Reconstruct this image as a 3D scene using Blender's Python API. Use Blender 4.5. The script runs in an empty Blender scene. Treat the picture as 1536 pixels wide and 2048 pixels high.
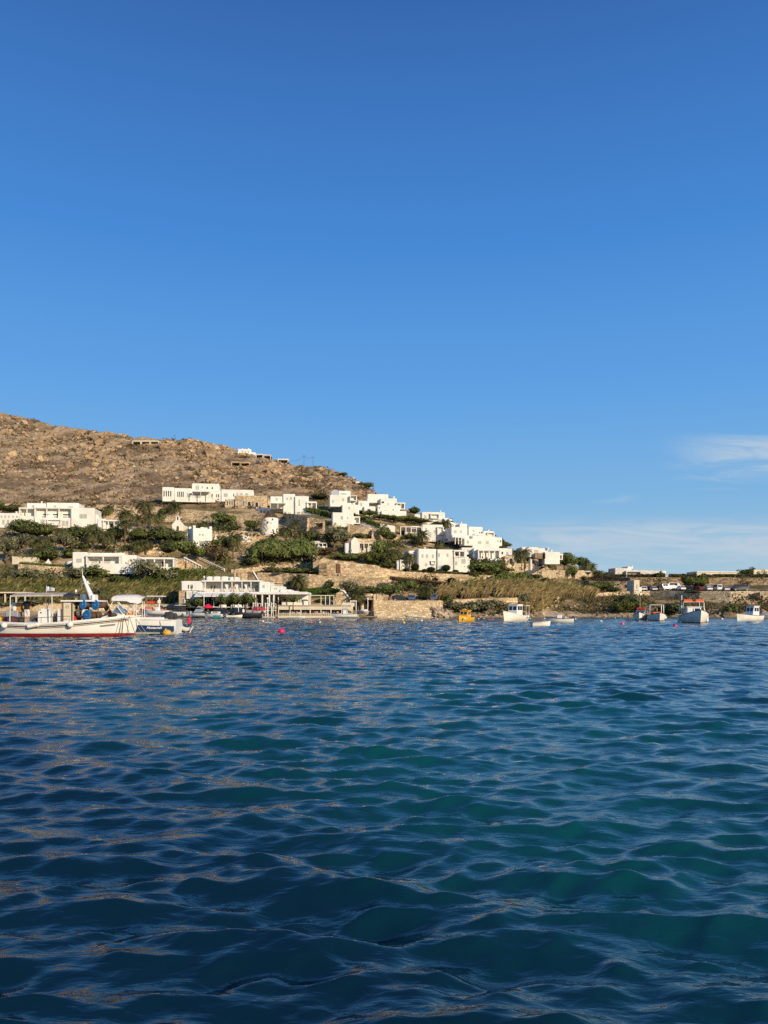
import bpy, bmesh, math, random
import numpy as np
from mathutils import Vector, Matrix, Euler, noise as mnoise
random.seed(7); np.random.seed(7)
C = bpy.context.scene.collection
SC = bpy.context.scene
# camera model: pinhole looking along +Y, F pixels focal length for a 1536x2048 frame
F = 1560.0; HOR = 1222.0; CH = 1.7; CX = 768.0
SUN_AZ = math.radians(140); SUN_EL = math.radians(19)     # azimuth measured from +Y towards +X
R = math.radians
def P(px, py, Y): return Vector(((px-CX)/F*Y, Y, CH+(HOR-py)/F*Y))
def sm(a, b, x):
    t = min(1.0, max(0.0, (x-a)/(b-a))); return t*t*(3-2*t)

# ---------------------------------------------------------------- materials
MATS = {}
def mk(name, col, rough=.7, var=.12, scale=1.5, bump=0.0, metal=0.0, spec=.4, bscale=None, alt=None):
    if name in MATS: return MATS[name]
    m = bpy.data.materials.new(name); m.use_nodes = True
    nt = m.node_tree; N = nt.nodes; L = nt.links
    b = N['Principled BSDF']; b.inputs['Roughness'].default_value = rough; b.inputs['Metallic'].default_value = metal
    b.inputs['Specular IOR Level'].default_value = spec
    g = N.new('ShaderNodeNewGeometry')
    n = N.new('ShaderNodeTexNoise'); n.inputs['Scale'].default_value = scale; n.inputs['Detail'].default_value = 5
    L.new(g.outputs['Position'], n.inputs['Vector'])
    r = N.new('ShaderNodeValToRGB'); L.new(n.outputs['Fac'], r.inputs['Fac'])
    c1 = alt or [c*(1-var*1.6) for c in col]; c2 = [min(1, c*(1+var)) for c in col]
    r.color_ramp.elements[0].position = .32; r.color_ramp.elements[1].position = .68
    r.color_ramp.elements[0].color = (*c1, 1); r.color_ramp.elements[1].color = (*c2, 1)
    L.new(r.outputs['Color'], b.inputs['Base Color'])
    if bump:
        n2 = N.new('ShaderNodeTexNoise'); n2.inputs['Scale'].default_value = bscale or scale*5; n2.inputs['Detail'].default_value = 4
        L.new(g.outputs['Position'], n2.inputs['Vector'])
        bp = N.new('ShaderNodeBump'); bp.inputs['Strength'].default_value = .8; bp.inputs['Distance'].default_value = bump
        L.new(n2.outputs['Fac'], bp.inputs['Height']); L.new(bp.outputs['Normal'], b.inputs['Normal'])
    MATS[name] = m; return m

def mk_stone(name, base, dark, scale=1.1):
    m = bpy.data.materials.new(name); m.use_nodes = True
    nt = m.node_tree; N = nt.nodes; L = nt.links; b = N['Principled BSDF']; b.inputs['Roughness'].default_value = .9
    b.inputs['Specular IOR Level'].default_value = .15
    g = N.new('ShaderNodeNewGeometry'); mp = N.new('ShaderNodeMapping'); mp.inputs['Scale'].default_value = (scale, scale, scale*1.7)
    L.new(g.outputs['Position'], mp.inputs['Vector'])
    v = N.new('ShaderNodeTexVoronoi'); v.inputs['Scale'].default_value = 1; L.new(mp.outputs['Vector'], v.inputs['Vector'])
    e = N.new('ShaderNodeTexVoronoi'); e.feature = 'DISTANCE_TO_EDGE'; e.inputs['Scale'].default_value = 1; L.new(mp.outputs['Vector'], e.inputs['Vector'])
    n = N.new('ShaderNodeTexNoise'); n.inputs['Scale'].default_value = .12; n.inputs['Detail'].default_value = 4; L.new(g.outputs['Position'], n.inputs['Vector'])
    sp = N.new('ShaderNodeSeparateColor'); L.new(v.outputs['Color'], sp.inputs['Color'])
    r = N.new('ShaderNodeValToRGB'); L.new(sp.outputs['Red'], r.inputs['Fac'])
    els = r.color_ramp.elements
    els[0].position = 0; els[0].color = (*dark, 1); els[1].position = 1; els[1].color = (*[min(1, c*1.3) for c in base], 1)
    x = els.new(.45); x.color = (*base, 1)
    mx = N.new('ShaderNodeMix'); mx.data_type = 'RGBA'; mx.blend_type = 'MULTIPLY'; mx.inputs['Factor'].default_value = 1
    r2 = N.new('ShaderNodeValToRGB'); L.new(n.outputs['Fac'], r2.inputs['Fac'])
    r2.color_ramp.elements[0].position = .3; r2.color_ramp.elements[0].color = (.68, .66, .62, 1)
    r2.color_ramp.elements[1].position = .7; r2.color_ramp.elements[1].color = (1.08, 1.04, 1, 1)
    L.new(r.outputs['Color'], mx.inputs['A']); L.new(r2.outputs['Color'], mx.inputs['B'])
    mr = N.new('ShaderNodeMapRange'); mr.inputs['From Max'].default_value = .12; L.new(e.outputs['Distance'], mr.inputs['Value'])
    mr.inputs['To Min'].default_value = .55
    m2 = N.new('ShaderNodeMix'); m2.data_type = 'RGBA'; m2.blend_type = 'MULTIPLY'; m2.inputs['Factor'].default_value = 1
    L.new(mx.outputs['Result'], m2.inputs['A']); L.new(mr.outputs['Result'], m2.inputs['B'])
    L.new(m2.outputs['Result'], b.inputs['Base Color'])
    bp = N.new('ShaderNodeBump'); bp.inputs['Strength'].default_value = .9; bp.inputs['Distance'].default_value = .12
    L.new(mr.outputs['Result'], bp.inputs['Height']); L.new(bp.outputs['Normal'], b.inputs['Normal'])
    MATS[name] = m; return m

def mk_attr(name, rough=.75, trans=0.0, var=.25, scale=2.0, bump=0.0):
    """colour from the mesh's own colour attribute, broken up by noise"""
    m = bpy.data.materials.new(name); m.use_nodes = True
    nt = m.node_tree; N = nt.nodes; L = nt.links; b = N['Principled BSDF']; b.inputs['Roughness'].default_value = rough
    b.inputs['Specular IOR Level'].default_value = .2
    a = N.new('ShaderNodeAttribute'); a.attribute_name = 'Col'
    g = N.new('ShaderNodeNewGeometry'); n = N.new('ShaderNodeTexNoise'); n.inputs['Scale'].default_value = scale; n.inputs['Detail'].default_value = 6
    L.new(g.outputs['Position'], n.inputs['Vector'])
    mr = N.new('ShaderNodeMapRange'); mr.inputs['From Min'].default_value = .3; mr.inputs['From Max'].default_value = .7
    mr.inputs['To Min'].default_value = 1-var*1.5; mr.inputs['To Max'].default_value = 1+var; L.new(n.outputs['Fac'], mr.inputs['Value'])
    mx = N.new('ShaderNodeMix'); mx.data_type = 'RGBA'; mx.blend_type = 'MULTIPLY'; mx.inputs['Factor'].default_value = 1
    L.new(a.outputs['Color'], mx.inputs['A']); L.new(mr.outputs['Result'], mx.inputs['B'])
    L.new(mx.outputs['Result'], b.inputs['Base Color'])
    if trans:
        t = N.new('ShaderNodeBsdfTranslucent'); L.new(mx.outputs['Result'], t.inputs['Color'])
        s = N.new('ShaderNodeMixShader'); s.inputs['Fac'].default_value = trans
        L.new(b.outputs[0], s.inputs[1]); L.new(t.outputs[0], s.inputs[2]); L.new(s.outputs[0], N['Material Output'].inputs['Surface'])
    if bump:
        bp = N.new('ShaderNodeBump'); bp.inputs['Strength'].default_value = 1; bp.inputs['Distance'].default_value = bump
        L.new(n.outputs['Fac'], bp.inputs['Height']); L.new(bp.outputs['Normal'], b.inputs['Normal'])
    MATS[name] = m; return m

WHITE = mk('white_plaster', (.76, .72, .63), .85, .07, .35, bump=.02, bscale=6, spec=.2)
CREAM = mk('cream_plaster', (.66, .57, .42), .85, .08, .5, bump=.02, bscale=6, spec=.2)
GREYW = mk('grey_plaster', (.42, .43, .45), .85, .12, .5, spec=.2)
PALEW = mk('weathered_white', (.60, .56, .49), .85, .12, .6, spec=.2)
STONE = mk_stone('masonry', (.66, .51, .325), (.46, .34, .205))
STONE_D = mk_stone('dark_masonry', (.34, .26, .165), (.17, .13, .085))
STONE_P = mk_stone('pale_masonry', (.68, .55, .37), (.52, .40, .25), 1.4)
GLASS = mk('window_glass', (.025, .03, .04), .12, .2, 1, spec=.6)
DARK = mk('dark_interior', (.03, .026, .022), .9, .3, 2)
SHUT = mk('shutter_paint', (.42, .41, .36), .6, .1, 2)
FRAME = mk('frame_paint', (.62, .60, .55), .6, .08, 2)
WOOD = mk('brown_wood', (.16, .075, .03), .7, .3, 4)
WOOD_P = mk('pale_wood', (.42, .30, .17), .75, .2, 3)
THATCH = mk('thatch', (.075, .048, .03), .95, .35, 4, bump=.1)
TRUNK = mk('bark', (.13, .09, .055), .95, .3, 5, bump=.05)
LEAF = mk_attr('leaf', .6, .32, .3, 1.5)
ROCKM = mk_attr('rock', .95, 0, .28, .9, bump=.25)
METAL = mk('grey_metal', (.35, .36, .37), .4, .1, 3, metal=.7)
RUBBER = mk('black_rubber', (.015, .015, .017), .6, .2, 3)
ASPH = mk('asphalt', (.17, .155, .14), .9, .15, 2)
RED = mk('red_paint', (.55, .03, .03), .45, .12, 2)
ORANGE = mk('orange_canvas', (.75, .14, .03), .7, .12, 2)
GEL = mk('white_gelcoat', (.78, .76, .70), .3, .05, 1.2, spec=.5)
CANVAS = mk('white_canvas', (.72, .70, .65), .8, .07, 1.5)

# ---------------------------------------------------------------- mesh builder
class MB:
    def __init__(s): s.v = []; s.f = []; s.m = []; s.c = None; s.smooth = []
    def add(s, vs, fs, mi=0, sm_=False):
        o = len(s.v); s.v += [tuple(v) for v in vs]
        for f in fs: s.f.append(tuple(i+o for i in f)); s.m.append(mi); s.smooth.append(sm_)
    def box(s, x0, x1, y0, y1, z0, z1, mi=0, bev=0.0, top=None):
        if bev <= 0:
            vs = [(x0,y0,z0),(x1,y0,z0),(x1,y1,z0),(x0,y1,z0),(x0,y0,z1),(x1,y0,z1),(x1,y1,z1),(x0,y1,z1)]
            s.add(vs, [(0,3,2,1),(4,5,6,7),(0,1,5,4),(1,2,6,5),(2,3,7,6),(3,0,4,7)], mi); return
        b = min(bev, abs(x1-x0)*.3, abs(y1-y0)*.3, abs(z1-z0)*.4)
        rings = []
        def ring(ins, z):
            c = b
            xa, xb, ya, yb = x0+ins, x1-ins, y0+ins, y1-ins
            return [(xa+c,ya,z),(xb-c,ya,z),(xb,ya+c,z),(xb,yb-c,z),(xb-c,yb,z),(xa+c,yb,z),(xa,yb-c,z),(xa,ya+c,z)]
        rings = [ring(0, z0), ring(0, z1-b), ring(b*.3, z1-b*.3), ring(b, z1)]
        vs = [p for r in rings for p in r]; fs = [tuple(range(7, -1, -1)), tuple(24+i for i in range(8))]
        for k in range(3):
            for i in range(8): fs.append((k*8+i, k*8+(i+1)%8, k*8+8+(i+1)%8, k*8+8+i))
        s.add(vs, fs, mi)
    def bar(s, p, q, r, n=6, mi=0, r2=None, cap=True, sm_=True):
        p = Vector(p); q = Vector(q); d = q-p
        if d.length < 1e-6: return
        a = d.orthogonal().normalized(); b = d.normalized().cross(a); r2 = r if r2 is None else r2
        vs = [p+(a*math.cos(2*math.pi*i/n)+b*math.sin(2*math.pi*i/n))*r for i in range(n)] + \
             [q+(a*math.cos(2*math.pi*i/n)+b*math.sin(2*math.pi*i/n))*r2 for i in range(n)]
        s.add(vs, [(i,(i+1)%n,n+(i+1)%n,n+i) for i in range(n)], mi, sm_)
        if cap: s.add(vs[:n], [tuple(range(n-1,-1,-1))], mi); s.add(vs[n:], [tuple(range(n))], mi)
    def tube(s, pts, r, n=6, mi=0):
        pts = [Vector(p) for p in pts]
        rr = r if hasattr(r, '__len__') else [r]*len(pts)
        rings = []; up = Vector((0,0,1))
        for i, p in enumerate(pts):
            d = (pts[min(i+1,len(pts)-1)]-pts[max(i-1,0)]).normalized()
            a = d.cross(up) if abs(d.z) < .95 else d.cross(Vector((1,0,0))); a.normalize(); b = d.cross(a)
            rings.append([p+(a*math.cos(2*math.pi*k/n)+b*math.sin(2*math.pi*k/n))*rr[i] for k in range(n)])
        vs = [v for g in rings for v in g]; fs = []
        for i in range(len(pts)-1):
            for k in range(n): fs.append((i*n+k, i*n+(k+1)%n, (i+1)*n+(k+1)%n, (i+1)*n+k))
        fs.append(tuple(range(n-1,-1,-1))); fs.append(tuple((len(pts)-1)*n+k for k in range(n)))
        s.add(vs, fs, mi, True)
    def lathe(s, prof, n=20, cx=0, cy=0, mi=0, sm_=True):
        vs = [(cx+r*math.cos(2*math.pi*i/n), cy+r*math.sin(2*math.pi*i/n), z) for r, z in prof for i in range(n)]
        s.add(vs, [(k*n+i, k*n+(i+1)%n, (k+1)*n+(i+1)%n, (k+1)*n+i) for k in range(len(prof)-1) for i in range(n)], mi, sm_)
    def prism(s, poly, y0, y1, mi=0):
        """poly: list of (x,z), extruded along y"""
        n = len(poly); vs = [(x,y0,z) for x,z in poly]+[(x,y1,z) for x,z in poly]
        s.add(vs, [tuple(range(n)), tuple(range(2*n-1,n-1,-1))]+[(i,n+i,n+(i+1)%n,(i+1)%n) for i in range(n)], mi)
    def ball(s, c, r, nu=10, nv=7, mi=0, sc=(1,1,1)):
        vs = []; fs = []
        for j in range(nv+1):
            t = math.pi*j/nv
            for i in range(nu):
                a = 2*math.pi*i/nu
                vs.append((c[0]+r*sc[0]*math.sin(t)*math.cos(a), c[1]+r*sc[1]*math.sin(t)*math.sin(a), c[2]+r*sc[2]*math.cos(t)))
        for j in range(nv):
            for i in range(nu): fs.append((j*nu+i, (j+1)*nu+i, (j+1)*nu+(i+1)%nu, j*nu+(i+1)%nu))
        s.add(vs, fs, mi, True)
    def mesh(s, name, mats):
        me = bpy.data.meshes.new(name); me.from_pydata(s.v, [], s.f)
        for m in (mats if isinstance(mats, (list, tuple)) else [mats]): me.materials.append(m)
        me.polygons.foreach_set('material_index', s.m); me.polygons.foreach_set('use_smooth', s.smooth)
        bm = bmesh.new(); bm.from_mesh(me); bmesh.ops.recalc_face_normals(bm, faces=bm.faces); bm.to_mesh(me); bm.free()
        me.update(); return me
    def build(s, name, mats, parent=None, loc=None):
        return link(name, s.mesh(name, mats), parent, loc)
def link(name, me, parent=None, loc=None):
    o = bpy.data.objects.new(name, me); C.objects.link(o)
    if parent is not None: o.parent = parent
    if loc is not None: o.location = loc
    return o
def np_mesh(name, V, Fq, col, mat, smooth=False):
    """big meshes from numpy: V (n,3), Fq (m,k) faces, col (n,3) point colours"""
    me = bpy.data.meshes.new(name); n = len(V); m, k = Fq.shape
    me.vertices.add(n); me.vertices.foreach_set('co', V.astype(np.float32).ravel())
    me.loops.add(m*k); me.loops.foreach_set('vertex_index', Fq.astype(np.int32).ravel())
    me.polygons.add(m); me.polygons.foreach_set('loop_start', np.arange(0, m*k, k, dtype=np.int32))
    me.polygons.foreach_set('loop_total', np.full(m, k, np.int32))
    me.polygons.foreach_set('use_smooth', np.full(m, smooth, bool))
    if col is not None:
        a = me.attributes.new('Col', 'FLOAT_COLOR', 'POINT')
        a.data.foreach_set('color', np.concatenate([col, np.ones((n,1))], 1).astype(np.float32).ravel())
    if mat: me.materials.append(mat)
    me.update(); me.validate(); return me
def empty(name, loc, rz=0.0):
    o = bpy.data.objects.new(name, None); C.objects.link(o); o.location = loc; o.rotation_euler = (0,0,rz)
    o.empty_display_size = .5; return o
TAGGED = []
def tag(o, label, cat, group=None, px=None):
    o['label'] = label; o['category'] = cat
    if group: o['group'] = group
    TAGGED.append((o, px if px is not None else 0)); return o
def kids(o): return [c for c in o.children]
def copy_tree(o, parent=None):
    c = o.copy(); C.objects.link(c)
    if parent is not None: c.parent = parent
    for k in list(o.children): copy_tree(k, c)
    return c

# ---------------------------------------------------------------- ground
COLS = [
 (-800, [(1236,190),(1200,203),(1150,222),(1110,240),(1068,268),(1018,330),(980,385),(900,540),(700,800)]),
 (700,  [(1236,190),(1200,203),(1150,222),(1110,240),(1068,268),(1018,330),(980,385),(900,540),(700,800)]),
 (1000, [(1236,190),(1200,205),(1150,230),(1110,262),(1085,300),(1040,360),(900,700)]),
 (1200, [(1234.6,210),(1200,230),(1182,250),(1168,275),(1150,330),(1100,480)]),
 (2600, [(1234.6,210),(1200,230),(1182,250),(1168,275),(1150,330),(1100,480)]),
]
SKY = [(-800,700),(-300,760),(0,826),(60,838),(100,850),(150,858),(225,867),(260,873),(300,877),(350,881),(385,879),(420,888),(450,893),(480,904),(510,914),(560,925),
 (600,935),(640,934),(680,948),(720,963),(745,981),(770,1000),(800,1014),(820,1021),(850,1032),(880,1042),(910,1052),(950,1062),(1000,1088),(1030,1101),(1060,1108),(1100,1117),
 (1150,1131),(1190,1143),(1220,1152),(1250,1154),(2600,1154)]
SKX = [a for a,_ in SKY]; SKV = [b for _,b in SKY]
def skyline(px): return float(np.interp(px, SKX, SKV))
def colY(c, py):
    p = c[1]; return float(np.interp(-py, [-a for a,_ in p], [b for _,b in p]))
def Y0(px, py):
    for a, b in zip(COLS, COLS[1:]):
        if px <= b[0]:
            t = sm(a[0], b[0], px); return colY(a, py)*(1-t)+colY(b, py)*t
    return colY(COLS[-1], py)
# retaining walls: (name, material, top polyline, bottom polyline, label, thickness)
WALLS = []
def wall(top, bot, mat, label, name='retaining_wall', cat='stone wall', carve=True, group=None, rough=.12):
    x0 = max(top[0][0], bot[0][0]); x1 = min(top[-1][0], bot[-1][0])
    WALLS.append(dict(x0=top[0][0], x1=top[-1][0], top=top, bot=bot, mat=mat, label=label, name=name, cat=cat, carve=carve, group=group, rough=rough))
def pl(poly, px): return float(np.interp(px, [a for a,_ in poly], [b for _,b in poly]))
# ---- the stone walls of the terraces, from the water upwards
wall([(748,1222),(812,1222),(885,1224)], [(748,1237),(885,1237)], STONE_P, 'low pale quay step at the water in front of the long beige seawall', 'quay_wall', 'quay', rough=.05)
wall([(744,1201),(830,1201),(884,1201)], [(744,1223),(884,1223)], STONE_P, 'long flat topped beige masonry seawall between beach gate and yellow boat', 'sea_wall', 'stone wall', rough=.04)
wall([(886,1202),(909,1199),(975,1197),(1036,1195)], [(886,1214),(1036,1213)], STONE, 'rubble wall below dry golden reeds behind the yellow boat', 'rubble_wall')
wall([(1095,1197),(1101,1194),(1118,1193)], [(1095,1204),(1118,1203)], STONE_P, 'short broken piece of pale wall on the rocky bank', 'rubble_wall')
wall([(1150,1190),(1180,1187),(1240,1183),(1300,1182),(1536,1182.5),(1900,1183)], [(1150,1194),(1240,1190),(1300,1190),(1400,1200),(1460,1207),(1536,1209),(1900,1209)], STONE_P, 'grey stone roadside wall under the row of parked cars', 'road_wall')
wall([(-60,1204),(13,1204),(70,1208),(200,1209),(355,1209)], [(-60,1221),(355,1221)], STONE_P, 'low beach wall behind the moored fishing boat, below green reeds', 'beach_wall', rough=.05)
wall([(514,1145),(626,1149),(665,1152),(700,1153),(775,1156),(792,1158)], [(514,1164),(564,1166),(618,1176),(680,1176),(792,1181)], STONE, 'lower tier of the great beige wall above the lawn and restaurant')
wall([(626,1110),(660,1119),(700,1125),(758,1132),(762,1136),(810,1143),(880,1147),(953,1150),(992,1151)], [(626,1152),(680,1155),(760,1158),(830,1160),(953,1166),(992,1166)], STONE, 'tall sunlit beige wall below the white corner villa, longest in the middle')
wall([(462,1140),(522,1132),(570,1129),(628,1126)], [(462,1146),(522,1141),(570,1139),(628,1137)], STONE, 'sloping ledge of pale boulders under the bushy green trees', 'rock_ledge', rough=.5)
wall([(1011,1129),(1040,1127),(1066,1127)], [(1011,1140),(1030,1144),(1066,1143)], STONE_P, 'beige wall with small palms beneath the arched annex')
wall([(1064,1148),(1080,1140),(1095,1133),(1097,1140),(1141,1141)], [(1064,1155),(1095,1157),(1141,1157)], STONE_P, 'beige wall with sloping end beside the uphill road')
wall([(1150,1140),(1182,1142)], [(1150,1158),(1182,1158)], STONE_P, 'short beige wall under the easternmost palms')
wall([(1178,1162),(1268,1163)], [(1178,1182),(1268,1182)], STONE_D, 'grey brown stone wall with two dark openings behind the bushes', 'stone_wall')
wall([(1182,1153),(1260,1155),(1536,1156),(1900,1156)], [(1182,1159),(1260,1170),(1536,1170),(1900,1170)], STONE_D, 'long brown dry stone wall running along the flat ridge', 'stone_wall', rough=.08)
wall([(36,1128),(90,1132),(150,1136)], [(36,1146),(150,1148)], STONE, 'garden wall left of the low double terrace house', 'garden_wall')
wall([(24,1113),(75,1115)], [(24,1127),(75,1127)], CREAM, 'small cream garden wall at far left under palms', 'garden_wall', rough=.04)
wall([(230,1097),(322,1102)], [(230,1108),(322,1109)], STONE, 'terrace wall behind the low double terrace house', 'garden_wall')
wall([(281,1089),(364,1092)], [(281,1099),(364,1100)], STONE, 'terrace wall left of the white square tower', 'garden_wall')
wall([(346,1117),(372,1117),(400,1130),(420,1139)], [(346,1137),(420,1140)], STONE, 'stone wall with arch right of the low double terrace house', 'garden_wall')
wall([(423,1061),(470,1061),(514,1064)], [(423,1086),(514,1087)], STONE, 'stone wall with white arches left of the windmill', 'arched_wall')
wall([(-60,1007),(60,1007),(150,1008),(300,1012),(360,1018),(430,1023),(480,1029),(540,1035)], [(-60,1030),(60,1034),(300,1042),(400,1046),(480,1050),(540,1052)], STONE, 'long uppermost beige wall below the bare rocky hill')
wall([(577,1027),(632,1037),(700,1048),(757,1058)], [(577,1052),(617,1064),(700,1070),(757,1080)], STONE, 'long sloping buttressed wall right of the windmill')
wall([(771,1061),(836,1081)], [(771,1075),(836,1092)], STONE, 'short sloping wall under the green hedge near the upper houses')
wall([(512,1014),(560,1018),(640,1025)], [(512,1020),(640,1031)], WHITE, 'low white wall in front of the cubic house above the windmill', 'white_wall', 'wall', rough=.02)
wall([(253,1057),(378,1066)], [(253,1066),(378,1074)], WHITE, 'low white garden wall running toward the chapel', 'white_wall', 'wall', rough=.02)
wall([(720,1040),(790,1052)], [(720,1052),(790,1064)], WHITE, 'white sloping wall right of the small square house', 'white_wall', 'wall', rough=.02)
wall([(350,995),(420,996),(440,1003),(470,1010),(512,1014)], [(350,1002),(440,1009),(512,1018)], STONE_D, 'grey retaining wall beneath the long hillside villa')

def G(px, py, uncarved=False):
    """depth of the ground at picture point (px,py): the base slope plus the steps at the walls"""
    Y = Y0(px, py)
    if uncarved: return Y
    for w in WALLS:
        if not w['carve'] or px < w['x0']-8 or px > w['x1']+8: continue
        f = sm(w['x0']-8, w['x0'], px)*(1-sm(w['x1'], w['x1']+8, px))
        t = pl(w['top'], px); b = pl(w['bot'], px)
        if py > b+.5 or py < t-26: continue
        Yw = Y0(px, b)
        if py >= t: Y = Y+(min(Y, Yw)-Y)*f
    return Y
def gp(px, py, dY=0.0):
    Y = G(px, py)+dY; return P(px, py, Y)

def build_terrain():
    pxs = np.concatenate([np.arange(-800,-40,20), np.arange(-40,1580,4), np.arange(1580,2600,20)])
    NR = 280; rows = []; cols = []
    for px in pxs:
        s = skyline(px); sh = 1234.6 if px > 1150 else (1236 if px < 1000 else 1236-1.4*sm(1000,1150,px))
        pts = []; cc = []
        Ys = Y0(px, sh)
        for (yy, z) in ((Ys-60,-6),(Ys-12,-2.0),(Ys-4,-.7)):
            pts.append(Vector(((px-CX)/F*yy, yy, z))); cc.append((.25,.2,.13))
        for j in range(NR):
            py = sh+(s-sh)*j/(NR-1); Y = G(px, py); p = P(px, py, Y)
            rocky = sm(1012, 985, py)*(1 if px < 560 else sm(770, 740, px)) if px < 800 else 0
            n1 = mnoise.noise(p*.05); n2 = mnoise.noise(p*.16+Vector((5,1,2))); n3 = mnoise.noise(p*.5)
            amp = .25+1.3*rocky
            if j > 2:
                h = amp*(.9*n2+.5*n3+1.0*(1-abs(mnoise.noise(p*.09)))*rocky-.6*rocky)
                p = p+Vector((0,-.55,.85))*h*sm(0, 8, j)
            # ground colours by place
            if rocky > .4:
                q = sm(-.25, .3, n1+.5*n2)
                c = Vector((.24,.16,.085)).lerp(Vector((.47,.335,.19)), q)
                if n3 > .15: c = c*.82
            else:
                q = sm(-.3, .3, n1+.6*n2); c = Vector((.20,.16,.06)).lerp(Vector((.54,.38,.20)), q)
                if px > 1120 and py > 1160:
                    c = Vector((.12,.10,.04)).lerp(Vector((.36,.25,.125)), sm(-.15,.45,n2+.5*n3))
                if 596 < px < 692 and 1173 < py < 1197: c = Vector((.075,.10,.022)).lerp(Vector((.12,.13,.035)), q)
                if py > 1222: c = Vector((.42,.33,.21))
                if 1000 < py < 1018 and px < 560: c = c.lerp(Vector((.22,.14,.07)), .6)
            if j < 7: c = c*(.35+.09*j)
            pts.append(p); cc.append(tuple(c))
        Yt = G(px, s); zt = P(px, s, Yt).z
        for dy, dz in ((14,-1),(60,-9),(200,-40),(420,-90)):
            yy = Yt+dy; pts.append(Vector(((px-CX)/F*yy, yy, max(-6, zt+dz)))); cc.append((.25,.18,.10))
        rows.append(pts); cols.append(cc)
    V = np.array([[tuple(p) for p in r] for r in rows]); nc, nr = V.shape[:2]
    idx = np.arange(nc*nr).reshape(nc, nr)
    Fq = np.stack([idx[:-1,:-1], idx[1:,:-1], idx[1:,1:], idx[:-1,1:]], -1).reshape(-1,4)
    me = np_mesh('hillside', V.reshape(-1,3), Fq, np.array(cols).reshape(-1,3), mk_attr('earth', .95, 0, .3, .7, bump=.3), True)
    o = link('hillside', me); o['kind'] = 'structure'
    # far edge and open water sides: nothing else stands there
build_terrain()

def build_walls():
    for k, w in enumerate(WALLS):
        x0, x1 = w['x0'], w['x1']; n = max(4, int((x1-x0)/3)); mb = MB()
        xs = [x0+(x1-x0)*i/n for i in range(n+1)]
        for x in list(xs):
            pass
        front = []; back = []; org = None; nz = 5
        for i, px in enumerate(xs):
            b = pl(w['bot'], px); t = pl(w['top'], px); Yw = Y0(px, b)-.35
            pb = P(px, b, Yw); pt = P(px, t, Yw); pb.z -= .8
            if org is None: org = pb.copy()
            colf = []
            for j in range(nz+1):
                p = pb.lerp(pt, j/nz)
                p.y += .012*(p.z-pb.z)+w['rough']*.6*mnoise.noise(p*.9)
                if j == nz: p.z += w['rough']*1.6*mnoise.noise(Vector((px*.35, k*3.1, 0)))
                colf.append(p-org)
            front.append(colf)
            q = colf[-1].copy(); q.y += 1.1; back.append((q, Vector((q.x, q.y, (pb-org).z))))
        vs = []; fs = []
        for i in range(n+1): vs += front[i]+[back[i][0], back[i][1]]
        m = nz+3
        for i in range(n):
            for j in range(m): fs.append((i*m+j, (i+1)*m+j, (i+1)*m+(j+1)%m, i*m+(j+1)%m))
        fs.append(tuple(range(m))); fs.append(tuple(n*m+j for j in range(m-1,-1,-1)))
        mb.add(vs, fs)
        o = mb.build(w['name'], w['mat'], None, org); w['obj'] = o
        tag(o, w['label'], w['cat'], w['group'], (x0+x1)/2); o['kind'] = 'thing'
build_walls()

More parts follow.
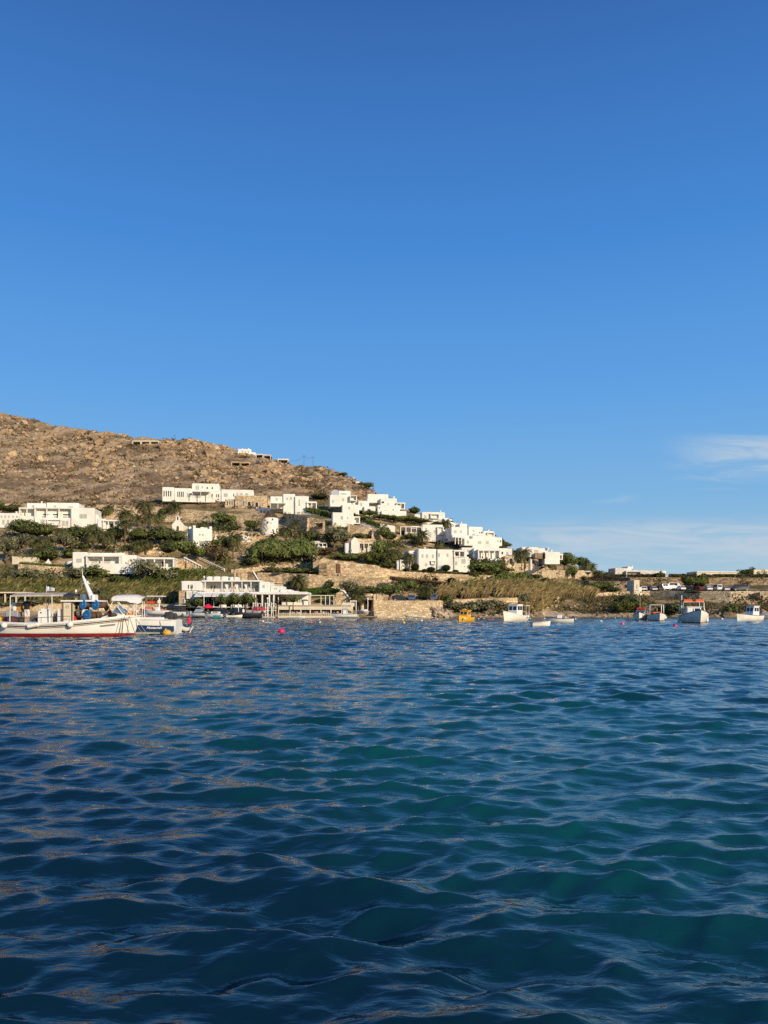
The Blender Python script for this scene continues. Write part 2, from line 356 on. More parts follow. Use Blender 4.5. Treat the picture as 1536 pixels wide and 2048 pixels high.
# ---------------------------------------------------------------- sea
def build_sea():
    rng = np.random.default_rng(11)
    Ys = [2.2]
    while Ys[-1] < 225: Ys.append(Ys[-1]*(1.0062 if Ys[-1] < 22 else 1.0045))
    Ys = np.array([-40,-20,-11,-6,-3,-1,0,.8,1.5]+Ys)
    u = np.concatenate([np.linspace(-2.2,-.56,80)[:-1], np.linspace(-.56,.56,860), np.linspace(.56,2.2,80)[1:]])
    X = u[None,:]*(np.maximum(Ys,0)+5)[:,None]; Yg = np.repeat(Ys[:,None], len(u), 1)
    Z = np.zeros_like(X); DX = np.zeros_like(X); DY = np.zeros_like(X)
    sp = np.gradient(Ys)
    nw = 151
    lam = np.concatenate([np.exp(rng.uniform(np.log(.07), np.log(.30), 50)), np.exp(rng.uniform(np.log(.19), np.log(1.45), 66)), np.exp(rng.uniform(np.log(1.3), np.log(3.4), 35))]); off = np.clip((Yg-16)/40, 0, 1); ki = -1
    head = R(-99)+rng.normal(0, .36, nw)+np.where(rng.random(nw) < .22, .85, 0)          # waves travel towards the camera
    gust = .95+.28*(np.sin(X*.33+Yg*.12+1)*np.sin(Yg*.27-X*.09+.5))+.2*np.sin(X*.8-Yg*.5)*np.sin(Yg*.9+X*.3)
    for l, h in zip(lam, head):
        k = 2*np.pi/l; kx, ky = k*np.cos(h), k*np.sin(h)
        steep = .016 if l < .15 else .030 if l < .28 else .045 if l < .75 else .045*(.75/l)**.75
        a = steep/k
        fade = np.clip((l/sp-2.0)/1.2, 0, 1)[:,None]; ki += 1
        ph = kx*X+ky*Yg+rng.uniform(0, 2*np.pi)
        g = gust if l < .9 else 1.0
        if ki >= 116: g = off*1.3*min(1, (l/1.6)**.5)
        Z += a*fade*g*np.cos(ph); q = .62
        DX -= q*a*fade*g*np.cos(h)*np.sin(ph); DY -= q*a*fade*g*np.sin(h)*np.sin(ph)
    V = np.stack([X+DX, Yg+DY, Z], -1); nr, nc = X.shape
    idx = np.arange(nr*nc).reshape(nr, nc)
    Fq = np.stack([idx[:-1,:-1], idx[:-1,1:], idx[1:,1:], idx[1:,:-1]], -1).reshape(-1,4)
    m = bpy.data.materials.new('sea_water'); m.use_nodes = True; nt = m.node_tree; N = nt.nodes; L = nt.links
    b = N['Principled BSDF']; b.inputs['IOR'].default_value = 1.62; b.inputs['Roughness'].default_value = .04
    g = N.new('ShaderNodeNewGeometry'); sx = N.new('ShaderNodeSeparateXYZ'); L.new(g.outputs['Position'], sx.inputs[0])
    # water colour: teal belt, navy further out; near-left navy paints the camera boat's shadow
    n = N.new('ShaderNodeTexNoise'); n.inputs['Scale'].default_value = .16; n.inputs['Detail'].default_value = 3
    mp = N.new('ShaderNodeMapping'); mp.inputs['Scale'].default_value = (1,.55,1); L.new(g.outputs['Position'], mp.inputs['Vector']); L.new(mp.outputs[0], n.inputs['Vector'])
    def math_(op, a, b_=None):
        q = N.new('ShaderNodeMath'); q.operation = op
        for i, v in enumerate((a, b_)):
            if v is None: continue
            if hasattr(v, 'links'): L.new(v, q.inputs[i])
            else: q.inputs[i].default_value = v
        return q.outputs[0]
    def rng_(v, a, b_, c=0., d=1.):
        q = N.new('ShaderNodeMapRange'); q.interpolation_type = 'SMOOTHSTEP'; L.new(v, q.inputs['Value'])
        q.inputs['From Min'].default_value = a; q.inputs['From Max'].default_value = b_; q.inputs['To Min'].default_value = c; q.inputs['To Max'].default_value = d
        return q.outputs[0]
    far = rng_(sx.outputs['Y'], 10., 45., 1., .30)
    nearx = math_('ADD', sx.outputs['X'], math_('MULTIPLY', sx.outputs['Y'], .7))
    near = rng_(nearx, 2.2, 5.2)  # edge of the boat shadow painted into the water colour at near left
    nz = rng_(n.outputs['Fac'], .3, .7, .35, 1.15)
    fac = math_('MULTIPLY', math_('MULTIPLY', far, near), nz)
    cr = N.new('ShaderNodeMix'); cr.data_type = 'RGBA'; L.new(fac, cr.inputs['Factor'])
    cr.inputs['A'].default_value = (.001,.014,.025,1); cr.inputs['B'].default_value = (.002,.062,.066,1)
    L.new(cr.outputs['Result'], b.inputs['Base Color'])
    b.inputs['Specular IOR Level'].default_value = .5; b.inputs['Specular Tint'].default_value = (.97,1,.80,1)
    # ripples finer than the mesh
    h = None
    for sc, amt, st in ((30., .0022, (.7,2.0,1)), (6., .013, (.8,1.8,1)), (1.3, .17, (.75,1.6,1)), (.55, .22, (.7,1.7,1))):
        mp = N.new('ShaderNodeMapping'); mp.inputs['Scale'].default_value = st; mp.inputs['Rotation'].default_value = (0,0,R(-8)); L.new(g.outputs['Position'], mp.inputs['Vector'])
        q = N.new('ShaderNodeTexNoise'); q.inputs['Scale'].default_value = sc; q.inputs['Detail'].default_value = 3; q.inputs['Distortion'].default_value = .4
        L.new(mp.outputs[0], q.inputs['Vector'])
        f = math_('MULTIPLY', q.outputs['Fac'], amt)
        if sc > 20: f = math_('MULTIPLY', f, rng_(n.outputs['Fac'], .38, .62, .25, 1.3))
        if sc < 2: f = math_('MULTIPLY', f, rng_(sx.outputs['Y'], 7., 70.))
        if sc == 4.5: f = math_('MULTIPLY', f, rng_(sx.outputs['Y'], 3., 25., .45, 1.))
        h = f if h is None else math_('ADD', h, f)
    bp = N.new('ShaderNodeBump'); bp.inputs['Strength'].default_value = 1.; bp.inputs['Distance'].default_value = 1.
    L.new(h, bp.inputs['Height']); L.new(bp.outputs['Normal'], b.inputs['Normal'])
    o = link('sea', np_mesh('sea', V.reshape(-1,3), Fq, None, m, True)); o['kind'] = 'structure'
build_sea()
# ---------------------------------------------------------------- plants
def leaf_quads(cen, nrm, size, aspect, rng):
    n = len(cen); t = rng.normal(size=(n,3)); t -= (t*nrm).sum(1,keepdims=True)*nrm; t /= np.linalg.norm(t,axis=1,keepdims=True)+1e-9
    b = np.cross(nrm, t); s = size[:,None]
    V = np.stack([cen-t*s*aspect, cen-b*s*.5, cen+t*s*aspect, cen+b*s*.5], 1).reshape(-1,3)
    return V, np.arange(4*n).reshape(n,4)
def crown_mesh(name, rx, ry, rz, cz, n, leaf, c0, c1, seed, nclump=16, flat=0.0, core=.72, vert=False, lump=.3):
    """clumps of small leaves over an uneven dark heart; c0 shaded inner colour, c1 outer colour"""
    rng = np.random.default_rng(seed)
    d = rng.normal(size=(nclump,3)); d /= np.linalg.norm(d,axis=1,keepdims=True); d[:,2] = np.abs(d[:,2])*(1-flat)-.25*(1-flat)
    rad = rng.uniform(.45,.95,(nclump,1)); cc = d*rad; cr = rng.uniform(.28,.28+lump*.9,nclump); ct = rng.uniform(.6,1.25,nclump)
    k = rng.integers(0,nclump,n); o = rng.normal(size=(n,3)); o /= np.linalg.norm(o,axis=1,keepdims=True)
    rr = rng.uniform(.55,1.05,(n,1))**.6*cr[k][:,None]
    p = cc[k]+o*rr; nr = o*.8+p*.5+rng.normal(size=(n,3))*.45
    if vert: nr[:,2] *= .25
    nr /= np.linalg.norm(nr,axis=1,keepdims=True)
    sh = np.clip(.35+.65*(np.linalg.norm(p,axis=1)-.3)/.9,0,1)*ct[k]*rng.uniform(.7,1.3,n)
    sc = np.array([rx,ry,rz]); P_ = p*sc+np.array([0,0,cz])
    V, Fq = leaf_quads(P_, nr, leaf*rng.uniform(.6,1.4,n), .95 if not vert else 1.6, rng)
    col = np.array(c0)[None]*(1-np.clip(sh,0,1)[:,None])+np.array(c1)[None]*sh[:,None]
    col = np.repeat(col,4,0)
    # heart
    nu, nv = 10, 6; cv = []; 
    for j in range(nv+1):
        t = math.pi*j/nv
        for i in range(nu):
            a = 2*math.pi*i/nu; q = core*rng.uniform(.75,1.05)
            cv.append((q*math.sin(t)*math.cos(a)*rx, q*math.sin(t)*math.sin(a)*ry, q*math.cos(t)*rz*.9+cz))
    cf = [(j*nu+i,(j+1)*nu+i,(j+1)*nu+(i+1)%nu,j*nu+(i+1)%nu) for j in range(nv) for i in range(nu)]
    V2 = np.concatenate([V, np.array(cv)]); F2 = np.concatenate([Fq, np.array(cf)+len(V)])
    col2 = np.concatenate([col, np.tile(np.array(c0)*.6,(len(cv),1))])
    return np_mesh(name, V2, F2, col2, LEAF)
def trunk_mesh(h, r, seed, limbs=4, spread=1.0):
    rng = random.Random(seed); mb = MB(); lean = Vector((rng.uniform(-.2,.2),rng.uniform(-.1,.1),0))
    mb.tube([(0,0,-.4), lean*.3*h+Vector((0,0,h*.4)), lean*h+Vector((0,0,h))], [r*1.25,r,r*.7], 7)
    for i in range(limbs):
        a = 2*math.pi*i/limbs+rng.uniform(-.4,.4); p = lean*h+Vector((0,0,h*.92))
        mb.tube([p, p+Vector((math.cos(a)*.35*spread,math.sin(a)*.35*spread,.3*spread)), p+Vector((math.cos(a)*.7*spread,math.sin(a)*.7*spread,.75*spread))], [r*.6,r*.4,r*.15], 5)
    return mb.mesh('trunk', TRUNK)
# every kind is modelled about 1 m tall and 1 m wide (crown and trunk), then scaled to its place
DG = ((.032,.044,.014),(.185,.205,.060)); OL = ((.04,.045,.02),(.28,.27,.14)); MG = ((.034,.048,.013),(.205,.245,.064)); YG = ((.03,.04,.008),(.17,.19,.04)); DRY = ((.06,.045,.02),(.24,.18,.08))
KINDS = {}
def kind(key, pal, seed, trunk, **kw):
    me = [crown_mesh('crown', seed=seed+i, c0=pal[0], c1=pal[1], **kw) for i in range(2)]
    KINDS[key] = (me, trunk_mesh(*trunk) if trunk else None)
kind('round', DG, 10, (.30,.05,1), rx=.52, ry=.48, rz=.40, cz=.60, n=1500, leaf=.045, nclump=20)
kind('pine', DG, 20, (.30,.04,2,5,.5), rx=.56, ry=.5, rz=.42, cz=.54, n=1900, leaf=.045, nclump=26, lump=.2, core=.8)
kind('olive', OL, 30, (.35,.05,3,5,.6), rx=.52, ry=.48, rz=.40, cz=.62, n=1100, leaf=.045, nclump=14, core=.5, lump=.34)
kind('broad', MG, 40, (.30,.05,4,4,.6), rx=.52, ry=.48, rz=.44, cz=.58, n=1700, leaf=.05, nclump=18, lump=.3)
kind('shrub', MG, 50, None, rx=.52, ry=.48, rz=.52, cz=.42, n=1000, leaf=.06, nclump=12)
kind('dshrub', DG, 60, None, rx=.52, ry=.48, rz=.52, cz=.42, n=1000, leaf=.06, nclump=12)
kind('oshrub', OL, 70, None, rx=.52, ry=.48, rz=.52, cz=.42, n=900, leaf=.06, nclump=11, core=.55)
kind('dry', DRY, 80, None, rx=.52, ry=.48, rz=.52, cz=.40, n=700, leaf=.06, nclump=10, core=.5)
kind('topiary', ((.012,.022,.006),(.06,.09,.02)), 90, None, rx=.5, ry=.5, rz=.5, cz=.48, n=1600, leaf=.04, nclump=60, core=.9, lump=.05)
kind('yellow', YG, 100, None, rx=.52, ry=.48, rz=.52, cz=.42, n=1100, leaf=.055, nclump=12)
kind('tall', MG, 110, (.12,.04,5), rx=.5, ry=.5, rz=.50, cz=.52, n=1800, leaf=.05, nclump=22, vert=True, lump=.25)
kind('pink', ((.05,.008,.02),(.42,.025,.10)), 120, None, rx=.52, ry=.48, rz=.52, cz=.42, n=900, leaf=.06, nclump=12)
PLN = {'round':'round_tree','pine':'umbrella_pine','olive':'olive_tree','broad':'broadleaf_tree','shrub':'shrub','dshrub':'shrub','oshrub':'shrub','dry':'dry_bush','topiary':'clipped_bush','yellow':'shrub','tall':'leafy_tree','pink':'bougainvillea'}
PLG = {'round':'round dark trees on the hillside','pine':'umbrella pines below the big left villa','olive':'grey green olive trees','broad':'broadleaf trees on the terraces','shrub':'green shrubs on the terraces','dshrub':'dark shrubs on the terraces','oshrub':'olive grey shrubs','dry':'dry scrub bushes on the banks','topiary':'clipped round bushes','yellow':'yellow green shrubs','tall':'upright leafy trees in the dense grove','pink':None}
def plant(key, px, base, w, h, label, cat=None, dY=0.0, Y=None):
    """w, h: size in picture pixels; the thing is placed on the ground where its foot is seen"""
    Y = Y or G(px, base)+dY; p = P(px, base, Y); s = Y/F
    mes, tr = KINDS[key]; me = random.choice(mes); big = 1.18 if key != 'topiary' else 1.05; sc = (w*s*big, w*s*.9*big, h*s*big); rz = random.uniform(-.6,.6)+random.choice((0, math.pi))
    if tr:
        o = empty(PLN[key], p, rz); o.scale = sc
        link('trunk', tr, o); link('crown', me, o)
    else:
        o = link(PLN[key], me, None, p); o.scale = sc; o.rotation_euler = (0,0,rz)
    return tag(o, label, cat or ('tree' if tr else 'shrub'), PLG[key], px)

def palm_crown(seed, nf=30, droop=1.0, dead=True, sweep=.12):
    """fronds of unit length, arching; leaflets are many narrow faces on each side of the rib"""
    rng = random.Random(seed); V = []; Fc = []; Cc = []
    for i in range(nf):
        a = 2*math.pi*(i*.382)+rng.uniform(-.2,.2); up = 1.25-1.45*(i/nf)**.9+rng.uniform(-.1,.1); L_ = rng.uniform(.8,1.08)
        d = Vector((math.cos(a)+sweep, math.sin(a), 0)); pts = []; p = Vector((0,0,0)); ang = up; ns = 7
        for k in range(ns+1):
            pts.append(p.copy()); p = p+(d*math.cos(ang)+Vector((0,0,math.sin(ang))))*(L_/ns); ang -= droop*(.20+.05*k)*(.6+.5*math.cos(up))
        t = rng.uniform(.6,1.2); old = i/nf > .86
        for k in range(ns):
            q0, q1 = pts[k], pts[k+1]; f = (q1-q0).normalized(); side = f.cross(Vector((0,0,1)))
            if side.length < .1: side = Vector((-d.y,d.x,0))
            side.normalize(); nrm = side.cross(f)
            wd = .26*math.sin(math.pi*min(1,(k+.9)/ns*.85+.08))
            for m in range(3):
                b0 = q0.lerp(q1, m/3); b1 = q0.lerp(q1, (m+.95)/3)
                for sgn in (-1,1):
                    tip = b1+side*sgn*wd*rng.uniform(.8,1.15)+f*wd*.8-nrm*wd*.35*sgn*0+Vector((0,0,-.05-.25*wd*rng.random()))
                    o = len(V); V += [b0, b1, tip]; Fc.append((o,o+1,o+2))
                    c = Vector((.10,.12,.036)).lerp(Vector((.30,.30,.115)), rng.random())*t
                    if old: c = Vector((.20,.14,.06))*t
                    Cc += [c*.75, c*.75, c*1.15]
            o = len(V); w2 = .012; V += [q0-side*w2, q0+side*w2, q1]; Fc.append((o,o+1,o+2)); Cc += [Vector((.16,.14,.06))]*3
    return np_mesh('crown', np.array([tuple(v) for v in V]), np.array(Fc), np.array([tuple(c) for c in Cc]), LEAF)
PALMC = [palm_crown(s, 40, dr) for s, dr in ((1,1.0),(2,1.15),(3,.85))]
def palm_trunk():
    mb = MB(); pr = [(.62,-.4),(.55,0)]
    for i in range(1,13):
        z = i/12; r = .42-.06*z; pr += [(r*1.1,z-.03),(r,z)]
    pr += [(.6,1.02),(.5,1.06),(0.02,1.1)]
    mb.lathe(pr, 9); return mb.mesh('trunk', TRUNK)
PALMT = palm_trunk()
def palm(px, crown, base, r, label, Y=None, dY=0):
    """crown: picture height of the crown's heart; base: foot of the trunk; r: frond length in pixels"""
    Y = Y or G(px, base)+dY; s = Y/F; p = P(px, base, Y); o = empty('palm_tree', p, random.uniform(0,6.28))
    h = max(.3, (base-crown)*s)
    t = link('trunk', PALMT, o); tr = max(.26, min(.5, .055*r*s))/.5; t.scale = (tr,tr,h)
    c = link('crown', random.choice(PALMC), o, (0,0,h*1.03)); r *= 1.3; c.scale = (r*s,)*3; c.rotation_euler = (random.uniform(-.08,.08),random.uniform(-.08,.08),random.uniform(0,6.28))
    return tag(o, label, 'palm tree', 'palm trees among the houses', px)

def hedge(px0, px1, top, base, label, pal=DG, dY=0, name='hedge', leaf=.22, dens=1.0, depth=1.6):
    """a clipped or loose hedge along the ground between px0 and px1; top/base are (left,right) heights"""
    rng = np.random.default_rng(int(px0*7+base[0])); n = int(26*(px1-px0)*dens); u = rng.random(n)
    px = px0+(px1-px0)*u; cen = []; org = gp((px0+px1)/2, (base[0]+base[1])/2, dY); col = []; sz = []
    lump = rng.uniform(.75,1.1,40)
    for i in range(n):
        b = base[0]+(base[1]-base[0])*u[i]; t = top[0]+(top[1]-top[0])*u[i]; t = b+(t-b)*np.interp(u[i]*39, range(40), lump)
        v = rng.random()**.7; Yg = G(px[i], b)+dY+(1-v)*0-depth*.5+depth*rng.random()*(.3+.7*v)
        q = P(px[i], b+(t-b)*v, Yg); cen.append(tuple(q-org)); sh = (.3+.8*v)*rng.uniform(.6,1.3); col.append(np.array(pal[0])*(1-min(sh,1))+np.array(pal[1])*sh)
    cen = np.array(cen); nr = rng.normal(size=(n,3))+np.array([0,-.7,.5]); nr /= np.linalg.norm(nr,axis=1,keepdims=True)
    V, Fq = leaf_quads(cen, nr, leaf*rng.uniform(.7,1.6,n)*1.3, .9, rng); col = np.repeat(np.array(col),4,0)
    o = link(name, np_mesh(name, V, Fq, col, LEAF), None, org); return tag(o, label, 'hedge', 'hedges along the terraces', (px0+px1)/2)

def reeds(px0, px1, topf, basef, n, label, cols, hpx=(14,26), lean=.55, name='reeds'):
    """tall cane bent by the wind; nobody could count the stems"""
    rng = random.Random(px0+n); V = []; Fc = []; Cc = []
    for i in range(n):
        px = rng.uniform(px0, px1); b = basef(px)+(topf(px)-basef(px))*rng.random()
        q1 = mnoise.noise(Vector((px*.055, b*.11, n*.01))); q2 = mnoise.noise(Vector((px*.17, b*.2, 4)))
        if q1+.5*q2 < -.28: continue
        Y = G(px, b)-rng.uniform(0,.6); s = Y/F; p = P(px, b, Y); h = rng.uniform(*hpx)*s*(.8+.55*q1+.25*q2); w = rng.uniform(.09,.24); le = lean*rng.uniform(.5,1.4)
        c = Vector(cols[0]).lerp(Vector(cols[1]), min(1,max(0,rng.random()*.8+.35*q1)))*rng.uniform(.55,1.25); dy = rng.uniform(-.3,.3)
        pts = [p+Vector((le*h*k*k, dy*h*k*k, h*k*(1-.25*k*le))) for k in (0,.5,.8,1.0)]
        o = len(V)
        for k, q in enumerate(pts):
            ww = w*(1,.9,1.1,.15)[k]; V += [q-Vector((ww,0,0)), q+Vector((ww,0,0))]; Cc += [c*(.45+.65*k/3)]*2
        Fc += [(o+2*k,o+2*k+1,o+2*k+3,o+2*k+2) for k in range(3)]
    me = np_mesh(name, np.array([tuple(v) for v in V]), np.array(Fc), np.array([tuple(c) for c in Cc]), LEAF)
    o = link(name, me); o['kind'] = 'stuff'; o['label'] = label; o['category'] = 'reeds'; return o

def boulder_field():
    rng = random.Random(5); V = []; Fc = []; Cc = []
    bm = bmesh.new(); bmesh.ops.create_icosphere(bm, subdivisions=2, radius=1); bv = [v.co.copy() for v in bm.verts]; bf = [tuple(v.index for v in f.verts) for f in bm.faces]; bm.free()
    bm = bmesh.new(); bmesh.ops.create_icosphere(bm, subdivisions=1, radius=1); lv = [v.co.copy() for v in bm.verts]; lf = [tuple(v.index for v in f.verts) for f in bm.faces]; bm.free()
    def rock(p, r, c):
        big = r > 2.2; vs, fs = (bv, bf) if big else (lv, lf); o = len(V); sx, sy, sz = rng.uniform(.8,1.5), rng.uniform(.8,1.3), rng.uniform(.55,1.0)
        off = Vector((rng.uniform(0,99),rng.uniform(0,99),rng.uniform(0,99))); E = Euler((rng.uniform(-.4,.4),rng.uniform(-.4,.4),rng.uniform(0,6))).to_matrix()
        for v in vs:
            k = 1+.75*mnoise.noise(v*1.1+off)+(.3*mnoise.noise(v*2.7+off) if big else rng.uniform(-.15,.15))
            V.append(p+E@Vector((v.x*sx*r*k, v.y*sy*r*k, v.z*sz*r*k))); Cc.append(c)
        Fc.extend(tuple(i+o for i in f) for f in fs)
    n = 0
    while n < 16000:
        px = rng.uniform(-320, 800); s = skyline(px); lo = 1006 if px < 320 else (975 if px < 560 else 1000 if px < 640 else 1004)
        if px > 560: lo = min(lo, 935+ (px-560)*.42+28)
        if lo < s+2: n += 1; continue
        py = s+(lo-s)*rng.random(); 
        if 258 < px < 326 and 874 < py < 893: continue
        if 458 < px < 522 and 915 < py < 936: continue
        q = mnoise.noise(Vector((px*.012, py*.022, 3))); q2 = mnoise.noise(Vector((px*.05,py*.09,9)))
        if rng.random() > .42+.9*q+.5*q2: n += .35; continue
        Y = G(px, py); r = math.exp(rng.gauss(-.48,.52))*(.85+.5*max(0,q))*(Y/480)
        if px > 380: r *= 1.25
        if px < 300 and py > 970: r *= .75
        if rng.random() < .03: r *= 1.8
        r = min(r, 5.5, 1.2+.16*(py-s)); t = rng.random(); c = Vector((.31,.20,.107)).lerp(Vector((.52,.372,.215)), t)*rng.uniform(.7,1.15)
        rock(gp(px, py)+Vector((0,0,r*.15)), r, c); n += 1
    me = np_mesh('boulders', np.array([tuple(v) for v in V]), np.array(Fc), np.array([tuple(c) for c in Cc]), ROCKM)
    o = link('boulders', me); o['kind'] = 'stuff'; o['label'] = 'tan granite boulders strewn all over the bare hill'; o['category'] = 'boulders'
    # low thorny scrub between the stones
    rg = np.random.default_rng(6); cen = []; col = []; sz = []
    for i in range(5400):
        px = rng.uniform(-320, 790); s = skyline(px); lo = 1018 if px < 560 else 1004
        if px > 560: lo = min(lo, 935+(px-560)*.42+28)
        if lo < s+2: continue
        py = s+(lo-s)*rng.random()**.8
        q = mnoise.noise(Vector((px*.02, py*.06, 7)))
        if rng.random() > .45+q: continue
        p = gp(px, py); r = rng.uniform(.7,2.0)*(p.y/480)
        c = Vector((.16,.105,.05)).lerp(Vector((.24,.175,.08)), rng.random())
        for k in range(9):
            cen.append(tuple(p+Vector((rng.gauss(0,r*.8),rng.gauss(0,r*.5),abs(rng.gauss(.2,.45))*r)))); col.append(tuple(c*rng.uniform(.6,1.3))); sz.append(r*.55)
    cen = np.array(cen); nr = rg.normal(size=cen.shape)+np.array([0,-.4,.6]); nr /= np.linalg.norm(nr,axis=1,keepdims=True)
    Vv, Fq = leaf_quads(cen, nr, np.array(sz), .9, rg)
    o = link('scrub', np_mesh('scrub', Vv, Fq, np.repeat(np.array(col),4,0), LEAF)); o['kind'] = 'stuff'; o['label'] = 'low brown thorn scrub between the boulders'; o['category'] = 'scrub'
    # rubble at the foot of the right bank
    V.clear(); Fc.clear(); Cc.clear()
    for i in range(620):
        px = rng.uniform(890, 1560); b = 1232.5+rng.gauss(0,.9) if rng.random() < .35 else rng.uniform(1208, 1232)
        if px > 1240 and b < 1224: continue
        if px < 1035 and b < 1216: continue
        if mnoise.noise(Vector((px*.03, 4, b*.05))) < -.05: continue
        Y = G(px, b); r = abs(rng.gauss(0,.28))+.15
        if rng.random() < .08: r *= 2
        c = Vector((.30,.21,.12)).lerp(Vector((.52,.40,.26)), rng.random())*rng.uniform(.6,1.05)
        rock(P(px,b,Y), r, c)
    for i in range(60):
        px = rng.uniform(868, 905); b = rng.uniform(1217, 1234); rock(P(px,b,G(px,b)-.5), rng.uniform(.3,.8), Vector((.5,.4,.27))*rng.uniform(.6,1.0))
    me = np_mesh('shore_rubble', np.array([tuple(v) for v in V]), np.array(Fc), np.array([tuple(c) for c in Cc]), ROCKM)
    o = link('shore_rubble', me); o['kind'] = 'stuff'; o['label'] = 'pale rubble and loose stones along the foot of the bank'; o['category'] = 'rubble'
boulder_field()

def slope_scrub():
    """mixed dry growth on the banks and between the gardens"""
    rng = random.Random(8); rg = np.random.default_rng(8)
    def field(name, label, areas, n, cols, r_, spr=1.0):
        cen = []; col = []; sz = []
        for i in range(n):
            x0, x1, t, b = rng.choice(areas); px = rng.uniform(x0, x1); py = rng.uniform(t, b)
            if mnoise.noise(Vector((px*.03,py*.05,2)))+.25 < rng.random()*.6: continue
            if py < skyline(px)+1: continue
            if 1112 < py < 1153 and abs(px-float(np.interp(py,[1116,1128,1143,1152],[1096,1079,1060,1052]))) < 15: continue
            p = gp(px, py, -.2); r = rng.uniform(*r_); c = Vector(cols[0]).lerp(Vector(cols[1]), rng.random())
            for k in range(14):
                cen.append(tuple(p+Vector((rng.gauss(0,r*.8),rng.gauss(0,r*.5),abs(rng.gauss(.3,.5))*r)))); col.append(tuple(c*rng.uniform(.55,1.35))); sz.append(r*.34)
        cen = np.array(cen); nr = rg.normal(size=cen.shape)+np.array([0,-.5,.6]); nr /= np.linalg.norm(nr,axis=1,keepdims=True)
        Vv, Fq = leaf_quads(cen, nr, np.array(sz), 1.0, rg)
        o = link(name, np_mesh(name, Vv, Fq, np.repeat(np.array(col),4,0), LEAF)); o['kind'] = 'stuff'; o['label'] = label; o['category'] = 'scrub'
    field('bank_scrub', 'brown and olive scrub covering the bank behind the moored boats', [(1100,1560,1200,1230),(1240,1560,1196,1230),(1120,1300,1186,1226),(900,1040,1213,1230)], 1500, ((.085,.06,.025),(.20,.165,.065)), (.5,1.3))
    field('ridge_grass', 'dry tufts and weeds growing along the flat ridge', [(1182,1560,1158,1172),(1182,1560,1150,1156),(1096,1180,1156,1186)], 900, ((.11,.08,.035),(.20,.17,.07)), (.4,1.0))
    field('garden_undergrowth', 'low mixed undergrowth between the garden walls and houses', [(0,640,1034,1060),(0,380,1075,1150),(430,640,1085,1140),(640,800,1080,1120),(760,960,1045,1098),(960,1180,1095,1150),(800,900,1150,1200),(560,800,1000,1030)], 3000, ((.06,.065,.02),(.19,.17,.07)), (.4,1.2))
    field('grove_undergrowth', 'dark green growth filling the ground between pines and palms', [(0,235,1066,1118),(250,370,1072,1100),(420,640,1058,1128),(430,560,1048,1062),(760,800,1088,1136),(905,1000,1080,1096),(940,1004,1122,1150),(0,350,1146,1164)], 3200, ((.045,.055,.018),(.19,.195,.065)), (.6,1.7))
slope_scrub()
